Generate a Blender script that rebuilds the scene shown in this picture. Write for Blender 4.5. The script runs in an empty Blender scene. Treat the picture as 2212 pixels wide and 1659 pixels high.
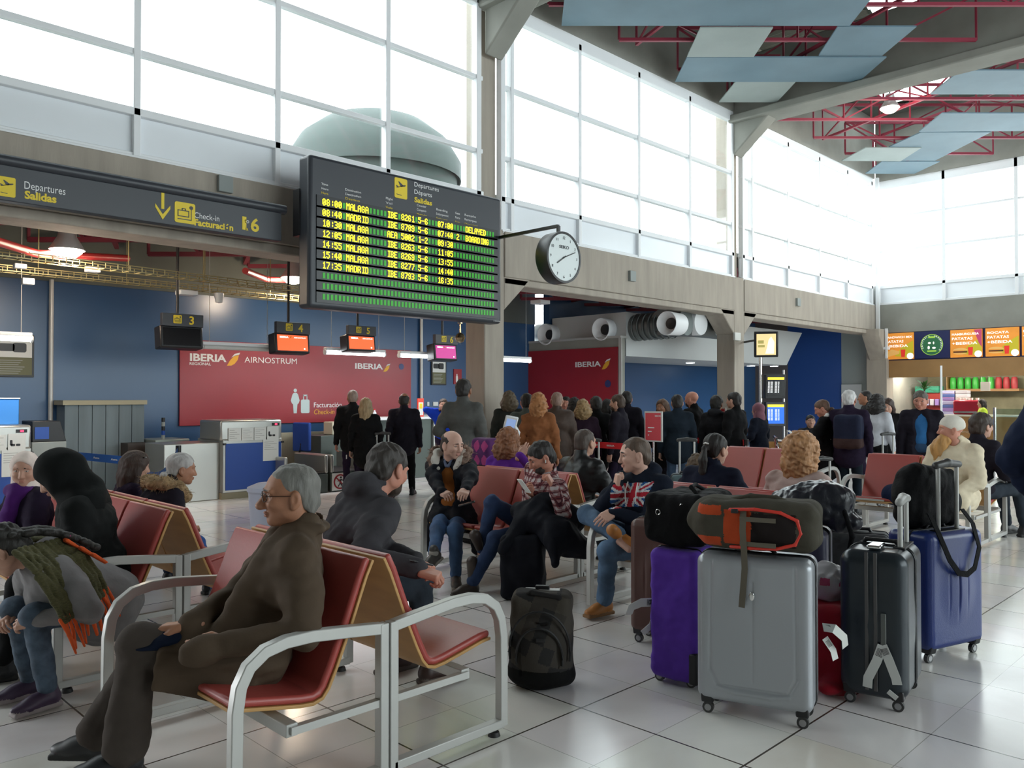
import bpy, bmesh, math, random
import numpy as np
from mathutils import Vector, Matrix, Euler
random.seed(7)
PI = math.pi
SC = bpy.context.scene
COL = SC.collection
# ---------------- camera, world, exposure ----------------
CH, F, HY = 1.6, 1760.0, 855.0            # eye height, focal length in px (2212 px frame), horizon row
PITCH = math.atan((HY-829.5)/F)
cam_d = bpy.data.cameras.new('camera'); cam = bpy.data.objects.new('camera', cam_d); COL.objects.link(cam)
cam_d.sensor_width = 36.0; cam_d.lens = 36.0*F/2212; cam_d.clip_end = 300
cam.location = (0, 0, CH); cam.rotation_euler = (PI/2+PITCH, 0, -PI/4)
SC.camera = cam
SC.view_settings.view_transform = 'Standard'; SC.view_settings.look = 'None'
SC.view_settings.exposure = 0.22; SC.view_settings.gamma = 1.0; SC.view_settings.use_curve_mapping = False
SC.cycles.use_denoising = True
try: SC.cycles.denoiser = 'OPENIMAGEDENOISE'
except Exception: pass
SC.cycles.max_bounces = 8; SC.cycles.diffuse_bounces = 4; SC.cycles.glossy_bounces = 3; SC.cycles.transparent_max_bounces = 12
SC.cycles.sample_clamp_indirect = 6.0
wd = bpy.data.worlds.new('overcast'); SC.world = wd; wd.use_nodes = True
wn = wd.node_tree; bgn = wn.nodes['Background']
tcw = wn.nodes.new('ShaderNodeTexCoord'); nzw = wn.nodes.new('ShaderNodeTexNoise'); nzw.inputs['Scale'].default_value = 2.0
rpw = wn.nodes.new('ShaderNodeValToRGB'); rpw.color_ramp.elements[0].color = (.86,.93,1,1); rpw.color_ramp.elements[1].color = (1,.99,.96,1)
wn.links.new(tcw.outputs['Generated'], nzw.inputs['Vector']); wn.links.new(nzw.outputs['Fac'], rpw.inputs['Fac']); wn.links.new(rpw.outputs['Color'], bgn.inputs['Color'])
bgn.inputs['Strength'].default_value = 5.8
wd.cycles.sampling_method = 'MANUAL'; wd.cycles.sample_map_resolution = 256
# ---------------- pixel -> place helpers (used for measuring the room off the photograph) ----------------
_R = cam.rotation_euler.to_matrix()
def ray(px, py): return _R @ Vector(((px-1106)/F, -(py-829.5)/F, -1.0))
def atz(px, py, z=0.0): r = ray(px, py); return Vector((0,0,CH)) + r*((z-CH)/r.z)
def atY(px, py, Y): r = ray(px, py); return Vector((0,0,CH)) + r*(Y/r.y)
def atX(px, py, X): r = ray(px, py); return Vector((0,0,CH)) + r*(X/r.x)
def atd(px, py, d): return Vector((0,0,CH)) + ray(px, py)*d
# ---------------- materials ----------------
MATS = {}
def mat(name, c, rough=.6, metal=0, bump=0, bscale=40, var=0, vscale=6, emit=0, ecol=None, spec=.5, stretch=None, coat=0, sheen=0):
    if name in MATS: return MATS[name]
    m = bpy.data.materials.new(name); m.use_nodes = True; nt = m.node_tree; b = nt.nodes['Principled BSDF']
    b.inputs['Base Color'].default_value = (*c, 1); b.inputs['Roughness'].default_value = rough; b.inputs['Metallic'].default_value = metal
    b.inputs['Specular IOR Level'].default_value = spec
    if coat: b.inputs['Coat Weight'].default_value = coat; b.inputs['Coat Roughness'].default_value = .15
    if sheen: b.inputs['Sheen Weight'].default_value = sheen
    if emit: b.inputs['Emission Color'].default_value = (*(ecol or c), 1); b.inputs['Emission Strength'].default_value = emit
    if bump or var:
        tc = nt.nodes.new('ShaderNodeTexCoord'); mp = nt.nodes.new('ShaderNodeMapping')
        nt.links.new(tc.outputs['Object'], mp.inputs['Vector'])
        if stretch: mp.inputs['Scale'].default_value = stretch
        if var:
            n = nt.nodes.new('ShaderNodeTexNoise'); n.inputs['Scale'].default_value = vscale; n.inputs['Detail'].default_value = 5
            nt.links.new(mp.outputs[0], n.inputs['Vector'])
            r = nt.nodes.new('ShaderNodeMapRange'); r.inputs[1].default_value = .3; r.inputs[2].default_value = .7
            r.inputs[3].default_value = 1-var; r.inputs[4].default_value = 1+var*.6
            nt.links.new(n.outputs['Fac'], r.inputs[0])
            mx = nt.nodes.new('ShaderNodeVectorMath'); mx.operation = 'SCALE'; mx.inputs[0].default_value = c
            nt.links.new(r.outputs[0], mx.inputs['Scale']); nt.links.new(mx.outputs[0], b.inputs['Base Color'])
        if bump:
            n = nt.nodes.new('ShaderNodeTexNoise'); n.inputs['Scale'].default_value = bscale; n.inputs['Detail'].default_value = 4
            nt.links.new(mp.outputs[0], n.inputs['Vector'])
            bp = nt.nodes.new('ShaderNodeBump'); bp.inputs['Strength'].default_value = bump; bp.inputs['Distance'].default_value = .01
            nt.links.new(n.outputs['Fac'], bp.inputs['Height']); nt.links.new(bp.outputs[0], b.inputs['Normal'])
    MATS[name] = m; return m
def cloth(name, c, rough=.85, b=.35, var=.15): return mat(name, c, rough, bump=b, bscale=22, var=var, vscale=9, sheen=.08 if max(c) > .1 else 0, spec=.12)
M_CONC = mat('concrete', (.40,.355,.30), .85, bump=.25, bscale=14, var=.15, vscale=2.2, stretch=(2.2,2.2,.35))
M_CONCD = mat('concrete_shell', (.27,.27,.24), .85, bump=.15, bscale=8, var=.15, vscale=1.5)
M_WHITE = mat('white_frame', (.84,.86,.88), .45)
M_PANEL = mat('white_panel', (.84,.88,.92), .22, var=.04, vscale=1.0)
M_BLUEW = mat('blue_wall', (.027,.080,.185), .30, var=.06, vscale=.5, spec=.6)
M_RED = mat('red_panel', (.30,.014,.024), .35, var=.10, vscale=.8)
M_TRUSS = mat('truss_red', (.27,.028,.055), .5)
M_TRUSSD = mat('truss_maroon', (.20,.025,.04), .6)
M_DECK = mat('roof_deck', (.13,.14,.12), .8, var=.15, vscale=1)
M_CHAR = mat('charcoal', (.035,.04,.05), .42)
M_BLACK = mat('black_plastic', (.012,.012,.014), .4)
M_YEL = mat('sign_yellow', (.80,.60,.02), .5)
M_WTXT = mat('white_text', (.82,.82,.82), .5)
M_STEEL = mat('stainless', (.50,.50,.47), .32, metal=.85, var=.05, vscale=2)
M_ALU = mat('satin_grey_paint', (.50,.50,.48), .38, metal=.25)
M_CHROME = mat('chrome', (.75,.75,.75), .15, metal=1)
M_WOOD = mat('beech_ply', (.52,.29,.10), .5, var=.12, vscale=3, stretch=(1,1,6))
M_VINYL = mat('red_vinyl', (.37,.062,.052), .38, bump=.06, bscale=60, var=.05, vscale=3)
M_TUBE = mat('lamp_tube', (1,1,1), .4, emit=14, ecol=(.92,.97,1))
M_WARM = mat('warm_lamp', (1,1,1), .4, emit=30, ecol=(1,.82,.62))
M_RUBBER = mat('rubber', (.015,.015,.016), .6)
# ---------------- mesh builder ----------------
def basis(z, up=Vector((0,0,1))):
    z = Vector(z).normalized(); up = Vector(up)
    if abs(z.dot(up)) > .995: up = Vector((1,0,0))
    x = up.cross(z).normalized(); y = z.cross(x); return x, y, z
class MB:
    def __init__(s): s.v = []; s.f = []; s.m = []
    def add(s, vs, fs, m=0):
        o = len(s.v); s.v += [tuple(v) for v in vs]; s.f += [tuple(i+o for i in f) for f in fs]; s.m += [m]*len(fs); return s
    def box(s, c, size, m=0, R=None):
        h = [x/2 for x in size]; c = Vector(c); vs = []
        for i in (-1,1):
            for j in (-1,1):
                for k in (-1,1):
                    p = Vector((i*h[0], j*h[1], k*h[2])); vs.append(c+(R@p if R else p))
        return s.add(vs, [(0,1,3,2),(4,6,7,5),(0,4,5,1),(2,3,7,6),(0,2,6,4),(1,5,7,3)], m)
    def bx(s, a, b, m=0):
        a = Vector(a); b = Vector(b); return s.box((a+b)/2, [abs(x) for x in (b-a)], m)
    def cyl(s, a, b, r0, r1=None, n=16, m=0, cap=True):
        r1 = r0 if r1 is None else r1; a = Vector(a); b = Vector(b); x, y, z = basis(b-a); vs = []
        for p, r in ((a,r0),(b,r1)):
            vs += [p+x*math.cos(2*PI*i/n)*r+y*math.sin(2*PI*i/n)*r for i in range(n)]
        fs = [(i,(i+1)%n,n+(i+1)%n,n+i) for i in range(n)]
        if cap: fs += [tuple(range(n-1,-1,-1)), tuple(range(n,2*n))]
        return s.add(vs, fs, m)
    def bar(s, a, b, w, h=None, m=0, up=(0,0,1)):
        h = h or w; a = Vector(a); b = Vector(b); x, y, z = basis(b-a, up); vs = []
        for p in (a,b): vs += [p-x*w/2-y*h/2, p+x*w/2-y*h/2, p+x*w/2+y*h/2, p-x*w/2+y*h/2]
        return s.add(vs, [(3,2,1,0),(4,5,6,7),(0,1,5,4),(1,2,6,5),(2,3,7,6),(3,0,4,7)], m)
    def sweep(s, pts, sec, m=0, up=(0,0,1), closed=False, capm=True):
        """sweep a closed 2d section (list of (a,b)) along pts; a is sideways, b is along 'up'"""
        pts = [Vector(p) for p in pts]; n = len(pts); k = len(sec); vs = []
        for i, p in enumerate(pts):
            t = (pts[(i+1)%n]-pts[i-1]) if closed else (pts[min(i+1,n-1)]-pts[max(i-1,0)])
            x, y, z = basis(t, up); vs += [p+x*a+y*b for a, b in sec]
        fs = []
        for i in range(n if closed else n-1):
            j = (i+1)%n
            for q in range(k): fs.append((i*k+q, i*k+(q+1)%k, j*k+(q+1)%k, j*k+q))
        if not closed and capm: fs += [tuple(range(k-1,-1,-1)), tuple((n-1)*k+q for q in range(k))]
        return s.add(vs, fs, m)
    def tube(s, pts, r, n=8, m=0, closed=False, up=(0,0,1)):
        return s.sweep(pts, [(r*math.cos(2*PI*i/n), r*math.sin(2*PI*i/n)) for i in range(n)], m, up, closed)
    def prism(s, poly, o, u, v, w, m=0):
        """polygon in plane (o,u,v) extruded by vector w"""
        o = Vector(o); u = Vector(u); v = Vector(v); w = Vector(w); n = len(poly)
        a = [o+u*p[0]+v*p[1] for p in poly]; vs = a+[p+w for p in a]
        return s.add(vs, [tuple(range(n-1,-1,-1)), tuple(range(n,2*n))]+[(i,(i+1)%n,n+(i+1)%n,n+i) for i in range(n)], m)
    def lathe(s, prof, o, ax, n=24, m=0):
        x, y, z = basis(ax); o = Vector(o); vs = []; k = len(prof)
        for i in range(n):
            c, q = math.cos(2*PI*i/n), math.sin(2*PI*i/n); vs += [o+x*c*r+y*q*r+z*h for r, h in prof]
        return s.add(vs, [(i*k+j, ((i+1)%n)*k+j, ((i+1)%n)*k+j+1, i*k+j+1) for i in range(n) for j in range(k-1)], m)
    def quad(s, a, b, c, d, m=0): return s.add([a,b,c,d], [(0,1,2,3)], m)
    def build(s, name, mats, parent=None, smooth=True, bevel=0, seg=2, ang=40, recalc=True):
        me = bpy.data.meshes.new(name); me.from_pydata(s.v, [], s.f)
        for m in (mats if isinstance(mats, (list,tuple)) else [mats]): me.materials.append(m)
        me.polygons.foreach_set('material_index', s.m)
        if recalc:
            b = bmesh.new(); b.from_mesh(me); bmesh.ops.recalc_face_normals(b, faces=b.faces); b.to_mesh(me); b.free()
        if smooth:
            me.polygons.foreach_set('use_smooth', [True]*len(me.polygons)); me.set_sharp_from_angle(angle=math.radians(ang))
        o = bpy.data.objects.new(name, me); COL.objects.link(o)
        if parent: o.parent = parent
        if bevel:
            q = o.modifiers.new('bevel', 'BEVEL'); q.width = bevel; q.segments = seg; q.limit_method = 'ANGLE'; q.angle_limit = .6
            me.polygons.foreach_set('use_smooth', [True]*len(me.polygons)); q.harden_normals = False
        return o
def tag(o, label=None, cat=None, group=None, kind=None):
    if label: o['label'] = label
    if cat: o['category'] = cat
    if group: o['group'] = group
    if kind: o['kind'] = kind
    return o
def empty(name, loc=(0,0,0), rz=0, label=None, cat=None, group=None):
    o = bpy.data.objects.new(name, None); COL.objects.link(o); o.location = loc; o.rotation_euler = (0,0,rz); o.empty_display_size = .1
    return tag(o, label, cat, group)
def struct(o): return tag(o, kind='structure')
def copy_tree(o, parent=None, kids=None):
    c = o.copy(); COL.objects.link(c)
    if parent: c.parent = parent
    for ch in [x for x in COL.objects if x.parent == o]: copy_tree(ch, c)
    return c
FNT = {}
def text(name, s, size, m, parent, o, u, v, width=None, depth=.002, align='LEFT', bold=0, shear=0, space=1):
    """lettering starting at o, running along u, upright along v (world or parent-local frame)"""
    cu = bpy.data.curves.new(name, 'FONT'); cu.body = s; cu.size = size/.72; cu.align_x = align; cu.extrude = depth/2; cu.offset = bold; cu.shear = shear
    cu.resolution_u = 3; cu.space_character = space
    t = bpy.data.objects.new(name, cu); COL.objects.link(t)
    dg = bpy.context.evaluated_depsgraph_get(); me = bpy.data.meshes.new_from_object(t.evaluated_get(dg))
    bpy.data.objects.remove(t); bpy.data.curves.remove(cu)
    u = Vector(u).normalized(); v = Vector(v).normalized(); w = u.cross(v); k = 1
    co = np.empty(len(me.vertices)*3); me.vertices.foreach_get('co', co); co = co.reshape(-1,3)
    if width and len(co): k = width/max(1e-6, co[:,0].max()-co[:,0].min())
    P = np.array(o)+co[:,:1]*k*np.array(u)+co[:,1:2]*np.array(v)+(co[:,2:3]+depth/2)*np.array(w)
    me.vertices.foreach_set('co', P.ravel()); me.materials.clear(); me.materials.append(m); me.update()
    r = bpy.data.objects.new(name, me); COL.objects.link(r); r.parent = parent
    return r
EX, EY, EZ = Vector((1,0,0)), Vector((0,1,0)), Vector((0,0,1))
# ---------------- setting: the hall ----------------
W, XR, ZS, ZB = 9.5, 24.9, 4.30, 3.55          # left wall plane, right wall plane, sill height, beam underside
COLX = [.9, 9.12, 16.9]; ZT, ZD = 8.0, 9.9
XL, YB = -7.1, -9.0
# floor: pale marble slabs in dark-jointed squares
def floor_mat():
    m = bpy.data.materials.new('marble_floor'); m.use_nodes = True; nt = m.node_tree; b = nt.nodes['Principled BSDF']
    g = nt.nodes.new('ShaderNodeNewGeometry'); sp = nt.nodes.new('ShaderNodeSeparateXYZ'); nt.links.new(g.outputs['Position'], sp.inputs[0])
    def lines(out, off, per, w):
        a = nt.nodes.new('ShaderNodeMath'); a.operation = 'ADD'; a.inputs[1].default_value = off; nt.links.new(out, a.inputs[0])
        p = nt.nodes.new('ShaderNodeMath'); p.operation = 'PINGPONG'; p.inputs[1].default_value = per/2; nt.links.new(a.outputs[0], p.inputs[0])
        c = nt.nodes.new('ShaderNodeMath'); c.operation = 'LESS_THAN'; c.inputs[1].default_value = w; nt.links.new(p.outputs[0], c.inputs[0]); return c.outputs[0]
    def mx(a, b_):
        c = nt.nodes.new('ShaderNodeMath'); c.operation = 'MAXIMUM'; nt.links.new(a, c.inputs[0]); nt.links.new(b_, c.inputs[1]); return c.outputs[0]
    P = .92
    dark = mx(lines(sp.outputs[0], 100*P-2.30, P, .005), lines(sp.outputs[1], 100*P-1.80, P, .005))
    fine = mx(lines(sp.outputs[0], 100*P-2.30, P/2, .002), lines(sp.outputs[1], 100*P-1.80, P/2, .002))
    n = nt.nodes.new('ShaderNodeTexNoise'); n.inputs['Scale'].default_value = .9; n.inputs['Detail'].default_value = 8; n.inputs['Distortion'].default_value = 1.2
    nt.links.new(g.outputs['Position'], n.inputs['Vector'])
    r = nt.nodes.new('ShaderNodeValToRGB'); e = r.color_ramp.elements; e[0].position = .3; e[0].color = (.70,.66,.62,1); e[1].position = .7; e[1].color = (.90,.85,.82,1)
    e2 = r.color_ramp.elements.new(.5); e2.color = (.80,.775,.75,1)
    nt.links.new(n.outputs['Fac'], r.inputs['Fac'])
    br = nt.nodes.new('ShaderNodeTexVoronoi'); br.inputs['Scale'].default_value = 1/.46; br.distance = 'CHEBYCHEV'; br.inputs['Randomness'].default_value = 0
    ad = nt.nodes.new('ShaderNodeVectorMath'); ad.operation = 'ADD'; ad.inputs[1].default_value = (-2.30+.23+46, -1.80+.23+46, 0)
    nt.links.new(g.outputs['Position'], ad.inputs[0]); nt.links.new(ad.outputs[0], br.inputs['Vector'])
    hs = nt.nodes.new('ShaderNodeMixRGB'); hs.blend_type = 'SOFT_LIGHT'; hs.inputs[0].default_value = .12
    nt.links.new(r.outputs[0], hs.inputs[1]); nt.links.new(br.outputs['Color'], hs.inputs[2])
    a = nt.nodes.new('ShaderNodeMixRGB'); nt.links.new(fine, a.inputs[0]); nt.links.new(hs.outputs[0], a.inputs[1]); a.inputs[2].default_value = (.42,.40,.37,1)
    c = nt.nodes.new('ShaderNodeMixRGB'); nt.links.new(dark, c.inputs[0]); nt.links.new(a.outputs[0], c.inputs[1]); c.inputs[2].default_value = (.07,.055,.045,1)
    nt.links.new(c.outputs[0], b.inputs['Base Color'])
    rr = nt.nodes.new('ShaderNodeMapRange'); rr.inputs[3].default_value = .13; rr.inputs[4].default_value = .24
    n2 = nt.nodes.new('ShaderNodeTexNoise'); n2.inputs['Scale'].default_value = 4; nt.links.new(g.outputs['Position'], n2.inputs['Vector'])
    nt.links.new(n2.outputs['Fac'], rr.inputs[0]); nt.links.new(rr.outputs[0], b.inputs['Roughness'])
    b.inputs['Specular IOR Level'].default_value = .6
    return m
struct(MB().bx((XL-.3,YB-.3,-.2), (36,16,0)).build('floor', floor_mat(), smooth=False))
# glass
def glass(name, tint=(.93,.97,.97), refl=.10, rough=.05):
    m = bpy.data.materials.new(name); m.use_nodes = True; nt = m.node_tree; nt.nodes.remove(nt.nodes['Principled BSDF'])
    t = nt.nodes.new('ShaderNodeBsdfTransparent'); t.inputs[0].default_value = (*tint,1); g = nt.nodes.new('ShaderNodeBsdfGlossy'); g.inputs['Roughness'].default_value = rough
    x = nt.nodes.new('ShaderNodeMixShader'); x.inputs[0].default_value = refl
    nt.links.new(t.outputs[0], x.inputs[1]); nt.links.new(g.outputs[0], x.inputs[2]); nt.links.new(x.outputs[0], nt.nodes['Material Output'].inputs[0]); return m
M_GLASS = glass('window_glass')
# columns (with flared heads) of the left wall
for i, x in enumerate(COLX):
    b = MB(); b.bx((x-.22,W+.02,0), (x+.22,W+.48,ZS+.02)); b.bx((x-.2,W+.17,ZS), (x+.17,W+.5,ZD))
    # haunches carrying the beam
    for s in (-1,1):
        b.prism([(0,0),(s*.62,.55),(s*.62,.75),(0,.75)], (x+s*.22,W+.02,3.0), EX, EZ, (0,.46,0))
    struct(b.build('column', M_CONC, bevel=.02))
b = MB(); b.bx((XR-.15,W-.35,0),(XR+.35,W+.25,ZB)); b.prism([(0,0),(-.55,.7),(-.55,.9),(0,.9)], (XR-.15,W-.35,2.65), EX, EZ, (0,.5,0)); struct(b.build('column', M_CONC, bevel=.02))
# beams between them
for i, (x0, x1) in enumerate(((XL,.9-.22),(.9+.22,9.12-.22),(9.12+.22,16.9-.22),(16.9+.22,XR))):
    b = MB(); b.bx((x0,W,ZB),(x1,W+.3,ZS)); struct(b.build('beam', M_CONC, bevel=.015))
    b = MB(); b.bx((x0,W+.02,ZB-.12),(x1,W+.5,ZB)); struct(b.build('beam', M_CONC, bevel=.02))
# windows, left wall: white frame, glazing bars, solid lower panel
ROWS = [4.85, 5.53, 6.71, 7.88]
def window(idx, x0, x1, bars, narrow=None):
    e = struct(empty('window_%d' % idx)); f = MB(); y0, y1 = W+.06, W+.16
    f.bx((x0,y0,ZS),(x1,y1,ZS+.07)); f.bx((x0-.0,y0-.04,ZS-.03),(x1,y1,ZS+.03)); f.bx((x0,y0-.02,7.88),(x1,y1,8.12))
    f.bx((x0,y0-.02,4.79),(x1,y1,4.88))
    for z in ROWS[1:3]: f.bx((x0,y0,z-.035),(x1,y1,z+.035))
    for i, x in enumerate(bars):
        w = .05 if i in (0, len(bars)-1) else .04; f.bx((x-w,y0-.02,ZS),(x+w,y1,8.0))
    f.build('window_frame', M_WHITE, e, bevel=.008)
    MB().bx((x0,y0+.05,ZS+.03),(x1,y0+.07,4.82)).build('window_panel', M_PANEL, e)
    MB().bx((x0,y0+.055,4.85),(x1,y0+.063,7.9)).build('glass_pane', M_GLASS, e)
window(1, XL, .68, [XL+.1,-5.2,-3.4,-1.65,.1,.62])
window(2, 1.12, 8.9, [1.18,1.76,3.51,5.27,7.02,8.8])
window(3, 9.30, 16.74, [9.34,9.56,11.3,13.1,14.92,16.68])
window(4, 17.1, XR-.05, [17.16,17.6,19.4,21.2,23.0,24.75])
# right wall with its window band
b = MB(); b.bx((XR,YB,3.46),(XR+.3,W,ZS)); struct(b.build('beam', M_CONCD))
e = struct(empty('window_5')); f = MB(); x0, x1 = XR+.06, XR+.16; yy = [W-.06-1.8*i for i in range(11)]
f.bx((x0,YB,ZS),(x1,W,ZS+.07)); f.bx((x0-.02,YB,7.75),(x1,W,8.0)); f.bx((x0-.02,YB,4.79),(x1,W,4.88))
for z in (5.9,6.9): f.bx((x0,YB,z-.03),(x1,W,z+.03))
for y in yy: f.bx((x0-.02,y-.045,ZS),(x1,y+.045,8.0))
f.build('window_frame', M_WHITE, e, bevel=.008)
MB().bx((x0+.05,YB,ZS+.03),(x0+.07,W,4.82)).build('window_panel', M_PANEL, e)
MB().bx((x0+.055,YB,4.85),(x0+.063,W,7.8)).build('glass_pane', M_GLASS, e)
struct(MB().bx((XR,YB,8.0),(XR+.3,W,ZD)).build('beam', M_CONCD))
struct(MB().bx((XR-.1,W-.12,3.3),(XR-.02,W-.02,8.1)).build('trim_1', M_WHITE))
# walls that close the hall behind and beside the camera
struct(MB().bx((XL-.3,YB,0),(XL,W+.5,ZD)).build('wall_left', M_CONCD))
b = MB(); b.bx((XL,YB-.3,0),(XR,YB,1.0)); b.bx((XL,YB-.3,7.6),(XR,YB,ZD))
b.bx((XL,YB-.3,1.0),(2.2,YB,7.6))  # unseen blind stretch, closed to keep daylight off the left floor
for i in range(3,9): b.bx((XL+i*4-.2,YB-.3,1.0),(XL+i*4+.2,YB,7.6))
struct(b.build('wall_back', M_CONCD))
struct(MB().bx((2.2,YB-.17,1.0),(XR,YB-.16,7.6)).build('window_6', M_GLASS))  # unseen glazing added behind the camera to let daylight in
# deep concrete edge above the left windows and the roof deck
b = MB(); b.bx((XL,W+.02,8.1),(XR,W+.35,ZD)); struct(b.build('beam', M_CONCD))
def deck(x0, x1, y0, y1, z, holes):
    b = MB(); n = int((x1-x0)/.12); xs = [x0+(x1-x0)*i/n for i in range(n+1)]
    for i in range(n):
        za, zb = (z, z+.05) if i%2 == 0 else (z+.05, z)
        segs = [(y0,y1)]
        for hx0, hx1, hy0, hy1 in holes:
            if hx0 <= (xs[i]+xs[i+1])/2 <= hx1:
                segs = [q for a, c in segs for q in ((a,min(c,hy0)),(max(a,hy1),c)) if q[1]-q[0] > .01]
        for a, c in segs: b.quad((xs[i],a,za),(xs[i+1],a,zb),(xs[i+1],c,zb),(xs[i],c,za)).quad((xs[i],a,za+.1),(xs[i+1],a,zb+.1),(xs[i+1],c,zb+.1),(xs[i],c,za+.1))
    return b
h1 = atz(1990,5,9.9); h2 = atz(1990,185,9.9)
HO = [(h1.x-.9,h1.x+.9,h1.y-1.0,h1.y+1.0), (h2.x-1.1,h2.x+1.1,h2.y-1.2,h2.y+1.2)]
struct(deck(XL, XR, YB, W+.3, ZD, HO).build('ceiling', M_DECK, smooth=False))
M_SKYL = mat('rooflight_sheet', (.9,.93,.95), .4)
MS = M_SKYL.node_tree.nodes['Principled BSDF']; MS.inputs['Transmission Weight'].default_value = .0
for hx0, hx1, hy0, hy1 in HO:
    struct(MB().bx((hx0,hy0,ZD+.12),(hx1,hy1,ZD+.13)).build('window_7', M_GLASS))
# concrete roof girders spanning from the columns
for x in COLX:
    b = MB(); b.bx((x-.2,YB,7.9),(x+.2,W+.1,9.3)); b.bx((x-.34,YB,7.82),(x+.34,W+.1,8.0))
    b.prism([(0,0),(-.9,.75),(-.9,.95),(0,.95)], (x-.2,W+.05,7.1), EY, EZ, (.4,0,0))
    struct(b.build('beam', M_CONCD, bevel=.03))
# red space-frame trusses
D0 = Vector((1,-1,0)).normalized(); D1 = Vector((math.sin(math.radians(45-22)), math.cos(math.radians(45-22)), 0)); D1 = (Matrix.Rotation(math.radians(0),3,'Z')@D1)
def clipseg(p, d, x0, x1, y0, y1):
    t0, t1 = -99, 99
    for k, (a, c) in enumerate(((x0,x1),(y0,y1))):
        if abs(d[k]) > 1e-6:
            ta, tb = (a-p[k])/d[k], (c-p[k])/d[k]; t0 = max(t0, min(ta,tb)); t1 = min(t1, max(ta,tb))
    return (p+d*t0, p+d*t1) if t1-t0 > .6 else None
def truss(a, c, zl, zh, w, m, pitch=.9):
    b = MB(); a = Vector((a.x,a.y,zl)); c = Vector((c.x,c.y,zl)); L = (c-a).length; n = max(1, round(L/pitch)); up = Vector((0,0,zh-zl))
    b.bar(a, c, w); b.bar(a+up, c+up, w)
    for i in range(n+1):
        p = a+(c-a)*(i/n); b.bar(p, p+up, w*.6)
        if i < n:
            q = a+(c-a)*((i+1)/n); b.bar(*( (p,q+up) if i%2 else (p+up,q)), w*.55)
    return b.build('roof_truss', m, smooth=False)
for bi, (x0, x1) in enumerate(((1.3,8.5),(9.3,16.5),(17.3,24.6))):
    o = Vector((x0, 9.2, 0)); nrm = Vector((-D0.y, D0.x, 0))
    for k in range(-9, 10):
        s_ = clipseg(o+nrm*(k*1.35+.4), D0, x0, x1, -3, 9.1)
        if s_: struct(truss(s_[0], s_[1], 8.12, 8.95, .058, M_TRUSS, 1.5))
    n1 = Vector((-D1.y, D1.x, 0))
    for k in range(-4, 6):
        s_ = clipseg(o+n1*(k*3.2+.3), D1, x0, x1, -3, 9.1)
        if s_: struct(truss(s_[0], s_[1], 8.2, 9.03, .055, M_TRUSS, 1.6))
# hanging blue and grey-green ceiling sheets
M_SHB = mat('blue_sheet', (.135,.225,.285), .55, var=.12, vscale=1.2); M_SHG = mat('grey_green_sheet', (.33,.385,.375), .55, var=.1, vscale=1.2)
SHEETS = [ # (material, pixel corners on the photo, height, label)
 (0, [(1213,56),(1835,56),(1880,0),(1905,-60),(1225,-60)], 'wide blue ceiling sheet at the top edge of the photo'),
 (1, [(1513,58),(1670,58),(1628,121),(1484,121)], 'pale grey-green ceiling sheet bridging the two wide blue ones'),
 (0, [(1810,58),(1980,58),(1905,121),(1768,121)], 'small slanting blue ceiling sheet over the red truss'),
 (0, [(1484,122),(1915,122),(1855,175),(1458,175)], 'second wide blue ceiling sheet, below the topmost one'),
 (1, [(1590,176),(1720,176),(1678,221),(1553,221)], 'lowest pale grey-green ceiling sheet near the concrete beam'),
 (0, [(2075,150),(2230,150),(2230,202),(2010,202)], 'blue ceiling sheet at the right beyond the concrete beam'),
 (0, [(2035,245),(2230,245),(2230,283),(1985,285)], 'middle blue ceiling sheet at the right beyond the lamp'),
 (1, [(1870,318),(1990,318),(1945,347),(1818,346)], 'pale grey-green ceiling sheet near the far corner'),
 (0, [(1990,286),(2140,286),(2020,347),(1945,347),(1920,318)], 'slanting blue ceiling sheet next to the pale corner one'),
 (0, [(1905,348),(2030,348),(1975,374),(1868,374)], 'blue ceiling sheet closest to the far corner'),
]
for k, (mi, cs, lb) in enumerate(SHEETS):
    P = [atz(x, y, 8.03) for x, y in cs]; P = [(max(9.2,p.x) if k < 5 else p.x, min(9.35,p.y)) for p in P]
    b = MB().prism(P, (0,0,8.03-.02*(k%2)), EX, EY, (0,0,.025)); tag(b.build('ceiling_sheet', M_SHG if mi else M_SHB, smooth=False), lb, 'ceiling panel', 'hanging ceiling sheets')
# ---------------- check-in zone behind the beam ----------------
YC, XC = 14.0, 14.6
struct(MB().bx((-1,YC,0),(XC+.2,YC+.2,3.38)).build('wall_back', M_BLUEW))
struct(MB().bx((-1,YC-.02,3.38),(XC+.2,YC+.4,4.9)).build('wall_back', M_DECK))
for x in (3.86, 11.15): struct(MB().cyl((x,YC-.06,0),(x,YC-.06,3.4),.035).build('trim_2', M_ALU))
struct(MB().bx((XC,11.2,0),(XC+.2,YC,2.9)).build('wall_right', M_CONCD))
struct(MB().bx((XL,W+.4,4.9),(36,16,5.0)).build('ceiling', M_DECK))
struct(MB().bx((-1.2,W+.5,0),(-1,YC+.2,5)).build('wall_left', M_BLUEW))
for k in range(-5, 16):
    s_ = clipseg(Vector((2,10,0))+Vector((1,1,0)).normalized()*(k*1.25), D0, -.9, 24, 10.1, 13.8)
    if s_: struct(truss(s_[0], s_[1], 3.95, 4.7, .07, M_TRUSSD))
for k in range(0, 9):
    s_ = clipseg(Vector((1+k*2.2,10.1,0)), D1, -.9, 24, 10.1, 13.8)
    if s_: struct(truss(s_[0], s_[1], 4.0, 4.75, .06, M_TRUSSD))
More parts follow.
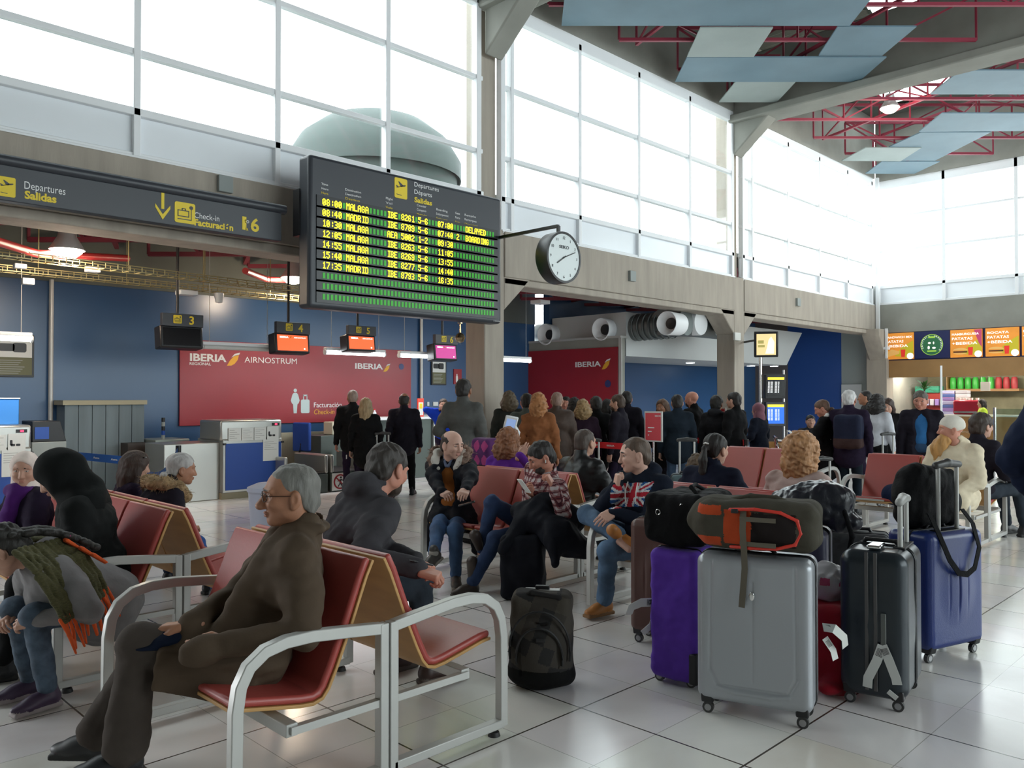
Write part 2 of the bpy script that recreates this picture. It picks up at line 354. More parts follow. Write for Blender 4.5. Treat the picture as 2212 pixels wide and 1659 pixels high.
# red pipes crossing high up
for p in ([atY(-10,520,10.4), atY(80,548,11.2), atY(275,558,12.2)], [atY(530,585,11.5), atY(575,603,12.4), atY(640,606,13.2)]):
    tag(MB().tube(p, .05, 10).build('red_pipe', mat('pipe_red', (.55,.04,.04), .4)), 'bright red pipe run at the %s under the check-in ceiling' % ('far left' if p[0].x < 4 else 'left of the departures board'), 'pipe')
# daylight portals in the glazing
def portal(c, sx, sy, rot):
    l = bpy.data.lights.new('daylight_portal', 'AREA'); l.shape = 'RECTANGLE'; l.size = sx; l.size_y = sy; l.cycles.is_portal = True
    o = bpy.data.objects.new('daylight_portal', l); COL.objects.link(o); o.location = c; o.rotation_euler = rot
portal(((XL+XR)/2,W+.25,6.4), XR-XL, 3.1, (-PI/2,0,0))
portal((XR+.25,(YB+W)/2,6.4), 3.1, W-YB, (0,PI/2,0))
portal(((2.2+XR)/2,YB-.35,4.3), XR-2.2, 6.7, (PI/2,0,0))
# ---------------- far end of the check-in side: soffit, walls, ducts ----------------
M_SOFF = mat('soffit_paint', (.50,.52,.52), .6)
M_GREY = mat('grey_green_paint', (.28,.31,.30), .6)
M_BLUE2 = mat('blue_shutter', (.02,.07,.27), .4)
struct(MB().bx((XC+.2,13.5,0),(25.2,13.7,4.9)).build('wall_back', M_BLUEW))
struct(MB().bx((25,10.6,0),(25.2,12.35,4.9)).build('wall_right', M_BLUE2))
struct(MB().bx((25,W,0),(25.2,10.6,4.9)).build('wall_right', M_GREY))
struct(MB().bx((25,12.35,0),(25.2,13.7,4.9)).build('wall_right', mat('brown_grey_paint',(.13,.11,.10),.6)))
b = MB(); b.prism([(14.85,2.5),(22.6,2.5),(23.6,3.5),(14.85,3.5)], (0,11.2,0), EX, EZ, (0,2.25,0)); struct(b.build('ceiling', M_SOFF))
b = MB(); b.bx((XC-.02,11.15,2.9),(XC+.25,YC,2.95)); b.bx((XC-.03,11.12,0),(XC+.0,11.2,2.9)); struct(b.build('trim_3', M_ALU))
M_DUCT = mat('duct_metal', (.16,.18,.18), .45, metal=.7, bump=.2, bscale=6, stretch=(.3,12,.3))
d = MB().tube([(15.3,9.9,3.22),(15.2,11.3,3.15),(15.2,14.2,3.13)], .30, 20)
for i in range(26): d.lathe([(.30,-.02),(.315,0),(.30,.02)], (15.2,10.2+i*.15,3.17-.01*i*.15), EY, 20)
d.tube([(15.0,10.35,3.22),(16.3,10.35,3.25),(17.6,10.35,3.25)], .29, 20)
tag(d.build('air_duct', M_DUCT), 'ribbed metal air duct running under the beam above the red airline wall', 'duct')
for j, (px, py, Y) in enumerate(((1098,735,14.3),(1188,723,13.7),(1308,712,12.0),(1450,699,10.4))):
    p = atX(px, py, 14.75); e = empty('air_nozzle', p, 0, ['air nozzle half hidden behind the concrete column','first whole white air nozzle to the right of the column','middle white air nozzle over the red airline wall','white air nozzle nearest the round duct caps'][j], 'air vent', 'round air nozzles on the duct')
    q = MB().lathe([(.24,.30),(.25,.0),(.262,-.16),(.25,-.185),(.23,-.17),(.17,-.03),(.125,.0)], (0,0,0), EX, 28)
    q.build('nozzle_ring', M_WHITE, e); MB().lathe([(.0,-.02),(.12,-.03),(.125,.02)], (0,0,0), EX, 24).build('dark_core', M_BLACK, e)
for j, (px, py, Y, r) in enumerate(((1512,698,10.05,.27),(1553,702,10.12,.24))):
    p = atY(px, py, Y); tag(MB().lathe([(0,-.03),(r,-.03),(r+.01,0),(r,.22),(0,.22)], p, EY, 32).build('duct_cap', M_WHITE if j == 0 else M_SOFF), ['large pale round duct cap left of the second column','smaller shaded round duct cap against the second column'][j], 'duct cap', 'round duct caps')  # shade on the second cap is put into its greyer paint
zb_board = atY(1084,700,8.7).z
# cable trays and ceiling gadgets of the check-in zone
M_BRASS = mat('zinc_yellow_tray', (.45,.38,.18), .4, metal=.5)
def tray(a, c, lb):
    b = MB(); a = Vector(a); c = Vector(c); L = (c-a).length; n = int(L/.16); s = Vector((-(c-a).y,(c-a).x,0)).normalized()*.1
    for o_ in (-s, s):
        for dz in (0,.07): b.bar(a+o_+Vector((0,0,dz)), c+o_+Vector((0,0,dz)), .012)
    for i in range(n+1):
        p = a+(c-a)*(i/n); b.bar(p-s, p+s, .01); b.bar(p-s, p-s+EZ*.07, .01); b.bar(p+s, p+s+EZ*.07, .01)
    for i in range(4):
        p = a+(c-a)*((i+.5)/4); b.bar(p+s, Vector(((p+s).x,(p+s).y,4.92)), .01)
    return tag(b.build('cable_tray', M_BRASS if 'yellow' in lb else M_ALU, smooth=False), lb, 'cable tray', 'wire cable trays')
tray(atY(-20,552,11.0), atY(656,633,11.6), 'yellowish wire cable tray under the check-in ceiling, upper of two')
tray(atY(-20,583,12.4), atY(656,650,12.6), 'grey wire cable tray below the yellowish one')
for j, (px, py, s_, lb) in enumerate(((403,633,(.26,.2,.07),'white flat box on the cable tray above monitor 3'),(200,582,(.17,.14,.08),'small white box on the yellowish cable tray near the left lamp'),(60,608,(.14,.1,.08),'small white ceiling box at the far left'),(43,575,(.14,.1,.06),'small beige box on the yellowish tray at the far left'),(1167,653,(.3,.3,.08),'pale smoke alarm under the ceiling right of the departures board'))):
    p = atY(px, py, 11.8); tag(MB().box(p, s_).build('ceiling_box', M_WHITE, bevel=.01), lb, 'box')
p = atY(473,645,11.8); tag(MB().lathe([(0,-.07),(.05,-.06),(.06,0),(.07,.03),(.07,.08),(0,.08)], p, EZ).build('smoke_detector', M_WHITE), 'small white round detector hanging right of the flat white box', 'detector')
p = atY(994,722,8.84); p.z = zb_board-.235
e = empty('dome_camera', p, 0, 'brass ball camera hanging under the departures board corner', 'camera')
MB().lathe([(0,-.075),(.05,-.055),(.075,0),(.05,.055),(.015,.075),(.012,.2),(.04,.205),(.04,.22),(0,.22)], (0,0,0), EZ).build('housing', mat('brass', (.55,.42,.25), .25, metal=1), e)
MB().lathe([(0,-.1),(.035,-.09),(.06,-.045),(.066,-.03)], (0,0,0), EZ).build('lens', M_GLASS, e)
# lamps
def highbay(px, py, pl, lb, z=None):
    e = empty('high_bay_lamp', pl, 0, lb, 'lamp', 'warm round ceiling lamps')
    MB().lathe([(.05,.3),(.09,.28),(.11,.15),(.2,.0),(.205,-.02),(.19,-.0),(.1,.13)], (0,0,0), EZ).build('reflector', M_ALU, e)
    MB().lathe([(0,-.13),(.10,-.11),(.17,-.05),(.185,0),(.1,.12),(0,.13)], (0,0,0), EZ).build('bulb', M_WARM, e); MB().cyl((0,0,.3),(0,0,.75),.015).build('rod', M_BLACK, e)
    l = bpy.data.lights.new('lamp_glow', 'POINT'); l.energy = 60; l.color = (1,.8,.6); l.shadow_soft_size = .15; lo = bpy.data.objects.new('lamp_glow', l); COL.objects.link(lo); lo.parent = e; lo.location = (0,0,-.25)
highbay(0, 0, atY(145,537,11.2), 'glowing warm ceiling lamp above the check-in area at the left'); highbay(0, 0, atY(633,598,12.5), 'glowing warm ceiling lamp just left of the departures board')
highbay(0, 0, atz(1922,232,8.0), 'glowing warm hall lamp hanging below the red trusses at the right')
TZ = 2.34
def tube_lamp(px0, px1, Y, on, lb, py=760):
    a = atY(px0, py, Y); c = atY(px1, py, Y); L = c.x-a.x; e = empty('tube_lamp', (a.x, Y, TZ), 0, lb, 'lamp', 'hanging fluorescent tubes')
    MB().bx((0,-.05,.02),(L,.05,.07)).build('housing', M_WHITE, e, bevel=.01)
    MB().cyl((.03,0,-.01),(L-.03,0,-.01),.035,n=14).build('tube', M_TUBE if on else mat('tube_off', (.6,.6,.58), .4), e)
    b = MB()
    for x in (.12, L-.12): b.cyl((x,0,.07),(x,0,2.57),.004,n=6)
    b.build('wire', M_ALU, e)
    for x in (.0, L): MB().cyl((x-.012,0,-.01),(x+.012,0,-.01),.045,n=14).build('end_cap', M_WHITE, e)
    if on:
        l = bpy.data.lights.new('tube_light', 'AREA'); l.shape = 'RECTANGLE'; l.size = L; l.size_y = .06; l.energy = 14; l.color = (.9,.96,1)
        lo = bpy.data.objects.new('tube_light', l); COL.objects.link(lo); lo.parent = e; lo.location = (L/2,0,-.06)
tube_lamp(-90,68,11.8,1,'lit tube lamp at the left edge in front of the blue wall')
tube_lamp(435,592,11.8,0,'unlit white tube lamp hanging between monitors 3 and 4')
tube_lamp(702,830,11.8,1,'lit tube lamp hanging in front of monitor 5')
tube_lamp(862,968,11.8,1,'lit tube lamp hanging between monitors 5 and 6')
tube_lamp(1078,1145,11.8,1,'lit tube lamp just right of the first concrete column')
for px, py, Y, lb in ((1491,757,12.0,'bright round downlight in the soffit left of the second column'),(1622,775,12.0,'round downlight glowing beside the second column'),(1672,773,11.6,'bright round downlight in the soffit under the hanging screen')):
    p = atz(px, py, 2.5) if 0 else atY(px, py, Y); p.z = 2.5
    e = empty('downlight', p, 0, lb, 'lamp', 'round soffit downlights'); MB().cyl((0,0,-.02),(0,0,0),.13,n=24).build('ring', M_WHITE, e); MB().cyl((0,0,-.03),(0,0,-.015),.11,n=24).build('diffuser', M_TUBE, e)
    l = bpy.data.lights.new('spot_light', 'SPOT'); l.energy = 45; l.color = (.85,.92,1); l.spot_size = 2.3; l.spot_blend = .6; l.shadow_soft_size = .1
    lo = bpy.data.objects.new('spot_light', l); COL.objects.link(lo); lo.parent = e; lo.location = (0,0,-.06)
# ---------------- airport signs ----------------
def decal(name, rects, o, u, v, m, parent, t=.003):
    b = MB(); u = Vector(u); v = Vector(v); w = u.cross(v)*t
    for r in rects:
        if len(r) == 4 and not hasattr(r[0], '__len__'): b.prism([(r[0],r[1]),(r[2],r[1]),(r[2],r[3]),(r[0],r[3])], o, u, v, w)
        else: b.prism(r, o, u, v, w)
    return b.build(name, m, parent, smooth=False)
def circ(cx, cy, r, n=24, ry=None, a0=0, a1=2*PI): return [(cx+r*math.cos(a0+(a1-a0)*i/n), cy+(ry or r)*math.sin(a0+(a1-a0)*i/n)) for i in range(n)]
def rrect(x0, y0, x1, y1, r, n=4):
    o = []
    for cx, cy, a in ((x1-r,y1-r,0),(x0+r,y1-r,PI/2),(x0+r,y0+r,PI),(x1-r,y0+r,1.5*PI)): o += [(cx+r*math.cos(a+PI/2*i/n), cy+r*math.sin(a+PI/2*i/n)) for i in range(n+1)]
    return o
def plane_icon(parent, o, s, u=EX, v=EZ):
    w = Vector(u).cross(Vector(v)); o = Vector(o)
    decal('pictogram_plate', [rrect(0,0,s*.78,s,.08*s)], o, u, v, M_YEL, parent)
    k = lambda pts: [(x*s,y*s) for x, y in pts]
    decal('plane_pictogram', [k([(.10,.50),(.16,.50),(.24,.56),(.60,.62),(.68,.66),(.66,.70),(.52,.68),(.22,.52)]), k([(.22,.82),(.28,.82),(.50,.68),(.46,.58),(.36,.58)]), k([(.08,.62),(.13,.62),(.26,.55),(.24,.52),(.14,.52)])], o+w*.004, u, v, M_CHAR, parent); decal('runway_bar', [k([(.12,.20),(.42,.17),(.42,.145),(.12,.175)])], o+w*.004, u, v, M_CHAR, parent)
def bag_icon(parent, o, s, u=EX, v=EZ):
    w = Vector(u).cross(Vector(v)); o = Vector(o)
    decal('pictogram_plate', [rrect(0,0,s,s,.1*s)], o, u, v, M_YEL, parent)
    k = lambda x0,y0,x1,y1: (x0*s,y0*s,x1*s,y1*s)
    decal('case_pictogram', [k(.14,.30,.18,.62),k(.14,.58,.70,.62),k(.66,.30,.70,.62),k(.14,.30,.70,.34),k(.34,.62,.38,.70),k(.34,.68,.54,.71),k(.50,.62,.54,.70),k(.14,.16,.82,.20),k(.79,.16,.82,.7),[(x*s,y*s) for x,y in circ(.80,.78,.09,12)]], o+w*.004, u, v, M_CHAR, parent)
# long departures sign on the beam
YS = W-.35
a = atY(-260,345,YS); c = atY(618,455,YS); zt = atY(618,462,YS).z; zb = atY(612,522,YS).z
e = empty('overhead_sign', (0,0,0), 0, 'long charcoal overhead sign with yellow pictograms for departures and check-in 1 to 6', 'sign')
x0, x1 = a.x, c.x
MB().bx((x0,YS,zb),(x1-.06,YS+.12,zt)).build('sign_panel', M_CHAR, e, bevel=.008)
MB().cyl((x0,YS+.03,zt+.05),(x1,YS+.03,zt+.05),.06,n=18).build('top_rail', M_CHAR, e)
[MB().bx((q_,YS+.1,zt-.1),(q_+.1,W+.02,zt)).build('bracket', M_CHAR, e) for q_ in (x0+1,x1-.7)]
def onY(px, py, Y): return atY(px, py, Y)
p = onY(-5,422,YS-.002); plane_icon(e, p, onY(0,377,YS).z-onY(0,420,YS).z)
def sy(s, px0, py, px1, hpx, m, Y=YS-.002, par=None, bold=0, name='lettering', shear=0):
    p = onY(px0, py, Y); q = onY(px1, py, Y); h = (hpx)/F*(p-Vector((0,0,CH))).dot(Vector((math.sin(PI/4),math.cos(PI/4),0)))
    return text(name, s, h, m, par or e, p, EX, EZ, width=q.x-p.x, bold=bold, shear=shear)
sy('Departures', 51, 407, 140, 17, M_WTXT); sy('Salidas', 53, 428, 122, 17, M_YEL, bold=.004)
q = onY(335,472,YS-.002); s_ = .30
decal('down_arrow', [[(.10*s_*2.2,.12),(.10*s_*2.2,.30),(.15*s_*2.2,.30),(.15*s_*2.2,.12)],[(0,.13),(.083,.0),(.166,.13),(.166,.17),(.083,.06),(0,.17)]], q, EX, EZ, M_YEL, e)
bag_icon(e, onY(377,479,YS-.002), .235)
sy('Check-in', 419, 470, 473, 13, M_WTXT); sy('Facturación', 419, 486, 503, 14, M_YEL, bold=.004)
sy('1', 513, 493, 522, 28, M_YEL, bold=.006); sy('6', 541, 498, 559, 28, M_YEL, bold=.006); sy('to', 528, 481, 538, 10, M_WTXT); sy('a', 529, 497, 536, 8, M_YEL)
# departures board
YBD = 8.7
TL = atY(668,330,YBD); BRt = atY(1084,700,YBD); zt = TL.z; zb = BRt.z; bx0, bx1 = TL.x, BRt.x
e = empty('departures_board', (0,0,0), 0, 'large charcoal flight departures board with green and yellow display rows', 'information board')
MB().bx((bx0,YBD,zb),(bx1,YBD+.26,zt)).build('housing', M_CHAR, e, bevel=.05, seg=4)
[MB().bx((q_,YBD+.2,zt-1.5),(q_+.1,W+.05,zt-1.4)).build('bracket', M_BLACK, e) for q_ in (bx0+.5,bx1-.4)]; MB().bx((bx0-.02,YBD+.2,zb+.9),(bx0+.05,YBD+.34,zt-.4)).build('hinge_bar', M_BLACK, e)
FONT57 = {'0':'69BBD96','1':'2622227','2':'691248F','3':'E11611E','4':'26AAF22','5':'F8E1196','6':'698E996','7':'F112244','8':'6996996','9':'6997196',':':'0220220','-':'000F000','A':'699F999','B':'E99E99E','D':'E99999E','E':'F88E88F','G':'698B996','I':'7222227','L':'888888F','M':'9FF9999','N':'9DDBB99','O':'6999996','R':'E99EA99','Y':'9996222'}
ROWT = [('08:00','MALAGA','IBE 8261','5-6','07:00','','DELAYED'),('08:40','MADRID','IBE 8789','5-6','07:40','2','BOARDING'),('10:30','MALAGA','AEA 5002','1-2','09:30','',''),('12:05','MALAGA','IBE 8263','5-6','11:05','',''),
 ('14:55','MALAGA','IBE 8269','5-6','13:55','',''),('15:40','MALAGA','IBE 8277','5-6','14:40','',''),('17:35','MADRID','IBE 8793','5-6','16:35','','')]
M_GRN = mat('display_green', (.03,.16,.03), .5, emit=.30, ecol=(.06,.75,.03)); M_LEDY = mat('display_yellow', (.9,.8,.05), .5, emit=1.15, ecol=(1,.93,.02)); M_ROWBG = mat('display_row', (.012,.014,.018), .35)
cx0 = atY(695,500,YBD).x; cx1 = atY(1067,500,YBD).x; NC = 51; pit = (cx1-cx0)/NC; COLS = (0,6,17,26,32,38,41)
for i in range(10):
    zc = atY(695, 436+22.75*i, YBD).z; b = MB(); b.bx((bx0+.1,YBD-.012,zc-.075),(bx1-.1,YBD+.005,zc+.078), 0)
    line = [' ']*NC
    if i < 7:
        for c0, s in zip(COLS, ROWT[i]):
            for k, ch in enumerate(s): line[c0+k] = ch
    for k, ch in enumerate(line):
        xx = cx0+k*pit
        if ch == ' ': b.bx((xx+.008,YBD-.016,zc-.034),(xx+pit-.016,YBD-.011,zc+.036), 1)
        else:
            pat = FONT57[ch]; w = (pit-.010)/4; h = .084/7
            for r_, hx in enumerate(pat):
                n_ = int(hx,16)
                for c_ in range(4):
                    if n_ & (8>>c_): b.bx((xx+c_*w,YBD-.018,zc+.042-(r_+1)*h),(xx+(c_+1)*w*.98,YBD-.011,zc+.042-r_*h+.0008), 2)
    b.build('display_row', [M_ROWBG,M_GRN,M_LEDY], e, smooth=False)
YT = YBD-.002
p = onY(852,426,YT); plane_icon(e, (p.x,YT,onY(852,426,YT).z), onY(852,382,YT).z-onY(852,426,YT).z)
def sb(s, px0, py, px1, hpx, m, bold=0): sy(s, px0, py, px1, hpx, m, YT, e, bold, 'heading')
sb('Departures',894,402,947,10,M_WTXT); sb('Départs',894,418,932,10,M_WTXT); sb('Salidas',895,436,933,11,M_YEL,.003)
for px, py, px2, ws in ((694,399,710,('Time','Heure','Hora')),(745,411,777,('Destination','Destination','Destino')),(833,430,849,('Flight','Vol','Vuelo')),(900,445,921,('Counter','Comptoir','Mostrador')),(942,454,966,('Boarding','Embarquement','Embarque')),(983,462,994,('Gate','Porte','Puerta')),(1003,466,1028,('Remarks','Remarques','Observaciones'))):
    for k, s in enumerate(ws): sb(s, px, py+9.6*k, px+(px2-px)*(.8+.025*len(s)), 5, M_YEL if k == 2 else M_WTXT)
sb('(·)aena', 1066, 694, 1080, 3, M_WTXT)
# clock on a bracket
cp = Vector((9.0, 0, 0)); pc = atd(1218,556,11.25); pc = Vector((pc.x,pc.y,pc.z))
e = empty('clock', pc, 0, 'round black-rimmed clock with white face hanging from an arm on the column', 'clock')
R_ = .355
MB().lathe([(0,.24),(R_*.9,.24),(R_,.20),(R_+.005,.02),(R_,-.01),(R_-.03,-.012),(R_-.03,.008)], (0,0,0), EY, 48).build('case', M_BLACK, e)
MB().lathe([(0,0),(R_-.03,0),(R_-.03,.01)], (0,-.001,0), EY, 48).build('dial', mat('clock_dial', (.66,.72,.72), .3), e)
text('lettering', 'SEIKO', .045, M_CHAR, e, (-.10,-.004,.12), EX, EZ, width=.2, bold=.001)
for k in range(1,13):
    aa = PI/2-k*PI/6; x_, z_ = .27*math.cos(aa), .27*math.sin(aa); text('numeral', str(k), .04, M_CHAR, e, (x_-(.03 if k > 9 else .015),-.004,z_-.02), EX, EZ)
for aa, L_, w_, nm in ((math.radians(212),.17,.016,'hour_hand'),(math.radians(22),.25,.012,'minute_hand')):
    dv = Vector((math.cos(aa),0,math.sin(aa))); MB().bar(dv*-.04+Vector((0,-.01,0)), dv*L_+Vector((0,-.01,0)), w_, .004, up=(0,1,0)).build(nm, M_BLACK, e)
MB().lathe([(0,0),(.012,0),(.012,.012)], (0,-.014,0), EY, 12).build('hub', M_BLACK, e)
ab = MB(); zb_ = .45; wy = W-pc.y+.02
ab.bar((0,.1,R_-.02),(0,.1,zb_),.04); ab.bar((0,.1,zb_),(.0,wy,zb_),.045,.04); ab.prism([(0,0),(-.12,0),(-.02,-.42),(0,-.42)], (-.02,wy,zb_), EY, EZ, (.04,0,0)); ab.build('bracket', M_BLACK, e)
# camera-side bits on the beam
for px, py, lb in ((1363,597,'small grey box fixed to the concrete beam between the columns'),(484,399,'small pale plate on the concrete beam above the long sign'),(1722,653,'small grey box on the farthest concrete beam')):
    p = atY(px,py,W); tag(MB().bx((p.x-.09,W-.06,p.z-.10),(p.x+.09,W+.01,p.z+.10)).build('junction_box', M_GREY, bevel=.005), lb, 'box')
# dome structure outside the glass
g = MB(); c0 = Vector((11.1,15.6,6.9))
g.lathe([(0,1.25),(.6,1.2),(1.2,.98),(1.7,.6),(2.0,.1),(2.0,-.3)], c0, EZ, 40); g.cyl(c0-EZ*1.89, c0-EZ*.25, 1.9, n=30)
tag(g.build('outside_dome', mat('weathered_dome', (.07,.09,.085), .8)), 'dark rounded roof of a building outside, seen blurred through the glass', 'building')
# ---------------- benches ----------------
def bench(xr, y0, y1, label, n=2):
    """back-to-back bench: ridge line at x=xr, end frames at y0 and y1"""
    e = empty('waiting_bench', (xr, y0, 0), 0, label, 'bench', 'red back-to-back waiting benches'); L = y1-y0
    sw = (L-.10)/n
    for s in (-1, 1):
        # end frames: closed loop of flat bar with a bent arm
        for yy in (0, L):
            pts = [(s*.025,.0,.035),(s*.025,0,.62)]
            arc = [(s*.03,0,.635),(s*.20,0,.655),(s*.36,0,.672),(s*.47,0,.672),(s*.555,0,.655),(s*.62,0,.61),(s*.655,0,.545),(s*.668,0,.46),(s*.67,0,.30),(s*.67,0,.035)]
            b = MB(); b.bar((s*.025,yy,.03),(s*.025,yy,.655),.042,.045,up=(0,1,0))
            b.sweep([(x,yy,z) for x,y,z in arc], [(-.023,-.021),(.023,-.021),(.023,.021),(-.023,.021)], up=(s*.3,0,1) if 0 else (0,1,0)); b.bar((s*.025,yy,.05),(s*.67,yy,.05),.045,.04)
            b.build('end_frame', M_ALU, e, bevel=.004)
            f = MB().cyl((s*.62,yy,0),(s*.62,yy,.02),.03,.024,n=14).cyl((s*.62,yy,.02),(s*.62,yy,.035),.008,n=8); f.build('foot', M_RUBBER, e)
        MB().bar((s*.44,0,.33),(s*.44,L,.33),.05,.05).build('seat_beam', M_ALU, e, bevel=.004)
        for yy in (0,L): MB().bar((s*.04,yy,.33),(s*.45,yy,.33),.03,.03).build('support_arm', M_ALU, e)
        for i in range(n):
            ya, yb = .05+i*sw+.008, .05+(i+1)*sw-.008
            # side profile of the shell, outward distance u and height z
            pr = [(.022,.905),(.055,.84),(.13,.65),(.20,.49),(.235,.42),(.265,.385),(.31,.372),(.37,.378),(.48,.40),(.60,.425),(.655,.43)]
            c = [Vector((s*u,0,z)) for u, z in pr]; nn = []
            for k in range(len(c)):
                t = (c[min(k+1,len(c)-1)]-c[max(k-1,0)]).normalized(); nn.append(Vector((-t.z*s,0,t.x*s)) if 0 else Vector((t.z,0,-t.x))*(-s))
            def slab(off0, off1, ya, yb, nm, m, bev, parent, k0=0):
                b = MB(); lo = [c[k]+nn[k]*off0 for k in range(k0,len(c))]; hi = [c[k]+nn[k]*off1 for k in range(k0,len(c))]; ring = lo+hi[::-1]; nr = len(ring)
                vs = [p+Vector((0,ya,0)) for p in ring]+[p+Vector((0,yb,0)) for p in ring]; m_ = len(lo)
                fs = [(k,(k+1)%nr,nr+(k+1)%nr,nr+k) for k in range(nr)]
                for k in range(m_-1): fs += [(k,k+1,nr-2-k,nr-1-k),(nr+k,nr+nr-1-k,nr+nr-2-k,nr+k+1)]
                b.add(vs, fs); return b.build(nm, m, parent, bevel=bev, seg=3)
            st = slab(.0,.014,ya,yb,'seat_shell',M_WOOD,.003,e)
            slab(.0145,.048,ya+.004,yb-.004,'cushion',M_VINYL,.014,st)
    return e
BN1 = bench(2.05, 2.79, 4.08, 'red bench in the foreground, with the elderly man in the brown coat')
bench(2.05, 4.83, 7.40, 'longer red bench behind the foreground one, under the hooded people at the left edge', 4)
bench(5.42, 4.60, 5.90, 'red bench under the man with the fur hood and the man in the checked shirt')
bench(5.42, 2.63, 3.92, 'red bench in the middle under the man with crossed legs and tan boots')
bench(9.85, 4.50, 5.80, 'empty red bench with its two backrests seen above the blonde woman')
bench(9.85, 2.60, 3.90, 'farthest right red bench under the man with the orange beard')
# ---------------- airline wall panels ----------------
def wall_panel(o, u, w, h, label):
    e = empty('wall_panel', o, 0, label, 'wall panel'); v = EZ; n = Vector(u).cross(EZ)
    MB().prism([(0,0),(w,0),(w,h),(0,h)], (0,0,0), u, EZ, n*.03).build('panel', M_RED, e, bevel=.004); return e
M_GOLD = mat('logo_gold', (.80,.42,.03), .5); M_LRED = mat('logo_red', (.55,.03,.03), .5); M_NAVY = mat('badge_navy', (.03,.04,.16), .4)
def bird(par, o, s, u):
    k = lambda pts: [(x*s,y*s) for x,y in pts]
    decal('logo_gold_feather', [k([(0,0),(.25,.42),(.55,.72),(.95,.82),(.85,.45),(.6,.15),(.35,.02)])], o, u, EZ, M_GOLD, par)
    decal('logo_white_feather', [k([(.35,.62),(.6,.9),(1.05,1.02),(.97,.86),(.6,.76)])], o, u, EZ, M_WTXT, par)
yw = 13.97
a = atY(388,733,yw); c = atY(887,916,yw); zt = a.z; zb = 1.08
P1 = wall_panel((a.x,yw+.015,zb), EX, c.x-a.x, zt-zb, 'big red airline panel on the blue wall behind check-in desks 4 and 5')
def ot(s, px0, py, px1, hpx, m, bold=0, shear=0):
    p = atY(px0,py,yw-.017); q = atY(px1,py,yw-.017); d = (p-cam.location).dot(_R@Vector((0,0,-1))); o = p-Vector((a.x,yw+.015,zb)); return text('lettering', s, hpx*d/F, m, P1, o, EX, EZ, width=q.x-p.x, bold=bold, shear=shear)
ot('IBERIA',409,779,488,16,M_WTXT,.006); ot('REGIONAL',409,788,455,6,M_WTXT,.001); ot('AIRNOSTRUM',528,783,641,13,M_WTXT)
ot('IBERIA',766,796,826,12,M_WTXT,.004); ot('Facturación',677,880,737,11,M_WTXT); ot('Check-in',677,895,721,11,M_GOLD,0,.15)
def pl(px,py): return atY(px,py,yw-.017)-Vector((a.x,yw+.015,zb))
bird(P1, pl(490,790), .24, EX); bird(P1, pl(828,803), .17, EX)
decal('round_badge', [circ(0,0,.065)], pl(867,792), EX, EZ, M_NAVY, P1)
o_ = pl(628,893); s_ = .47
decal('person_pictogram', [[(x*s_,y*s_) for x,y in circ(.2,.93,.075)], [(x*s_,y*s_) for x,y in [(.13,0),(.27,0),(.30,.36),(.36,.42),(.40,.52),(.33,.76),(.27,.83),(.13,.83),(.07,.76),(0,.52),(.04,.42),(.10,.36)]]], o_, EX, EZ, mat('picto_pale',(.55,.68,.70),.5), P1)
decal('suitcase_pictogram', [rrect(.46*s_,0,.86*s_,.56*s_,.03)]+[(.56*s_,.56*s_,.60*s_,.74*s_),(.72*s_,.56*s_,.76*s_,.74*s_),(.56*s_,.70*s_,.76*s_,.76*s_)], o_, EX, EZ, mat('picto_pale',(0,0,0)), P1)
P2 = wall_panel((XC-.0,14.0,.02), -EY, 2.78, 2.68, 'tall red airline panel on the side wall behind the queue')
def ox(px,py): return atX(px,py,XC-.035)-Vector((XC,14.0,.02))
p = ox(1242,793); q = ox(1297,793); text('lettering','IBERIA',.12,M_WTXT,P2,p,-EY,EZ,width=abs(q.y-p.y),bold=.004)
bird(P2, ox(1300,798), .24, -EY); decal('round_badge', [circ(0,0,.085)], ox(1313,829), -EY, EZ, M_NAVY, P2)
# framed notices and small wall things
M_PAPER = mat('paper', (.72,.73,.70), .6); M_OLIVE = mat('notice_olive', (.12,.12,.05), .5); M_GTXT = mat('grey_print', (.35,.35,.33), .6); M_BPAN = mat('desk_blue', (.012,.065,.33), .4)
def notice(x0p, y0p, x1p, y1p, label):
    A = atY(x0p,y0p,YC-.03); B = atY(x1p,y1p,YC-.03); w = B.x-A.x; h = A.z-B.z; e = empty('framed_notice', (A.x,YC-.002,B.z), 0, label, 'notice')
    MB().bx((0,-.035,0),(w,0,h)).build('frame', M_BLACK, e, bevel=.004)
    MB().bx((.03,-.04,h*.46),(w-.03,-.034,h-.03)).build('picture', M_PAPER, e); MB().bx((.03,-.04,.03),(w-.03,-.034,h*.46)).build('text_panel', M_OLIVE, e)
    decal('dark_items', [rrect(w*.1,h*.6,w*.5,h*.78,.03),rrect(w*.45,h*.58,w*.8,h*.8,.03)], (0,-.041,0), EX, EZ, M_BLACK, e, -.003)
    decal('print_lines', [(w*.12,h*(.08+.05*k),w*(.6+.05*(k%4)),h*(.095+.05*k)) for k in range(7)], (0,-.041,0), EX, EZ, M_GTXT, e)
notice(-12,720,73,815,'framed notice on the blue wall at the left edge'); notice(932,772,964,832,'framed notice on the blue wall between monitor 6 and the pipe')
A = atY(981,797,YC-.03); B = atY(998,830,YC-.03); e = empty('fire_sign', (A.x,YC,B.z), 0, 'small red fire extinguisher sign beside the first column', 'sign')
MB().bx((0,-.02,0),(B.x-A.x,0,A.z-B.z)).build('plate', M_RED, e); decal('extinguisher_pictogram', [rrect(.06,.04,.12,.19,.02),(.075,.19,.105,.23)], (0,-.022,0), EX, EZ, M_PAPER, e)
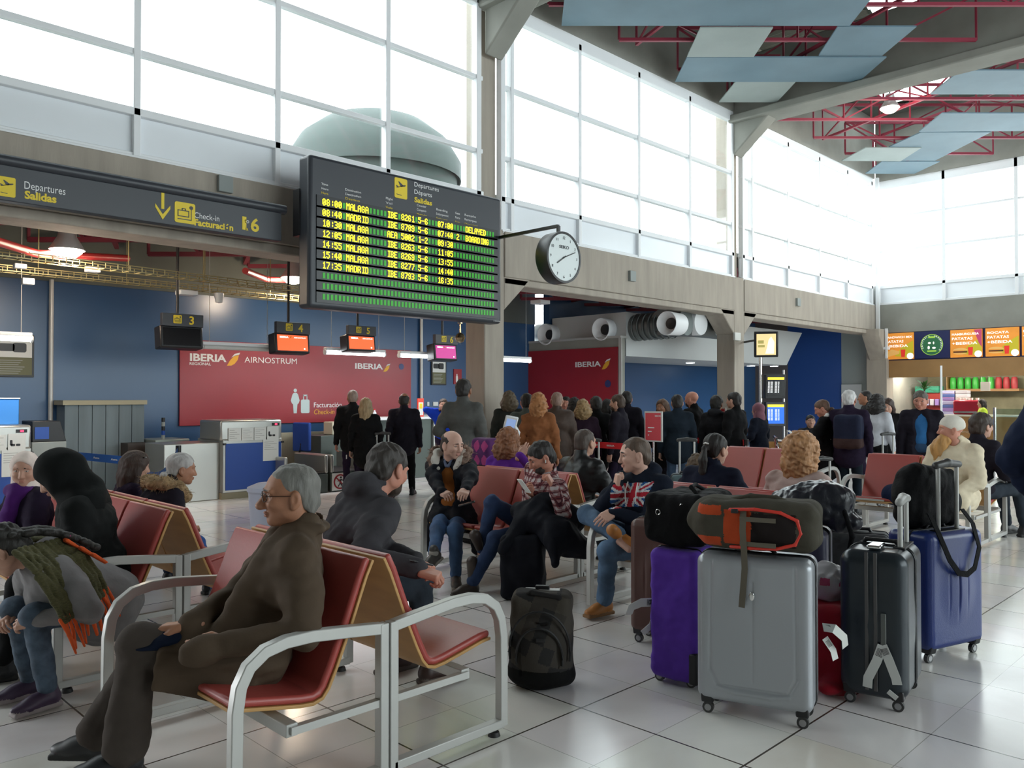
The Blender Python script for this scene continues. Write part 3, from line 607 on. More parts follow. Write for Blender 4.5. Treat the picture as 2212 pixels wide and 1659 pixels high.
for px, lb in ((923,'small wall socket plate beside the pipe'),(936,'white wall socket strip on the blue wall behind the counter')):
    A = atY(px,877,YC-.02); tag(MB().bx((A.x,YC-.02,A.z),(A.x+(.06 if px < 930 else .14),YC,A.z+.09)).build('wall_socket', M_PAPER, bevel=.003), lb, 'socket')
# ---------------- hanging check-in monitors ----------------
M_SCR = mat('screen_red', (.9,.1,.03), .4, emit=1.1, ecol=(1,.115,.03)); M_SCRP = mat('screen_purple', (.4,.03,.2), .4, emit=.7, ecol=(.62,.05,.30)); M_SCRO = mat('screen_dark', (.01,.01,.012), .2)
M_SWT = mat('screen_white', (1,1,1), .5, emit=.95)
for num, px, tp, bp, wpx in (('3',392,675,756,92),('4',631,694,766,75),('5',780,702,762,62),('6',962,722,781,50)):
    Ym = 11.5; A = atY(px-wpx/2,tp,Ym); B = atY(px+wpx/2,bp,Ym); w = B.x-A.x; zt, zb = A.z, B.z; e = empty('counter_monitor', (A.x,Ym,zb), 0, 'hanging screen under the yellow number %s %s'%(num, {'3':'with its display switched off','4':'with a red display','5':'with a red display','6':'with a purple display'}[num]), 'monitor', 'check-in desk monitors')
    H = zt-zb; hs = H*.36; tilt = Matrix.Rotation(-.12,3,'X')
    MB().bx((w*.03,-.03,H-hs),(w*.99,.05,H)).build('number_sign', M_CHAR, e, bevel=.004)
    MB().box((w/2,.1,(H-hs)/2),(w,.22,H-hs),0,tilt).build('casing', M_BLACK, e, bevel=.02)
    c_ = Vector((w/2,.1,(H-hs)/2)); U = EX; V = tilt@EZ; O = c_+tilt@Vector((-w/2+.04,-.1125,-(H-hs)/2+.035)); sw, sh = w-.08, H-hs-.07
    sc = decal('screen', [(0,0,sw,sh)], O, U, V, M_SCRO if num == '3' else M_SCRP if num == '6' else M_SCR, e)
    if num != '3':
        nO = O+tilt@Vector((0,-.004,0)); text('lettering','IBERIA',.028,M_SWT,e,nO+V*(sh*.80)+U*(sw*.08),U,V,width=sw*.28,bold=.001); text('lettering','AIRNOSTRUM',.024,M_SWT,e,nO+V*(sh*.80)+U*(sw*.54),U,V,width=sw*.4)
        k = sh*.16; decal('logo_feather', [[(0,0),(k*.4,k*.8),(k,k),(k*.7,.2*k)]], nO+V*(sh*.79)+U*(sw*.40), U, V, M_GOLD, e); decal('badge', [circ(0,0,.014,12)], nO+V*(sh*.14)+U*(sw*.88), U, V, M_SWT, e)
    bag_icon(e, (w*.28,-.032,H-hs+hs*.22), hs*.66); text('numeral', num, hs*.66, M_YEL, e, (w*.64,-.034,H-hs*.80), EX, EZ, bold=.004)
    MB().cyl((w*.42,.04,H),(w*.42,.04,4.92-zb),.02).build('hanger', M_BLACK, e)
# ---------------- check-in desks ----------------
def desk(x, label, papers=True):
    e = empty('check_in_desk', (x,12.0,0), 0, label, 'desk', 'steel check-in desks')
    MB().bx((-.0,0,.10),(1.0,.9,.92)).bx((-.85,.12,.0),(0,.85,.88)).build('body', M_STEEL, e, bevel=.01)
    MB().bx((0,.03,0),(1.0,.87,.10)).build('plinth', mat('plinth_beige',(.30,.26,.17),.6), e)
    MB().bx((-.04,.0,.905),(1.0,.75,1.22)).build('console', M_STEEL, e, bevel=.03)
    MB().bx((.04,-.012,.14),(.98,.0,.86)).build('blue_panel', M_BPAN, e, bevel=.003)
    MB().bx((.0,-.03,.84),(.04,.02,.87)).bx((.98,-.03,.84),(1.02,.02,.87)).build('bracket', M_BLACK, e)
    MB().bx((.82,-.006,1.12),(.95,.0,1.165)).build('indicator', M_BLACK, e); MB().bx((.87,-.01,1.13),(.91,.0,1.155)).build('red_light', mat('red_led',(1,.05,.1),.4,emit=2,ecol=(1,.03,.1)), e)
    for k, (x0,z0,x1,z1) in enumerate(((.08,.90,.29,1.10),(.30,.90,.50,1.10),(.51,.90,.71,1.10),(.73,.90,.93,1.11),(.66,.56,.93,.90))):
        s = MB().bx((x0,-.016,z0),(x1,-.013,z1)).build('paper_notice', M_PAPER, e)
        b = [(x0+.02,z1-.03*(j+1)-.012,x0+.02+(x1-x0-.05)*(.5+.5*((j*7+k)%3)/2),z1-.03*(j+1)-.006) for j in range(5)]
        decal('print', b if k != 3 else [rrect(x0+.02,z0+.06,x0+.05,z0+.13,.01),rrect(x0+.03,z0+.05,x0+.08,z0+.08,.01),rrect(x0+.09,z0+.05,x0+.14,z0+.08,.01)], (0,-.0165,0), EX, EZ, M_GTXT if k != 3 else M_BLACK, e, -.002)
    return e
desk(5.72, 'steel check-in desk with blue front and paper notices under monitor 4'); d2 = desk(2.10, 'steel check-in desk with blue front at the left edge of the photo')
e = empty('brochure_box', (2.75,12.3,1.22), 0, 'light blue box standing on the check-in desk at the left edge', 'box'); MB().bx((0,0,0),(.28,.2,.34)).build('body', mat('light_blue',(.03,.22,.62),.35), e, bevel=.01); MB().bx((-.01,-.01,.34),(.29,.21,.355)).build('rim', M_PAPER, e)
e = empty('printer_unit', (3.16,12.2,0), 0, 'grey unit with black hooded printer next to the left check-in desk', 'machine'); MB().bx((0,0,0),(.42,.6,.98)).build('cabinet', M_GREY, e, bevel=.01)
b = MB(); b.prism([(0,0),(.42,0),(.34,.28),(0,.28)], (0,.0,.98), EX, EZ, (0,.5,0)); b.build('hood', M_BLACK, e, bevel=.01); MB().bx((.03,-.012,1.02),(.2,.0,1.18)).build('blue_label', M_BPAN, e)
e = empty('plank_cabinet', (3.93,13.5,0), 0, 'grey vertical-plank cabinet with beige top against the blue wall', 'cabinet'); w = 1.18; b = MB()
for i in range(6): b.bx((i*w/6+.004,0,0),((i+1)*w/6-.004,.4,1.46))
b.build('plank_front', mat('plank_grey',(.13,.17,.19),.6,bump=.2,bscale=20,stretch=(1,1,.1),var=.2,vscale=5), e, bevel=.003); MB().bx((-.03,-.03,1.46),(w+.03,.42,1.53)).build('top', mat('beige_top',(.33,.30,.20),.5), e)
e = empty('low_steel_cabinet', (5.15,13.15,0), 0, 'low brushed steel cabinet behind the rope, left of the desk under monitor 4', 'cabinet'); MB().bx((0,0,0),(.55,.7,.9)).build('body', mat('pale_steel',(.30,.35,.33),.35,metal=.4), e, bevel=.01)
MB().bx((-.42,.0,0),(-.1,.3,.86)).build('dark_side_unit', mat('brown_black',(.035,.025,.02),.5), e)
t = empty('stack_light', (5.33,13.3,.9), 0, 'thin banded signal light on the low steel cabinet', 'signal light')
for k, mm in enumerate((M_GREY, M_BPAN, M_BLACK, M_GREY, M_BLACK)): MB().cyl((0,0,k*.07),(0,0,k*.07+.066),.028).build('segment', mm, t)
def office_chair(x, y, rz, label):
    e = empty('office_chair', (x,y,0), rz, label, 'chair', 'blue office chairs'); mb = mat('chair_blue',(.01,.055,.30),.7)
    MB().box((-.2,0,.86),(.07,.40,.52)).build('backrest', mb, e, bevel=.03, seg=4); MB().box((.05,0,.5),(.44,.44,.07)).build('seat', mb, e, bevel=.03, seg=4)
    MB().tube([(-.22,0,.74),(-.26,0,.58),(-.2,0,.46),(0,0,.45)], .02).build('back_bracket', M_BLACK, e); MB().cyl((.02,0,.1),(.02,0,.46),.025).build('gas_post', M_BLACK, e)
    for k in range(5):
        a_ = 2*PI*k/5; MB().bar((.02,0,.09),(.02+.28*math.cos(a_),.28*math.sin(a_),.06),.04,.025).cyl((.02+.28*math.cos(a_),.28*math.sin(a_)-.015,.03),(.02+.28*math.cos(a_),.28*math.sin(a_)+.015,.03),.03,n=10).build('leg', M_BLACK, e)
office_chair(7.90,13.12,.3,'blue office chair seen side-on behind the luggage belt'); office_chair(6.08,13.30,1.9,'blue office chair half hidden by the desk under monitor 4')
# luggage belts and the wide counter
M_DSTEEL = mat('dark_steel', (.10,.12,.11), .35, metal=.5)
for j, (x, lb) in enumerate(((6.60,'low luggage belt beside the desk with the blue front'),(7.45,'low luggage belt with the no-climbing notice'))):
    e = empty('luggage_belt', (x,11.7,0), 0, lb, 'conveyor', 'luggage belts'); MB().bx((0,0,0),(.8,1.0,.32)).build('body', M_DSTEEL, e, bevel=.02)
    for s in (0,.74): MB().bx((s,.0,.32),(s+.06,1.0,.62)).build('side_wall', M_STEEL, e, bevel=.02)
    MB().bx((.06,0,.32),(.74,1.0,.335)).build('belt', M_RUBBER, e)
    if j:
        n_ = MB().bx((.02,-.012,.02),(.32,-.002,.31)).build('notice', M_PAPER, e); b = MB(); b.lathe([(.10,0),(.125,0),(.125,-.006),(.10,-.006),(.10,0)], (.17,-.012,.165), EY, 28); b.bar((.09,-.016,.24),(.25,-.016,.09),.022,.004,up=(0,1,0)); b.build('red_ring', M_RED, e)
        decal('running_figure', [circ(.185,.235,.018,10),[(.15,.20),(.20,.21),(.19,.14),(.16,.14)],[(.165,.14),(.19,.14),(.215,.09),(.2,.085)],[(.16,.14),(.175,.14),(.14,.08),(.125,.09)],[(.2,.21),(.235,.18),(.228,.17),(.195,.195)],[(.15,.2),(.12,.175),(.127,.165),(.16,.185)]], (0,-.013,0), EX, EZ, M_BLACK, e)
e = empty('back_panel', (6.75,13.6,0), 0, 'brushed steel back panel behind the luggage belts', 'panel'); MB().bx((0,0,.0),(1.9,.06,.92)).build('sheet', mat('gold_steel',(.42,.38,.28),.3,metal=.7), e, bevel=.005)
e = empty('service_counter', (8.75,12.5,0), 0, 'wide check-in counter with bright white top where people are being served', 'counter')
MB().bx((0,.05,0),(1.55,.75,1.14)).bx((1.62,.05,0),(2.5,.75,1.14)).build('body', M_DSTEEL, e, bevel=.01); MB().bx((-.05,-.02,1.14),(2.55,.8,1.19)).build('worktop', mat('white_top',(.8,.82,.82),.3), e, bevel=.008)
MB().bx((1.66,.02,.9),(2.45,.05,1.12)).build('blue_band', M_BPAN, e); MB().bx((1.62,.03,.3),(2.5,.05,.88)).build('pale_panel', mat('pale_blue_panel',(.25,.33,.42),.4), e); MB().bx((1.56,.0,.2),(1.62,.6,1.13)).build('divider', M_STEEL, e)
e = empty('table_sign', (9.95,12.55,1.19), 0, 'small upright red and white sign on the wide counter', 'sign'); MB().bx((0,0,0),(.15,.03,.36)).build('frame', mat('orange_red',(.75,.06,.03),.4), e, bevel=.004); MB().bx((.02,-.004,.03),(.13,0,.28)).build('sheet', M_PAPER, e); MB().bx((.04,-.007,.16),(.11,-.004,.26)).build('yellow_patch', M_YEL, e)
e = empty('bottle', (9.0,12.65,1.19), 0, 'clear bottle with a red cap on the wide counter', 'bottle'); MB().lathe([(0,0),(.035,0),(.035,.09),(.015,.12),(.015,.14),(0,.14)],(0,0,0),EZ,14).build('body', mat('pet_clear',(.7,.75,.78),.15), e); MB().cyl((0,0,.14),(0,0,.165),.017).build('cap', M_LRED, e)
e = empty('paper_stack', (10.35,12.7,1.19), 0, 'flat stack of white papers on the wide counter', 'papers'); MB().bx((0,0,0),(.3,.22,.03)).build('sheets', M_PAPER, e)
e = empty('label_printer', (8.24,12.9,0), 0, 'cream label printer on a steel stand behind the served couple', 'printer'); MB().bx((-.3,-.1,0),(.45,.45,.88)).build('stand', M_DSTEEL, e, bevel=.01); MB().bx((0,0,.88),(.24,.3,1.12)).build('casing', mat('cream',(.55,.52,.40),.5), e, bevel=.015); MB().bx((.12,-.005,.96),(.18,0,1.04)).build('slot', M_BLACK, e)
e = empty('waste_bin', atz(597,1150,0), 0, 'pale lilac waste bin behind the elderly man', 'bin'); p_ = e.location; e.location = (4.1,7.6,0)
MB().lathe([(0,0),(.15,0),(.19,.62),(0,.62)],(0,0,0),EZ,24).build('drum', mat('lilac_plastic',(.45,.47,.58),.5), e); MB().lathe([(.19,.62),(.205,.64),(.2,.68),(.1,.72),(0,.73)],(0,0,0),EZ,24).build('lid', mat('lilac_plastic',(0,0,0)), e)
# ---------------- queue barriers ----------------
def post(p, label, h=.97, head=M_BLACK):
    e = empty('barrier_post', (p[0],p[1],0), 0, label, 'barrier post', 'queue barrier posts'); MB().lathe([(0,0),(.17,0),(.17,.012),(.05,.03),(.028,.04)],(0,0,0),EZ,28).build('base', M_CHROME, e)
    MB().cyl((0,0,.03),(0,0,h-.09),.026).build('pole', M_CHROME, e); MB().cyl((0,0,h-.09),(0,0,h),.034).build('head', head, e); return e
def belt(a, c, m, label, sag=0, w=.085, z=.92, words=None):
    a = Vector((a[0],a[1],z)); c = Vector((c[0],c[1],z)); d = (c-a).normalized(); a += d*.04; c -= d*.04; n = 10
    pts = [a+(c-a)*(i/n)-EZ*sag*4*(i/n)*(1-i/n) for i in range(n+1)]; b = MB(); b.sweep(pts, [(-.002,-w/2),(.002,-w/2),(.002,w/2),(-.002,w/2)]); e = empty('barrier_belt', (0,0,0), 0, label, 'barrier belt', 'queue barrier belts'); b.build('webbing', m, e)
    if words:
        L = (c-a).length; nn = Vector((0,0,1)).cross(d); s_ = 1
        if nn.dot(a-cam.location) > 0: d2 = d; nn = -nn
        else: d2 = d
        U = -d if EZ.cross(-d).dot(a-cam.location) > 0 and False else d
        if U.cross(EZ).dot(a-cam.location) > 0: U = -U
        for t_ in (.25,.5,.75):
            text('lettering', words, .022, M_WTXT, e, a+(c-a)*t_+U.cross(EZ)*.004-EZ*.011-U*.06, U, EZ, width=.14, bold=.0005)
    return e
M_BELTR = mat('belt_red',(.80,.02,.03),.5); M_BELTB = mat('belt_blue',(.01,.12,.50),.5)
q1, q2, q3 = (8.97,8.80), (8.90,7.85), (8.80,6.6)
post(q1,'chrome barrier post by the tablet stand'); post(q2,'chrome barrier post in the middle of the long red belt'); post(q3,'chrome barrier post under the tall red notice')
belt(q1,q2,M_BELTR,'red queue belt nearest the first column',words='IBERIA'); belt(q2,q3,M_BELTR,'red queue belt running behind the leather jacket man',words='IBERIA')
q4, q5 = (10.8,6.98), (10.75,5.95); post(q4,'chrome barrier post left of the second red belt'); post(q5,'chrome barrier post right of the second red belt'); belt(q4,q5,M_BELTR,'short red queue belt in front of the second column',words='IBERIA')
q6, q7 = (3.0,10.4), (3.22,8.75); post(q6,'dark-headed barrier post at the left end of the blue belt'); post(q7,'barrier post hidden behind the long-haired seated woman'); belt(q6,q7,M_BELTB,'bright blue queue belt at the left',words='Aena')
q8 = (4.32,10.3); post(q8,'slim barrier post at the end of the drooping dark blue belt'); belt(q7,q8,mat('belt_navy',(.01,.05,.16),.5),'drooping dark blue queue belt',sag=.22,w=.05)
def poster_stand(x, y, rz, lab, w, h, z):
    e = empty('notice_stand', (x,y,0), rz, lab, 'sign', 'red notices on stands'); MB().bx((-.012,-w/2,z),(.012,w/2,z+h)).build('frame', M_ALU, e, bevel=.003); MB().bx((-.02,-w/2+.02,z+.02),(-.012,w/2-.02,z+h-.02)).build('red_sheet', mat('notice_red',(.60,.03,.05),.4), e)
    text('lettering','IBERIA',.02,M_WTXT,e,(-.022,-.03,z+h-.07),-EY,EZ,width=.12); b = MB()
    for k in range(3): b.bx((-.022,-.02+.04*k,z+h*.45-.05*k),(-.020,w/2-.06,z+h*.45-.05*k+.012))
    b.build('print', M_WTXT, e); MB().cyl((0,0,.0),(0,0,z),.014).build('rod', M_CHROME, e); MB().lathe([(0,0),(.14,0),(.14,.012),(0,.02)],(0,0,0),EZ,24).build('base', M_CHROME, e)
poster_stand(9.12,6.42,.1,'tall red notice on a stand above the long red belt',.27,.41,.98); poster_stand(10.95,6.5,.1,'narrow red notice on a stand behind the short red belt',.2,.42,1.0)
# tablet stand by the column
e = empty('tablet_stand', (7.6,7.55,0), PI, 'white tablet on a curved stand by the first column', 'tablet stand')
MB().lathe([(0,0),(.2,0),(.2,.015),(0,.03)],(0,0,0),EZ,24).build('base', M_WHITE, e); MB().tube([(0,0,.02),(0,0,.8),(.0,.04,1.0),(.0,.07,1.12),(.04,.04,1.2)],.025).build('neck', M_WHITE, e)
T = Matrix.Rotation(.35,3,'X')@Matrix.Rotation(-.2,3,'Y'); T = Matrix.Rotation(PI*.25,3,'Z')@Matrix.Rotation(.45,3,'Y')@Matrix.Rotation(-.22,3,'X')
MB().box((.09,0,1.20),(.03,.17,.31),0,T).build('casing', M_WHITE, e, bevel=.02); MB().box(Vector((.09,0,1.20))+T@Vector((.0165,0,.02)),(.003,.12,.19),0,T).build('screen', mat('tablet_screen',(.2,.3,.5),.3,emit=.5,ecol=(.3,.42,.75)), e)
# flight information post by the second column
e = empty('flight_info_post', (17.7,9.1,0), math.radians(-135), 'post carrying a black flight list screen above a blue one', 'information screens')
MB().cyl((0,-.30,0),(0,-.30,2.6),.04).build('post', M_CHROME, e); MB().cyl((0,.24,0),(0,.24,2.2),.025).build('post', M_CHROME, e)
M_SB = mat('screen_blue',(.01,.1,.7),.4,emit=.8,ecol=(.01,.14,.75)); M_SY = mat('screen_yellow',(.9,.7,.05),.4,emit=.8,ecol=(1,.72,.04))
for nm, z, m_, tl in (('upper_screen',1.82,M_SCRO,.12),('lower_screen',1.18,M_SB,0)):
    T = Matrix.Rotation(tl,3,'Y'); c_ = Vector((.08,0,z)); s_ = MB().box(c_,(.16,.46,.56),0,T).build(nm, M_BLACK, e, bevel=.01); U, V = T@EY, T@EZ; n_ = T@EX; O = c_+n_*.083
    decal('display', [(-.19,-.22,.19,.16)], O, U, V, m_, s_); decal('header', [(-.19,.16,.19,.22)], O, U, V, M_SY, s_)
    decal('rows', [(x0,-.2+.03*k,x0+w_,-.188+.03*k) for k in range(2,11) for x0, w_ in ((-.18,.04),(-.12,.05),(-.02,.05),(.05,.03))], O+n_*.002, U, V, M_SWT, s_)
# advertising screen on an arm from the second column
p = atd(1655,743,17.6); e = empty('advert_screen', p, math.radians(-150), 'boxy screen showing a pale yellow picture, on an arm from the second column', 'monitor')
T = Matrix.Rotation(.16,3,'Y')
MB().box((-.05,0,0),(.16,.5,.56),0,T).box((-.2,0,-.03),(.2,.36,.4),0,T).build('casing', M_BLACK, e, bevel=.02)
U, V, n_ = T@EY, T@EZ, T@EX; O = Vector((-.05,0,0))+n_*.082
decal('display', [(-.2,-.23,.2,.23)], O, U, V, mat('screen_cream',(.8,.65,.3),.4,emit=.6,ecol=(.85,.66,.33)), e); decal('picture_figure', [[(-.02,-.2),(.16,-.2),(.17,.05),(.1,.17),(.05,.1),(.02,-.05)]], O+n_*.002, U, V, mat('screen_pale',(.9,.85,.7),.4,emit=.75,ecol=(.9,.82,.66)), e); decal('picture_patch', [(-.17,.02,-.05,.09),(-.17,-.06,-.03,-.01)], O+n_*.002, U, V, mat('screen_olive',(.4,.35,.1),.4,emit=.3,ecol=(.7,.6,.2)), e)
q = Vector((16.9,W,p.z)); iv = Matrix.Rotation(math.radians(150),3,'Z'); MB().bar(iv@(Vector((17.1,W,p.z+.12))-p), iv@Vector((0,0,.12)), .04).build('arm', M_BLACK, e)
tag(MB().bx((16.62,W-.03,2.86),(16.88,W+.02,3.04)).build('box_speaker', M_PAPER, bevel=.01), 'small pale plate high on the second column', 'box')
# ---------------- cafe at the right end ----------------
M_CW = mat('cafe_wood',(.36,.20,.075),.45,var=.12,vscale=2); M_ORG = mat('menu_orange',(.72,.26,.03),.45,emit=.35,ecol=(.78,.30,.04),var=.15,vscale=3); M_OLV = mat('menu_olive',(.50,.42,.02),.45,emit=.3,ecol=(.55,.45,.02)); M_MAG = mat('menu_magenta',(.5,.05,.15),.45,emit=.25)
M_NAVYP = mat('menu_navy',(.008,.015,.09),.4); M_LTXT = mat('menu_white',(.85,.85,.8),.5,emit=.6,ecol=(.9,.85,.75)); M_BUN = mat('menu_bun',(.75,.42,.12),.5,emit=.3); M_CUP = mat('menu_cup',(.7,.03,.02),.5,emit=.35)
def Yx(px): t = (px-1106)/F; return (XR-.06)*(1-t)/(1+t)
struct(MB().bx((XR,YB,2.14),(XR+.3,W-.12,2.64)).build('beam', M_CW)); struct(MB().bx((XR+.02,YB,2.64),(XR+.3,W-.12,3.47)).build('wall_right', M_NAVYP))
z0, z1 = 2.67, 3.44
def menu(pa, pb, label, lines, col2, food):
    ya, yb = Yx(pa), Yx(pb); w = ya-yb; e = empty('menu_board', (XR-.04,ya,z0), 0, label, 'menu board', 'lit menu boards over the cafe'); h = z1-z0
    MB().bx((0,-w,0),(.05,0,h)).build('panel', M_ORG, e, bevel=.004)
    O = Vector((-.003,0,0)); U = -EY
    decal('colour_field', [[(.35*w,.12*h),(w-.01,.05*h),(w-.01,.7*h),(.6*w,.45*h)]], O, U, EZ, M_OLV, e)
    if col2: decal('magenta_field', [[(.75*w,.98*h),(w-.01,.98*h),(w-.01,.35*h),(.9*w,.5*h)]], O+Vector((-.003,0,0)), U, EZ, M_MAG, e)
    for k, (s, ww) in enumerate(lines): text('lettering', s, .075 if k else .06, M_LTXT, e, (-.008,-.05*w,h*(.80-.17*k)), U, EZ, width=w*ww, bold=.002)
    decal('cup', [[(.58*w,.08*h),(.70*w,.08*h),(.72*w,.36*h),(.56*w,.36*h)]], O+Vector((-.004,0,0)), U, EZ, M_CUP, e)
    if food: decal('bread', [circ(.32*w,.24*h,.24*w,20,.10*h,0,PI),circ(.32*w,.16*h,.22*w,20,.06*h,PI,2*PI)], O+Vector((-.006,0,0)), U, EZ, M_BUN, e); decal('filling', [rrect(.1*w,.17*h,.54*w,.22*h,.01)], O+Vector((-.008,0,0)), U, EZ, mat('menu_brown',(.12,.04,.01),.5), e)
    else: decal('bread', [[(.05*w,.08*h),(.5*w,.2*h),(.52*w,.3*h),(.25*w,.38*h),(.08*w,.28*h)]], O+Vector((-.006,0,0)), U, EZ, M_BUN, e)
    decal('white_disc', [circ(.88*w,.11*h,.115*w,20)], O+Vector((-.006,0,0)), U, EZ, M_LTXT, e)
menu(1911,1974,'leftmost orange menu board, sandwich mix offer',[('SANDWICH MIX',.9),('PATATAS',.6),('+BEBIDA',.75)],0,0)
menu(2053,2122,'orange and pink menu board, hamburguesa offer',[('HAMBURGUESA',.85),('PATATAS',.65),('+BEBIDA',.8)],1,1)
menu(2129,2202,'orange menu board on the right, bocata offer',[('BOCATA',.65),('PATATAS',.65),('+BEBIDA',.75)],0,1)
menu(2208,2262,'orange menu board cut off by the right edge of the photo',[('PATATAS',.65),('+BEBIDA',.75)],0,1)
ya = Yx(1975); yb = Yx(2052); e = empty('cafe_logo_board', (XR-.04,ya,z0), 0, 'navy board with the round green cafe emblem', 'sign'); w = ya-yb
MB().bx((0,-w,0),(.05,0,z1-z0)).build('panel', M_NAVYP, e, bevel=.004); M_EMB = mat('emblem_green',(.02,.12,.05),.5,emit=.12,ecol=(.05,.3,.12)); M_EML = mat('emblem_lime',(.3,.5,.05),.5,emit=.4,ecol=(.35,.6,.08))
cy, cz = w*.5, .385
decal('emblem_disc', [circ(cy,cz,.30,40)], (-.003,0,0), -EY, EZ, M_EMB, e); b = MB().lathe([(.285,0),(.30,0),(.30,-.006),(.285,-.006),(.285,0)], (-.004,-cy,cz), EX, 48); b.build('emblem_ring', M_EML, e)
decal('emblem_bands', [rrect(cy-.09,cz+.19,cy+.09,cz+.24,.01),rrect(cy-.12,cz-.20,cy+.12,cz-.16,.01)], (-.007,0,0), -EY, EZ, M_EML, e); decal('emblem_figures', [circ(cy-.06,cz+.05,.04,10,.03),circ(cy+.05,cz+.05,.02,10,.04),circ(cy-.08,cz-.08,.03,10,.05),circ(cy+.06,cz-.09,.05,10,.03)], (-.007,0,0), -EY, EZ, M_LTXT, e)
for s, a0, a1 in (('CAFETERIA',205,110),('AEROPUERTO',75,-30)):
    for k, ch in enumerate(s):
        a_ = math.radians(a0+(a1-a0)*k/(len(s)-1)); text('letter', ch, .04, M_LTXT, e, (-.007,-(cy+.24*math.cos(a_))+ .0,cz+.24*math.sin(a_)), -Vector((0,math.sin(a_),0))+Vector((0,0,-math.cos(a_))), Vector((0,-math.cos(a_),math.sin(a_))), bold=.001)
# interior
struct(MB().bx((29,YB,0),(29.2,W,3)).build('wall_right', mat('cafe_back',(.28,.27,.17),.6,var=.2,vscale=3))); struct(MB().bx((XR+.3,YB,2.5),(29.2,W+.1,2.6)).build('ceiling', M_SOFF)); struct(MB().bx((XR+.3,W-.1,0),(29.2,W,3)).build('wall_back', M_CONCD))
M_LED = mat('cafe_lamp',(1,1,1),.4,emit=12,ecol=(1,.93,.8))
for j, (px, Y_) in enumerate(((1973,8.7),(2062,7.6),(2155,6.4),(2250,5.0))):
    e = empty('cafe_downlight', (26.3,Y_*1.04,2.5), 0, 'small bright cafe ceiling lamp, number %s from the left'%['one','two','three','four'][j], 'lamp', 'cafe ceiling lamps'); MB().cyl((0,0,-.03),(0,0,0),.07,n=16).build('lens', M_LED, e)
    l = bpy.data.lights.new('cafe_light','POINT'); l.energy = 45; l.color = (1,.9,.75); l.shadow_soft_size = .1; lo = bpy.data.objects.new('cafe_light', l); COL.objects.link(lo); lo.parent = e; lo.location = (0,0,-.2)
def Xc(px, X): t = (px-1106)/F; return X*(1-t)/(1+t)
e = empty('cafe_counter', (26.2,0,0), 0, 'long cafe counter under the menu boards', 'counter'); MB().bx((0,-2,0),(.7,Xc(2040,26.2),1.0)).build('body', M_CW, e); MB().bx((-.05,-2,1.0),(.75,Xc(2040,26.2)+.03,1.05)).build('worktop', M_PAPER, e)
e = empty('cafe_shelf', (28.3,0,0), 0, 'wooden shelf for snack bags at the back of the cafe', 'shelf'); ya, yb = Xc(2044,28.3), Xc(2145,28.3); MB().bx((0,yb-.7,1.74),(.72,ya,1.82)).bx((0,ya-.03,1.82),(.72,ya,2.4)).build('board', M_CW, e)
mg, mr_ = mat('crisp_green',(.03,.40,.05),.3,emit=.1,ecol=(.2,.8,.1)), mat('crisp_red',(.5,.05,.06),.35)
for k in range(9):
    y_ = ya-.16-k*.215; g_ = k < 6; o = MB(); o.lathe([(0,0),(.085,.0),(.095,.12),(.09,.27),(.07,.36),(0,.37)],(28.45,y_,1.82),EZ,10); o = o.build('snack_bag', mg if g_ else mr_)
    tag(o, ('green snack bag on the cafe shelf, %s from the left'%['first','second','third','fourth','fifth','sixth'][k]) if g_ else ('red snack bag on the cafe shelf, %s of the red ones'%['first','second','third'][k-6]), 'snack bag', 'snack bags on the cafe shelf')
cols = [(.45,.45,.7),(.5,.5,.55),(.3,.2,.5),(.6,.6,.6),(.1,.15,.4),(.7,.7,.75)]
for k in range(14):
    c_ = k%2; r_ = k//2; y_ = Xc(2048,26.6)-.05-c_*.36; tag(MB().box((26.6,y_,1.08+r_*.105),(.3,.33,.1)).build('sweets_box', mat('sweets%d'%(k%6), cols[k%6], .25), bevel=.01), 'stacked sweets box on the cafe counter, %s column, %s from the bottom'%(['left','right'][c_],['first','second','third','fourth','fifth','sixth','seventh'][r_]), 'sweets box', 'stacked sweets boxes')
e = empty('coffee_machine', (26.5,Xc(2092,26.5),1.05), 0, 'red coffee machine on the cafe counter', 'coffee machine'); MB().bx((-.25,-.35,0),(.25,.35,.42)).build('body', mat('machine_red',(.30,.01,.03),.25), e, bevel=.04); MB().bx((-.3,-.3,.05),(-.25,.3,.1)).build('tray', M_CHROME, e)
for k in range(4): MB().cyl((-.05,-.25+.16*k,.42),(-.05,-.25+.16*k,.49),.04,.05,n=14).build('cup', M_PAPER, e)
e = empty('paper_sign', (26.25,Xc(2118,26.25),1.74), 0, 'white sheet hanging above the worker in the yellow vest', 'paper'); MB().bx((0,-.25,0),(.01,0,.26)).build('sheet', M_PAPER, e); MB().cyl((.005,-.03,.26),(.005,-.03,.76),.004,n=6).cyl((.005,-.22,.26),(.005,-.22,.76),.004,n=6).build('string', M_ALU, e)
e = empty('drinks_cooler', (27.5,Xc(1926,27.5),0), 0, 'dark red drinks cooler at the left end of the cafe', 'fridge'); MB().bx((-.3,-.5,0),(.3,.25,1.88)).build('cabinet', mat('cooler_red',(.28,.008,.012),.35), e, bevel=.03); MB().bx((-.31,-.45,.3),(-.3,.2,1.5)).build('door', M_SCRO, e)
MB().lathe([(0,0),(.05,.0),(.05,.22),(.02,.32),(.02,.38),(0,.38)],(0,-.1,1.88),EZ,14).build('bottle_topper', mat('topper',(.35,.06,.03),.4), e)
e = empty('shelf_unit', (27.6,Xc(1990,27.6),0), 0, 'green and red shop shelf unit at the left of the cafe', 'shelf'); MB().bx((-.2,-.9,0),(.2,.1,1.7)).build('carcass', mat('unit_red',(.25,.02,.015),.5), e); MB().bx((-.25,-.6,1.7),(.2,.1,1.9)).build('green_top', mat('unit_green',(.01,.2,.12),.5), e)
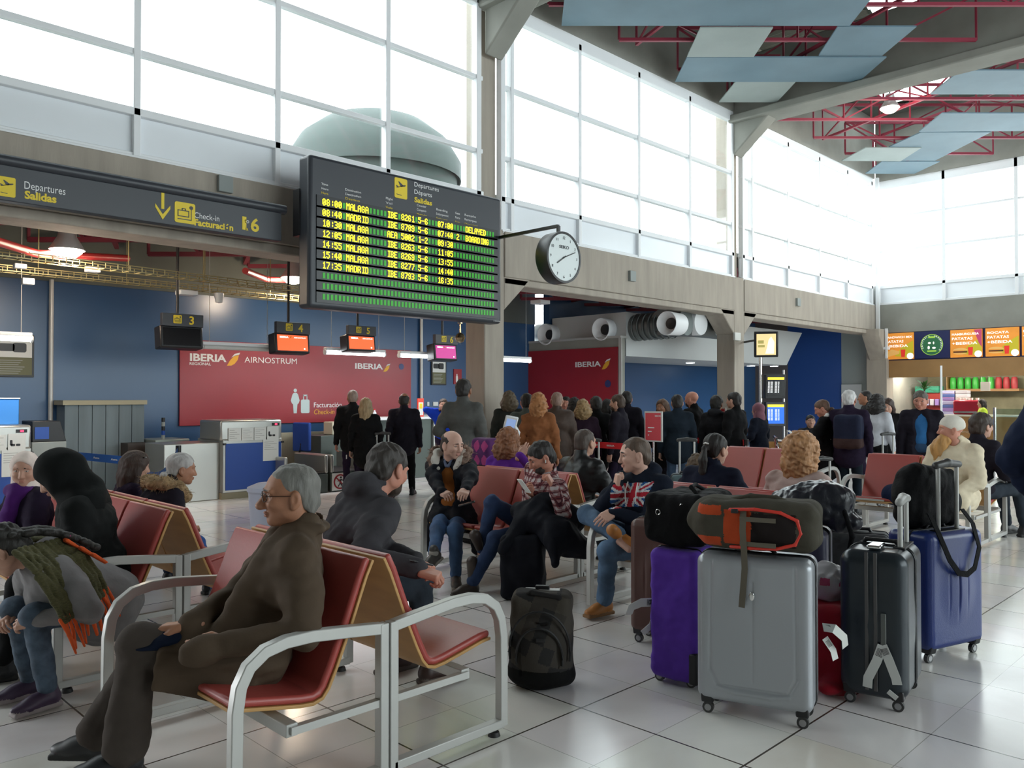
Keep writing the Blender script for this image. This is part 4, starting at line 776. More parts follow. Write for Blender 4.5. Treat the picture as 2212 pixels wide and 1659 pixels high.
for k in range(10): MB().box((-.26,-.12-.09*(k%5)*1.6,1.05+.35*(k//5)),(.1,.11,.2)).build('packet', mat('sweets%d'%(k%6),(0,0,0)), e, bevel=.01)
# white pole and glass screen with bright edge post
p = atd(2033,890,17.5); tag(MB().cyl((p.x,p.y,0),(p.x+.02,p.y,2.25),.022).build('white_pole', M_WHITE), 'thin white upright pole in front of the cafe', 'pole')
p = atz(2150,1040,0); e = empty('glass_screen', (p.x,p.y,0), math.radians(-100), 'glass screen with a bright steel post near the cafe tables', 'screen'); MB().cyl((0,0,0),(0,0,1.38),.025).build('post', M_CHROME, e); MB().bx((.0,-.005,.2),(1.0,.005,1.36)).build('pane', glass('clear_screen',(.8,.9,.88),.15), e)
# notice board on the grey wall by the corner column
ya = Xc(1817,24.95); tag(MB().bx((24.96,ya-.62,1.15),(25.0,ya,1.95)).build('notice_board', M_SOFF, bevel=.005), 'pale notice board on the grey wall beside the corner column', 'notice board')
e = empty('corner_camera', (XR-.3,W-.4,2.95), 0, 'small white security camera at the corner column', 'camera'); MB().bx((-.03,-.03,-.25),(.03,.03,.0)).build('body', M_WHITE, e, bevel=.01); MB().bx((-.1,-.06,0),(.12,.06,.08)).build('mount', M_WHITE, e, bevel=.01); MB().bx((-.03,-.03,.08),(.03,.03,.62)).build('stem', M_WHITE, e)
# ---------------- implicit-surface modelling (smooth unions meshed by surface nets) ----------------
f32 = np.float32
def V3(*a): return np.array(a if len(a) > 1 else a[0], dtype=float)
def nrm(v): v = V3(v); return v/max(1e-9, np.linalg.norm(v))
class SDF:
    def __init__(s, res): s.res = res; s.p = []; s.cuts = []; s.noise = None
    def cone(s, a, b, ra, rb=None, k=.02, m=0, op='u', flat=None):
        s.p.append(('c', V3(a), V3(b), ra, ra if rb is None else rb, k, m, op, flat)); return s
    def chain(s, pts, rs, k=.02, m=0, op='u'):
        for i in range(len(pts)-1): s.cone(pts[i], pts[i+1], rs[i] if hasattr(rs,'__len__') else rs, rs[i+1] if hasattr(rs,'__len__') else rs, k, m, op)
        return s
    def ell(s, c, r, R=None, k=.02, m=0, op='u'):
        if not hasattr(r,'__len__'): r = (r,r,r)
        s.p.append(('e', V3(c), V3(r), np.eye(3) if R is None else np.array(R), k, m, op)); return s
    def box(s, c, h, rd=.01, R=None, k=.01, m=0, op='u'):
        s.p.append(('b', V3(c), V3(h), rd, np.eye(3) if R is None else np.array(R), k, m, op)); return s
    def cut(s, n, d, k=.004): s.cuts.append((nrm(n), d, k)); return s
    def wrinkle(s, amp, freq, seed=0, dirs=None, bound=None): s.noise = (s.noise or [])+[(amp, freq, seed, dirs)]; return s
    def _bb(s, q):
        if q[0] == 'c': r = max(q[3], q[4]); return np.minimum(q[1],q[2])-r, np.maximum(q[1],q[2])+r
        if q[0] == 'e': e = np.sqrt(((q[3]*q[2])**2).sum(1)); return q[1]-e, q[1]+e
        e = (np.abs(q[4])*(q[2]+q[3])).sum(1); return q[1]-e, q[1]+e
    def grid(s):
        lo = np.min([s._bb(q)[0] for q in s.p if q[-2 if q[0]=='c' else -1] == 'u' or q[0]=='c' and q[7]=='u'], 0)-s.res*4
        hi = np.max([s._bb(q)[1] for q in s.p if q[-2 if q[0]=='c' else -1] == 'u' or q[0]=='c' and q[7]=='u'], 0)+s.res*4
        n = np.ceil((hi-lo)/s.res).astype(int)+1; ax = [(lo[i]+np.arange(n[i])*s.res).astype(f32) for i in range(3)]
        Fd = np.full(n, 1.0, f32); M = np.zeros(n, np.int8)
        for q in s.p:
            k, m, op = (q[5],q[6],q[7]) if q[0] == 'c' else (q[4],q[5],q[6]) if q[0] == 'e' else (q[5],q[6],q[7])
            a, b = s._bb(q); pad = k+3*s.res; i0 = np.maximum(0, np.floor((a-pad-lo)/s.res).astype(int)); i1 = np.minimum(n, np.ceil((b+pad-lo)/s.res).astype(int)+1)
            if (i1 <= i0).any(): continue
            sl = tuple(slice(i0[i], i1[i]) for i in range(3))
            X = ax[0][sl[0]][:,None,None]; Y = ax[1][sl[1]][None,:,None]; Z = ax[2][sl[2]][None,None,:]
            if q[0] == 'c':
                ba = q[2]-q[1]; L2 = max(1e-9, float(ba@ba)); px, py, pz = X-f32(q[1][0]), Y-f32(q[1][1]), Z-f32(q[1][2])
                t = np.clip((px*f32(ba[0])+py*f32(ba[1])+pz*f32(ba[2]))/f32(L2), 0, 1)
                dx, dy, dz = px-t*f32(ba[0]), py-t*f32(ba[1]), pz-t*f32(ba[2])
                d = np.sqrt(dx*dx+dy*dy+dz*dz)-(f32(q[3])+t*f32(q[4]-q[3]))
            else:
                R = (q[3] if q[0] == 'e' else q[4]).astype(f32); px, py, pz = X-f32(q[1][0]), Y-f32(q[1][1]), Z-f32(q[1][2])
                u = [px*R[0,i]+py*R[1,i]+pz*R[2,i] for i in range(3)]
                if q[0] == 'e':
                    r = q[2].astype(f32); k0 = np.sqrt(sum((u[i]/r[i])**2 for i in range(3))); k1 = np.sqrt(sum((u[i]/(r[i]*r[i]))**2 for i in range(3)))
                    d = k0*(k0-1)/np.maximum(k1, 1e-6)
                else:
                    h = q[2].astype(f32); e = [np.abs(u[i])-h[i] for i in range(3)]
                    d = np.sqrt(sum(np.maximum(e[i],0)**2 for i in range(3)))+np.minimum(np.maximum(np.maximum(e[0],e[1]),e[2]),0)-f32(q[3])
            o = Fd[sl]; k = f32(max(k,1e-5))
            if op == 'u':
                M[sl] = np.where(d < o, m, M[sl]); h = np.maximum(k-np.abs(o-d),0)/k; Fd[sl] = np.minimum(o,d)-h*h*k*f32(.25)
            elif op == 's':
                d = -d
                if m: M[sl] = np.where(d > o, m, M[sl])
                h = np.maximum(k-np.abs(o-d),0)/k; Fd[sl] = np.maximum(o,d)+h*h*k*f32(.25)
            elif op == 'p': M[sl] = np.where(d < 0, m, M[sl])
        X, Y, Z = ax[0][:,None,None], ax[1][None,:,None], ax[2][None,None,:]
        for nn, dd, k in s.cuts:
            d = X*f32(nn[0])+Y*f32(nn[1])+Z*f32(nn[2])-f32(dd); h = np.maximum(k-np.abs(Fd-d),0)/k; Fd = np.maximum(Fd,d)+h*h*f32(k*.25)
        for amp, fr, seed, dirs in (s.noise or []):
            rg = np.random.RandomState(seed); N = 0
            for i in range(5):
                dv = nrm(rg.randn(3)) if dirs is None else nrm(V3(dirs)+rg.randn(3)*.25); w = fr*(.7+.9*rg.rand()); ph = rg.rand()*6.3; dv2 = nrm(rg.randn(3)); w2 = fr*.45
                N = N+np.sin((X*dv[0]+Y*dv[1]+Z*dv[2])*w+ph+1.3*np.sin((X*dv2[0]+Y*dv2[1]+Z*dv2[2])*w2+ph*2))
            Fd = Fd+(N*(amp/2.2)).astype(f32)
        return Fd.astype(f32), M, lo
    def mesh(s):
        Fd, M, lo = s.grid(); ins = Fd < 0; n = np.array(Fd.shape); c = ins[:-1,:-1,:-1]
        allc = c.copy(); anyc = c.copy()
        for i in (0,1):
            for j in (0,1):
                for k in (0,1):
                    q = ins[i:n[0]-1+i, j:n[1]-1+j, k:n[2]-1+k]; allc = allc & q; anyc = anyc | q
        act = anyc & ~allc; idx = np.argwhere(act); nv = len(idx)
        if nv == 0: return np.zeros((0,3)), np.zeros((0,4),int), np.zeros(0,int)
        vid = np.full(act.shape, -1, np.int64); vid[act] = np.arange(nv)
        acc = np.zeros((nv,3)); cnt = np.zeros(nv); I, J, K = idx.T
        for ax_ in range(3):
            for a in (0,1):
                for b in (0,1):
                    o0 = [0,0,0]; oth = [x for x in range(3) if x != ax_]; o0[oth[0]] = a; o0[oth[1]] = b; o1 = list(o0); o1[ax_] = 1
                    v0 = Fd[I+o0[0],J+o0[1],K+o0[2]]; v1 = Fd[I+o1[0],J+o1[1],K+o1[2]]; x = (v0 < 0) != (v1 < 0)
                    t = np.where(x, v0/np.where(x, v0-v1, 1), 0); p = np.tile(np.array(o0,float),(nv,1)); p[:,ax_] += t; acc += p*x[:,None]; cnt += x
        co = lo+(idx+acc/np.maximum(cnt,1)[:,None])*s.res; mat_v = M[I,J,K]; faces = []
        for ax_ in range(3):
            a = [slice(None)]*3; b = [slice(None)]*3; a[ax_] = slice(0,-1); b[ax_] = slice(1,None)
            e0, e1 = ins[tuple(a)], ins[tuple(b)]; E = np.argwhere(e0 != e1); u, w = [x for x in range(3) if x != ax_]
            E = E[(E[:,u] > 0)&(E[:,w] > 0)&(E[:,u] < n[u]-1)&(E[:,w] < n[w]-1)]; sg = e0[tuple(E.T)]
            def cell(du, dw): q = E.copy(); q[:,u] -= du; q[:,w] -= dw; return vid[tuple(q.T)]
            Q = np.stack([cell(1,1),cell(0,1),cell(0,0),cell(1,0)],1)
            if ax_ == 1: Q = Q[:,::-1]
            Q = np.where(sg[:,None], Q, Q[:,::-1]); faces.append(Q)
        Fc = np.concatenate(faces); return co, Fc, mat_v[Fc[:,0]].astype(int)
def sdf_obj(name, parts, mats, parent=None, paint=None, decim=None):
    """one mesh object from one or several implicit shapes"""
    if not isinstance(parts, (list,tuple)): parts = [parts]
    vs, fs, ms, o = [], [], [], 0
    for p in parts:
        c, f, m = p.mesh() if isinstance(p, SDF) else p; vs.append(c); fs.append(f+o); ms.append(m); o += len(c)
    c = np.concatenate(vs); f = np.concatenate(fs); m = np.concatenate(ms)
    if paint is not None: m = paint(c[f].mean(1), m)
    me = bpy.data.meshes.new(name); me.vertices.add(len(c)); me.vertices.foreach_set('co', c.astype(f32).ravel())
    me.loops.add(len(f)*4); me.loops.foreach_set('vertex_index', f.astype(np.int32).ravel()); me.polygons.add(len(f))
    me.polygons.foreach_set('loop_start', np.arange(0,len(f)*4,4,dtype=np.int32)); me.polygons.foreach_set('loop_total', np.full(len(f),4,np.int32))
    mats = mats if isinstance(mats, (list,tuple)) else [mats]
    for q in mats: me.materials.append(q)
    me.polygons.foreach_set('material_index', np.clip(m,0,len(mats)-1).astype(np.int32)); me.polygons.foreach_set('use_smooth', np.ones(len(f),bool))
    me.update(calc_edges=True); ob = bpy.data.objects.new(name, me); COL.objects.link(ob)
    if parent: ob.parent = parent
    return ob
def rot(yaw=0, pitch=0, roll=0):
    """columns: face direction, left, up; positive pitch looks down, positive yaw turns to the left"""
    y, p, r = map(math.radians, (yaw,pitch,roll))
    return np.array(Matrix.Rotation(y,3,'Z')@Matrix.Rotation(p,3,'Y')@Matrix.Rotation(r,3,'X'))
def ik(a, c, l1, l2, pole):
    a, c = V3(a), V3(c); d = c-a; L = np.linalg.norm(d)
    if L > (l1+l2)*.995: c = a+d/L*(l1+l2)*.995; d = c-a; L = np.linalg.norm(d)
    x = (l1*l1-l2*l2+L*L)/(2*L); h = math.sqrt(max(0, l1*l1-x*x)); u = d/L; p = V3(pole); p = nrm(p-u*(p@u)); return a+u*x+p*h, c
# ---------------- heads, hair, hands ----------------
def head_sdf(c, R, res=.005, S=1, o=None):
    """0 skin 1 lip 2 eye white 3 dark (iris, brow, stubble) """
    o = o or {}; q = SDF(res); P = lambda x,y,z: c+R@(V3(x,y,z)*S); E = lambda p, r, k=.02, m=0, op='u': q.ell(P(*p), V3(r)*S, R, k*S, m, op); jw = o.get('jaw',1)
    C = lambda a, b, ra, rb, k=.01, m=0, op='u': q.cone(P(*a), P(*b), ra*S, rb*S, k*S, m, op)
    E((-.012,0,.038),(.098,.076,.082)); E((.022,0,.0),(.068,.064*jw,.085),.03); E((.032,0,-.055),(.052,.050*jw,.050),.03); E((.066,0,-.088),(.021,.024*jw,.020),.025)
    E((.0,.055*jw,-.045),(.035,.014,.035),.03); E((.0,-.055*jw,-.045),(.035,.014,.035),.03)
    for s in (-1,1):
        E((.062,.036*s,-.018),(.028,.024,.022),.025); C((.086,.014*s,.030),(.078,.048*s,.027),.010,.008,.015); E((.092,.032*s,.010),(.016,.019,.012),.016,0,'s')
        E((.0725,.031*s,.0075),(.0135,.0135,.0095),.002,2); E((.0815,.031*s,.008),(.0062,.0075,.0075),.001,3); C((.085,.018*s,.014),(.080,.046*s,.013),.0045,.0035,.004); C((.083,.020*s,.001),(.079,.044*s,.002),.003,.003,.004)
        E((.096,.011*s,-.034),(.009,.008,.007),.008); E((-.010,.081*s,-.005),(.021,.012,.033),.008); E((-.003,.093*s,-.002),(.010,.007,.018),.006,0,'s'); E((-.003,.080*s,-.034),(.010,.008,.011),.008)
        if o.get('brow',1): C((.096,.016*s,.032),(.084,.050*s,.030),.005*o.get('browt',1),.003,.003,3)
    nz = o.get('nose',1); C((.088,0,.018),(.090+.016*nz,0,-.026),.0085,.0125*nz,.014); E((.090+.018*nz,0,-.030),(.011*nz,.011*nz,.009*nz),.008)
    E((.092,0,-.056),(.010,.023,.0055),.004,1); E((.090,0,-.066),(.010,.020,.006),.004,1); E((.103,0,-.061),(.008,.022,.0018),.003,0,'s')
    if o.get('old'):
        for s in (-1,1): C((.094,.022*s,-.036),(.083,.038*s,-.066),.002,.003,.006,0,'s'); C((.088,.022*s,-.010),(.078,.046*s,-.012),.0015,.002,.005,0,'s')
        for k in (0,1,2): C((.088,-.03,.055+.011*k),(.088,.03,.055+.011*k),.0014,.0014,.005,0,'s')
    q.cone(P(-.02,0,-.05), V3(o['neck']) if 'neck' in o else P(-.045,0,-.16), .054*S*o.get('nk',1), .058*S*o.get('nk',1), .02*S)
    if o.get('stub'): E((.035,0,-.062),(.066,.062*jw,.042),.01,3,'p')
    return q
def hair_sdf(kind, c, R, res=.006, S=1, vol=0):
    q = SDF(res); P = lambda x,y,z: c+R@(V3(x,y,z)*S); E = lambda p, r, k=.02, m=0, op='u': q.ell(P(*p), V3(r)*S, R, k*S, m, op)
    C = lambda pts, rs, k=.02, m=0, op='u': q.chain([P(*p) for p in pts], [r*S for r in rs], k*S, m, op)
    def cut(n, d, k=.012): n = R@nrm(n); q.cut(n, d*S+float(n@c), k)
    if kind in ('short','crop','receding','ring','thick'):
        g = {'short':.008,'crop':.003,'receding':.0025,'ring':.005,'thick':.018}[kind]
        E((-.014,0,.040),(.098+g,.077+g,.083+g))
        E((-.055,0,-.02),(.055+g,.064+g,.06+g),.02)
        n = nrm((.74,0,-.67)); d0 = {'short':.022,'crop':.02,'receding':-.004,'ring':.002,'thick':.03}[kind]; cut(n, d0); cut((.3,0,-1), .062)
        for s in (-1,1): E((-.006,.088*s,-.016),(.027,.036,.037),.006,0,'s')
        if kind == 'ring': cut((.25,0,1), .062, .02)
        q.wrinkle(.0022 if g < .007 else .004, 110, 3)
    elif kind in ('long','wavy','bob','curly'):
        g = .016+vol; E((-.016,0,.042),(.100+g,.078+g,.086+g)); L = {'long':-.30,'wavy':-.17,'bob':-.10,'curly':-.12}[kind]; w = {'long':.045,'wavy':.055,'bob':.04,'curly':.07}[kind]
        for s in (-1,1):
            C([(-.005,.068*s,.03),(-.02,.080*s,-.05),(-.03,.085*s,L*.8)],[.03+vol,w*.75,w*.7],.03); C([(-.07,.035*s,.03),(-.09,.05*s,-.07),(-.085,.05*s,L)],[.055,w,w*.8],.03)
        C([(-.08,0,.02),(-.10,0,-.08),(-.095,0,L)],[.06,w,w*.8],.03)
        E((.092,0,-.015),(.085,.062,.088),.015,0,'s'); q.wrinkle(.006 if kind != 'long' else .003, 90, 5, (0,1,.2) if kind == 'long' else None)
        if kind in ('wavy','curly'): q.wrinkle(.004,170,8)
    elif kind in ('pony','bun'):
        g = .008; E((-.014,0,.042),(.098+g,.077+g,.083+g)); E((-.05,0,-.02),(.05,.062,.05),.02)
        n = nrm((.74,0,-.67)); cut(n, .02)
        for s in (-1,1): E((-.002,.088*s,-.014),(.028,.034,.038),.006,0,'s')
        if kind == 'bun': E((-.115,0,-.055),(.034,.042,.034),.01); C([(-.115,0,-.055),(-.10,.02,-.085)],[.03,.012],.01)
        else: q2 = [(-.10,0,.02),(-.135,0,.01),(-.15,0,-.08),(-.14,0,-.17),(-.13,0,-.24)]; C([q2[0],q2[1]],[.03,.02],.01); C(q2[1:],[.018,.034,.032,.012],.01)
        q.wrinkle(.0022,130,4,(0,1,.3))
    elif kind == 'cap':
        E((-.012,0,.045),(.108,.087,.092)); cut((.42,0,-.9), .0, .008); cut((-.3,0,-.95), .02, .008) ; q.wrinkle(.001,40,3)
    elif kind == 'scarf':
        E((-.012,0,.040),(.116,.094,.100)); C([(-.02,0,-.03),(-.035,0,-.13)],[.085,.095],.03); C([(.02,0,-.10),(-.01,0,-.15)],[.06,.08],.03); E((.105,0,-.004),(.075,.058,.086),.02,0,'s'); q.wrinkle(.005,42,7)
    elif kind == 'hood':
        E((-.02,0,.030),(.125,.104,.118)); C([(-.05,0,-.02),(-.07,0,-.15)],[.085,.10],.05); C([(-.0,.05,-.08),(-.04,.09,-.20)],[.06,.11],.05); C([(.0,-.05,-.08),(-.04,-.09,-.20)],[.06,.11],.05); E((.150,0,-.035),(.088,.066,.090),.02,0,'s'); q.wrinkle(.006,30,7)
    elif kind == 'beard':
        E((.045,0,-.075),(.048,.055,.040)); E((.03,0,-.055),(.055,.062,.03),.01); E((.104,0,-.035),(.03,.05,.024),.01,0,'s'); q.wrinkle(.002,120,2)
    elif kind == 'bigbeard':
        E((.05,0,-.085),(.052,.060,.050)); C([(.06,0,-.09),(.11,0,-.17),(.12,0,-.27)],[.060,.062,.030],.03); C([(.05,.03,-.1),(.10,.045,-.22)],[.04,.028],.02); C([(.05,-.03,-.1),(.10,-.045,-.22)],[.04,.028],.02); E((.108,0,-.052),(.016,.020,.010),.006,0,'s'); E((.104,0,-.022),(.03,.05,.022),.01,0,'s'); q.wrinkle(.004,120,2,(0,1,0))
    return q
def hand_sdf(q, w, R, side=1, curl=35, S=1, m=0, thumb=.5, spread=1):
    """wrist w, R columns: fingers, across, back of the hand; side=+1 right hand"""
    P = lambda x,y,z: w+R@(V3(x,y*side,z)*S); q.cone(P(-.05,0,0), P(.0,0,0), .026*S, .025*S, .01, m); q.box(P(.048,0,0), V3(.036,.030,.004)*S, .011*S, R, .014*S, m)
    q.cone(P(.01,.012,0),P(.05,.022,-.006),.017*S,.015*S,.015*S,m)
    for i, (y0, L) in enumerate(((.029,.072),(.010,.081),(-.010,.075),(-.028,.058))):
        cu = curl[i] if hasattr(curl,'__len__') else curl*(1+.08*i); p = V3(.084-.004*abs(i-1), y0, .001); a = 0; ang = math.radians((1.5-i)*3.5*spread)
        for k, (fr, cc) in enumerate(((.45,.7),(.30,1.0),(.25,.75))):
            a += math.radians(cu*cc); d = V3(math.cos(a)*math.cos(ang), math.cos(a)*math.sin(ang), -math.sin(a)); n = p+d*L*fr; r0, r1 = (.0088,.0082,.0074,.0064)[k:k+2]; q.cone(P(*p), P(*n), r0*S, r1*S, .003*S, m); p = n
    t0 = V3(.022,.028,-.004); t1 = t0+V3(.030,.026*(1-.5*thumb),-.014*(.4+thumb)); t2 = t1+V3(.026,.006-.016*thumb,-.010*thumb); t3 = t2+V3(.018,-.012*thumb,-.006*thumb)
    q.cone(P(*t0),P(*t1),.0135*S,.0105*S,.012*S,m); q.cone(P(*t1),P(*t2),.0102*S,.009*S,.003*S,m); q.cone(P(*t2),P(*t3),.009*S,.0072*S,.003*S,m)
    return q
def frame(x, z): x = nrm(x); z = V3(z); z = nrm(z-x*(z@x)); y = np.cross(z, x); return np.stack([x,y,z],1)
# ---------------- person ----------------
HS = 1.07
SKIN = {'light':(.52,.29,.21),'tan':(.36,.165,.095),'ruddy':(.52,.23,.16),'brown':(.30,.155,.10),'pale':(.60,.36,.28)}
def skin_mats(k): c = SKIN[k]; return [mat('skin_'+k, c, .5, bump=.08, bscale=160, var=.10, vscale=18, spec=.4), mat('lip_'+k, (c[0]*.88,c[1]*.70,c[2]*.72), .5), mat('eye_white', (.42,.38,.35), .3), mat('brow_dark', (.03,.02,.015), .7)]
def person(x, y, rz, label, S=1, pose='sit', lean=0, side=0, head=(0,0,0), neck=(0,0,0), wr=None, hands=None, pole=None, ank=None, foot=None, kpole=None, skin='light', face=None, hair=None, top=None, legs=None, shoes=None, det=1, hip=None, twist=0, group=None, bulk=1, zoff=0, hx=None):
    """hair/top/legs/shoes are dicts; all joint positions are in the person's own frame (x forward, y left), unscaled"""
    e = empty('person', (x,y,zoff), math.radians(rz), label, 'person', group); res = {2:1,1:1.5,0:2.6}[det]; sit = pose == 'sit'
    pel = V3(hip) if hip is not None else V3(0,0,.505 if sit else .94); l, b_ = math.radians(lean), math.radians(side); up = nrm((math.sin(l), math.sin(b_), math.cos(l)*math.cos(b_)))
    tw = math.radians(twist); left = nrm(V3(-math.sin(tw),math.cos(tw),0)-up*(up@V3(-math.sin(tw),math.cos(tw),0))); fw = np.cross(left, up)
    ch = pel+up*.29; nb = pel+up*.50; HR = rot(*head); hc = nb+nrm(up+V3(neck))*.105+HR@V3(.03,0,.050)
    sh = [nb-up*.055+left*s*.175*bulk for s in (1,-1)]; hj = [pel+V3(0,s*.085,-.02) for s in (1,-1)]
    if wr is None: wr = [(.34,.13,.62),(.34,-.13,.62)] if sit else [(.05,.27,.80),(.05,-.27,.80)]
    pole = pole or [(-.5,.7,-.5),(-.5,-.7,-.5)]; el, wv = [], []
    for i in (0,1): a, c = ik(sh[i], wr[i], .295, .265, pole[i]); el.append(a); wv.append(c)
    if ank is None: ank = [(.50,.11,.09),(.50,-.11,.09)] if sit else [(0,.10,.09),(0,-.10,.09)]
    kpole = kpole or [(.5,0,1) if sit else (1,0,0)]*2; kn, av = [], []
    for i in (0,1): a, c = ik(hj[i], ank[i], .43, .42, kpole[i]); kn.append(a); av.append(c)
    foot = foot or [(1,.15,0),(1,-.15,0)]
    J = dict(pel=pel,ch=ch,nb=nb,hc=hc,HR=HR,sh=sh,el=el,wr=wv,hj=hj,kn=kn,an=av,up=up,left=left,fw=fw,e=e,S=S,TR=np.stack([fw,left,up],1),foot=foot,det=det)
    sc = lambda q: q  # geometry is built unscaled, the Empty carries the scale
    e.scale = (S,S,S); TR = J['TR']; pr = []
    # body: one continuous figure
    q = SDF(.010*res); q.ell(ch, (.095,.150*bulk,.165), TR, .04).ell(pel+up*.06, (.095,.13*bulk,.12), TR, .04).ell(pel, (.10,.14*bulk,.09), TR, .04).cone(nb-up*.04, nb+up*.06, .055, .05, .04)
    for i in (0,1):
        q.cone(nb-up*.05, sh[i], .055, .048, .03).cone(sh[i], el[i], .040, .030, .02).cone(el[i], wv[i], .030, .025, .015).cone(hj[i], kn[i], .072, .048, .03).cone(kn[i], av[i], .046, .032, .02); f = nrm(foot[i]); q.cone(av[i]-V3(0,0,.03), av[i]+f*.10-V3(0,0,.045), .032, .024, .02)
    J['bare'] = q; hd = dict(face or {}); hd['neck'] = nb-up*.02; pr.append(q); pr.append(head_sdf(hc, HR, {2:.0038,1:.006,0:.011}[det], HS, hd))
    hands = hands or [{},{}]; hq = []
    for i in (0,1):
        h = hands[i]
        if h is None: continue
        fd = V3(h.get('d', wv[i]-el[i])); bk = V3(h.get('b', (0,(1,-1)[i]*.6,.6))); R = frame(fd, bk); g = SDF({2:.0032,1:.005,0:.009}[det]); hand_sdf(g, wv[i]+nrm(fd)*.015, R, -1 if i == 0 else 1, h.get('c',35), h.get('s',1.0), 0, h.get('t',.5)); hq.append(g); J['hand%d'%i] = (wv[i]+nrm(fd)*.015, R)
    sdf_obj('body', pr+hq, skin_mats(skin)[:3]+[hd.get('bm') or mat('brow_dark',(0,0,0))], e)
    # trousers
    lg = dict(dict(c=(.03,.035,.05), w=1, k='trousers'), **(legs or {})); m_ = lg.get('m') or cloth('cloth_%02d%02d%02d'%tuple(int(v*99) for v in lg['c']), lg['c'])
    q = SDF(.009*res); w_ = lg['w']; q.ell(pel+up*.02, (.125,.165*bulk,.11), TR, .04)
    if lg['k'] == 'skirt': q.cone(pel, (hj[0]+hj[1])/2*V3(1,1,0)+V3(.02,0,.25), .16, .24, .04)
    for i in (0,1):
        q.cone(hj[i], kn[i], .090*w_, .066*w_, .03).cone(kn[i], av[i]+nrm(kn[i]-av[i])*.03, .064*w_, .050*w_*lg.get('hem',1), .02); q.ell(kn[i]+nrm(kn[i]-hj[i])*.012, .062*w_, None, .03)
    q.wrinkle(.0035, 34, 11+len(label)).wrinkle(.002, 80, 12); sdf_obj('skirt' if lg['k'] == 'skirt' else 'trousers', q, m_, e)
    # shoes
    so = dict(dict(c=(.02,.02,.02), h=0, sole=None), **(shoes or {})); ms = [mat('shoe_%02d%02d%02d'%tuple(int(v*99) for v in so['c']), so['c'], .45, bump=.05, bscale=80), mat('sole_%s'%str(so['sole'])[:12], so['sole'] or (.02,.02,.02), .7)]
    for i in (0,1):
        f = nrm(foot[i]); up_ = nrm(V3((0,0,1))-f*f[2]) if abs(f[2]) < .95 else V3(1,0,0)
        if so.get('up') and so['up'][i] is not None: up_ = V3(so['up'][i])
        R = frame(f, up_); a = av[i]; q = SDF(.006*res); P = lambda x,y_,z: a+R@V3(x,y_,z)
        q.cone(P(-.02,0,-.02),P(-.01,0,.03+so['h']),.040,.049 if so['h'] > .1 else .043 if so['h'] else .038,.02); q.ell(P(-.02,0,-.045),(.05,.038,.036),R,.03).ell(P(.10,0,-.052),(.085,.045,.030),R,.03).ell(P(.05,0,-.03),(.07,.038,.035),R,.03)
        q.box(P(.055,0,-.078),(.115,.030,.004),.010,R,.006,1); n = R@V3(0,0,-1); q.cut(n, float(n@P(0,0,-.0905)), .002)
        if so.get('lace'):
            for k in range(4): q.cone(P(.03+.018*k,-.018,.005-.011*k),P(.03+.018*k,.018,.005-.011*k),.004,.004,.002,1)
        sdf_obj('shoe', q, ms, e)
    # top garment
    tp = dict(dict(c=(.02,.022,.03), g=1, len=.0, k='jacket', slv=1, col=1, wr=.004), **(top or {})); mt = tp.get('m') or cloth('cloth_%02d%02d%02d'%tuple(int(v*99) for v in tp['c']), tp['c'], tp.get('r',.85)); g = tp['g']
    q = SDF(.0075*res); q.ell(ch+up*.02, (.128*g,.185*g*bulk,.185), TR, .05).ell(pel+up*.10, (.128*g,.165*g*bulk,.13), TR, .06).ell(pel+up*.01, (.135*g,.178*g*bulk,.09), TR, .05)
    for i in (0,1):
        q.cone(nb-up*.035, sh[i], .070*g, .064*g, .06).cone(sh[i], el[i], .068*g, .056*g, .03)
        q.cone(ch+left*(1,-1)[i]*.07+up*.06, sh[i]*.45+el[i]*.55, .11*g, .060*g, .07)
    if tp['len'] > 0:
        if sit:
            for i in (0,1): d_ = kn[i]-hj[i]; q.cone(hj[i]+V3(0,0,.01), hj[i]+d_*min(1,tp['len']*1.4), .115*g, .10*g, .05)
        else: q.cone(pel, pel-V3(0,0,tp['len']), .15*g, .165*g, .05).cone(pel+left*.06, pel+left*.07-V3(0,0,tp['len']), .12*g, .13*g, .05).cone(pel-left*.06, pel-left*.07-V3(0,0,tp['len']), .12*g, .13*g, .05)
    if tp['col']: q.cone(nb+up*.0-fw*.02, nb+up*.055*tp['col']-fw*.012, .078, .070, .02); q.cone(nb+up*.03, nb+up*.14, .052, .056, .006, 0, 's')
    q.ell(nb+up*.09+fw*.035, (.06,.05,.09), TR, .01, 0, 's')
    if tp.get('hood'): q.ell(nb-fw*.085+up*.02, (.075,.115,.075), TR, .03).cone(nb-fw*.05+left*.07+up*.02, nb+fw*.05+left*.055-up*.03, .040, .022, .03).cone(nb-fw*.05-left*.07+up*.02, nb+fw*.05-left*.055-up*.03, .040, .022, .03)
    if tp.get('open'):
        q.cone(nb+fw*.175+up*.04, nb+fw*.225-up*.52, .100, .130, .01, 0, 's')
    if tp.get('ex'): tp['ex'](q, J)
    for i in (0,1):
        if tp['slv']: u_ = nrm(wv[i]-el[i]); q.cone(sh[i]*.3+el[i]*.7, el[i], .058*g, .056*g, .02).cone(el[i], wv[i], .055*g, .042*g, .03).cone(wv[i]-u_*.03, wv[i]-u_*.004, .043*g, .043*g, .006)
    q.wrinkle(tp['wr'], 30, len(label)*3).wrinkle(tp['wr']*.5, 75, 5)
    sdf_obj(tp['k'], q, [mt]+tp.get('mats',[]), e, paint=tp.get('paint'))
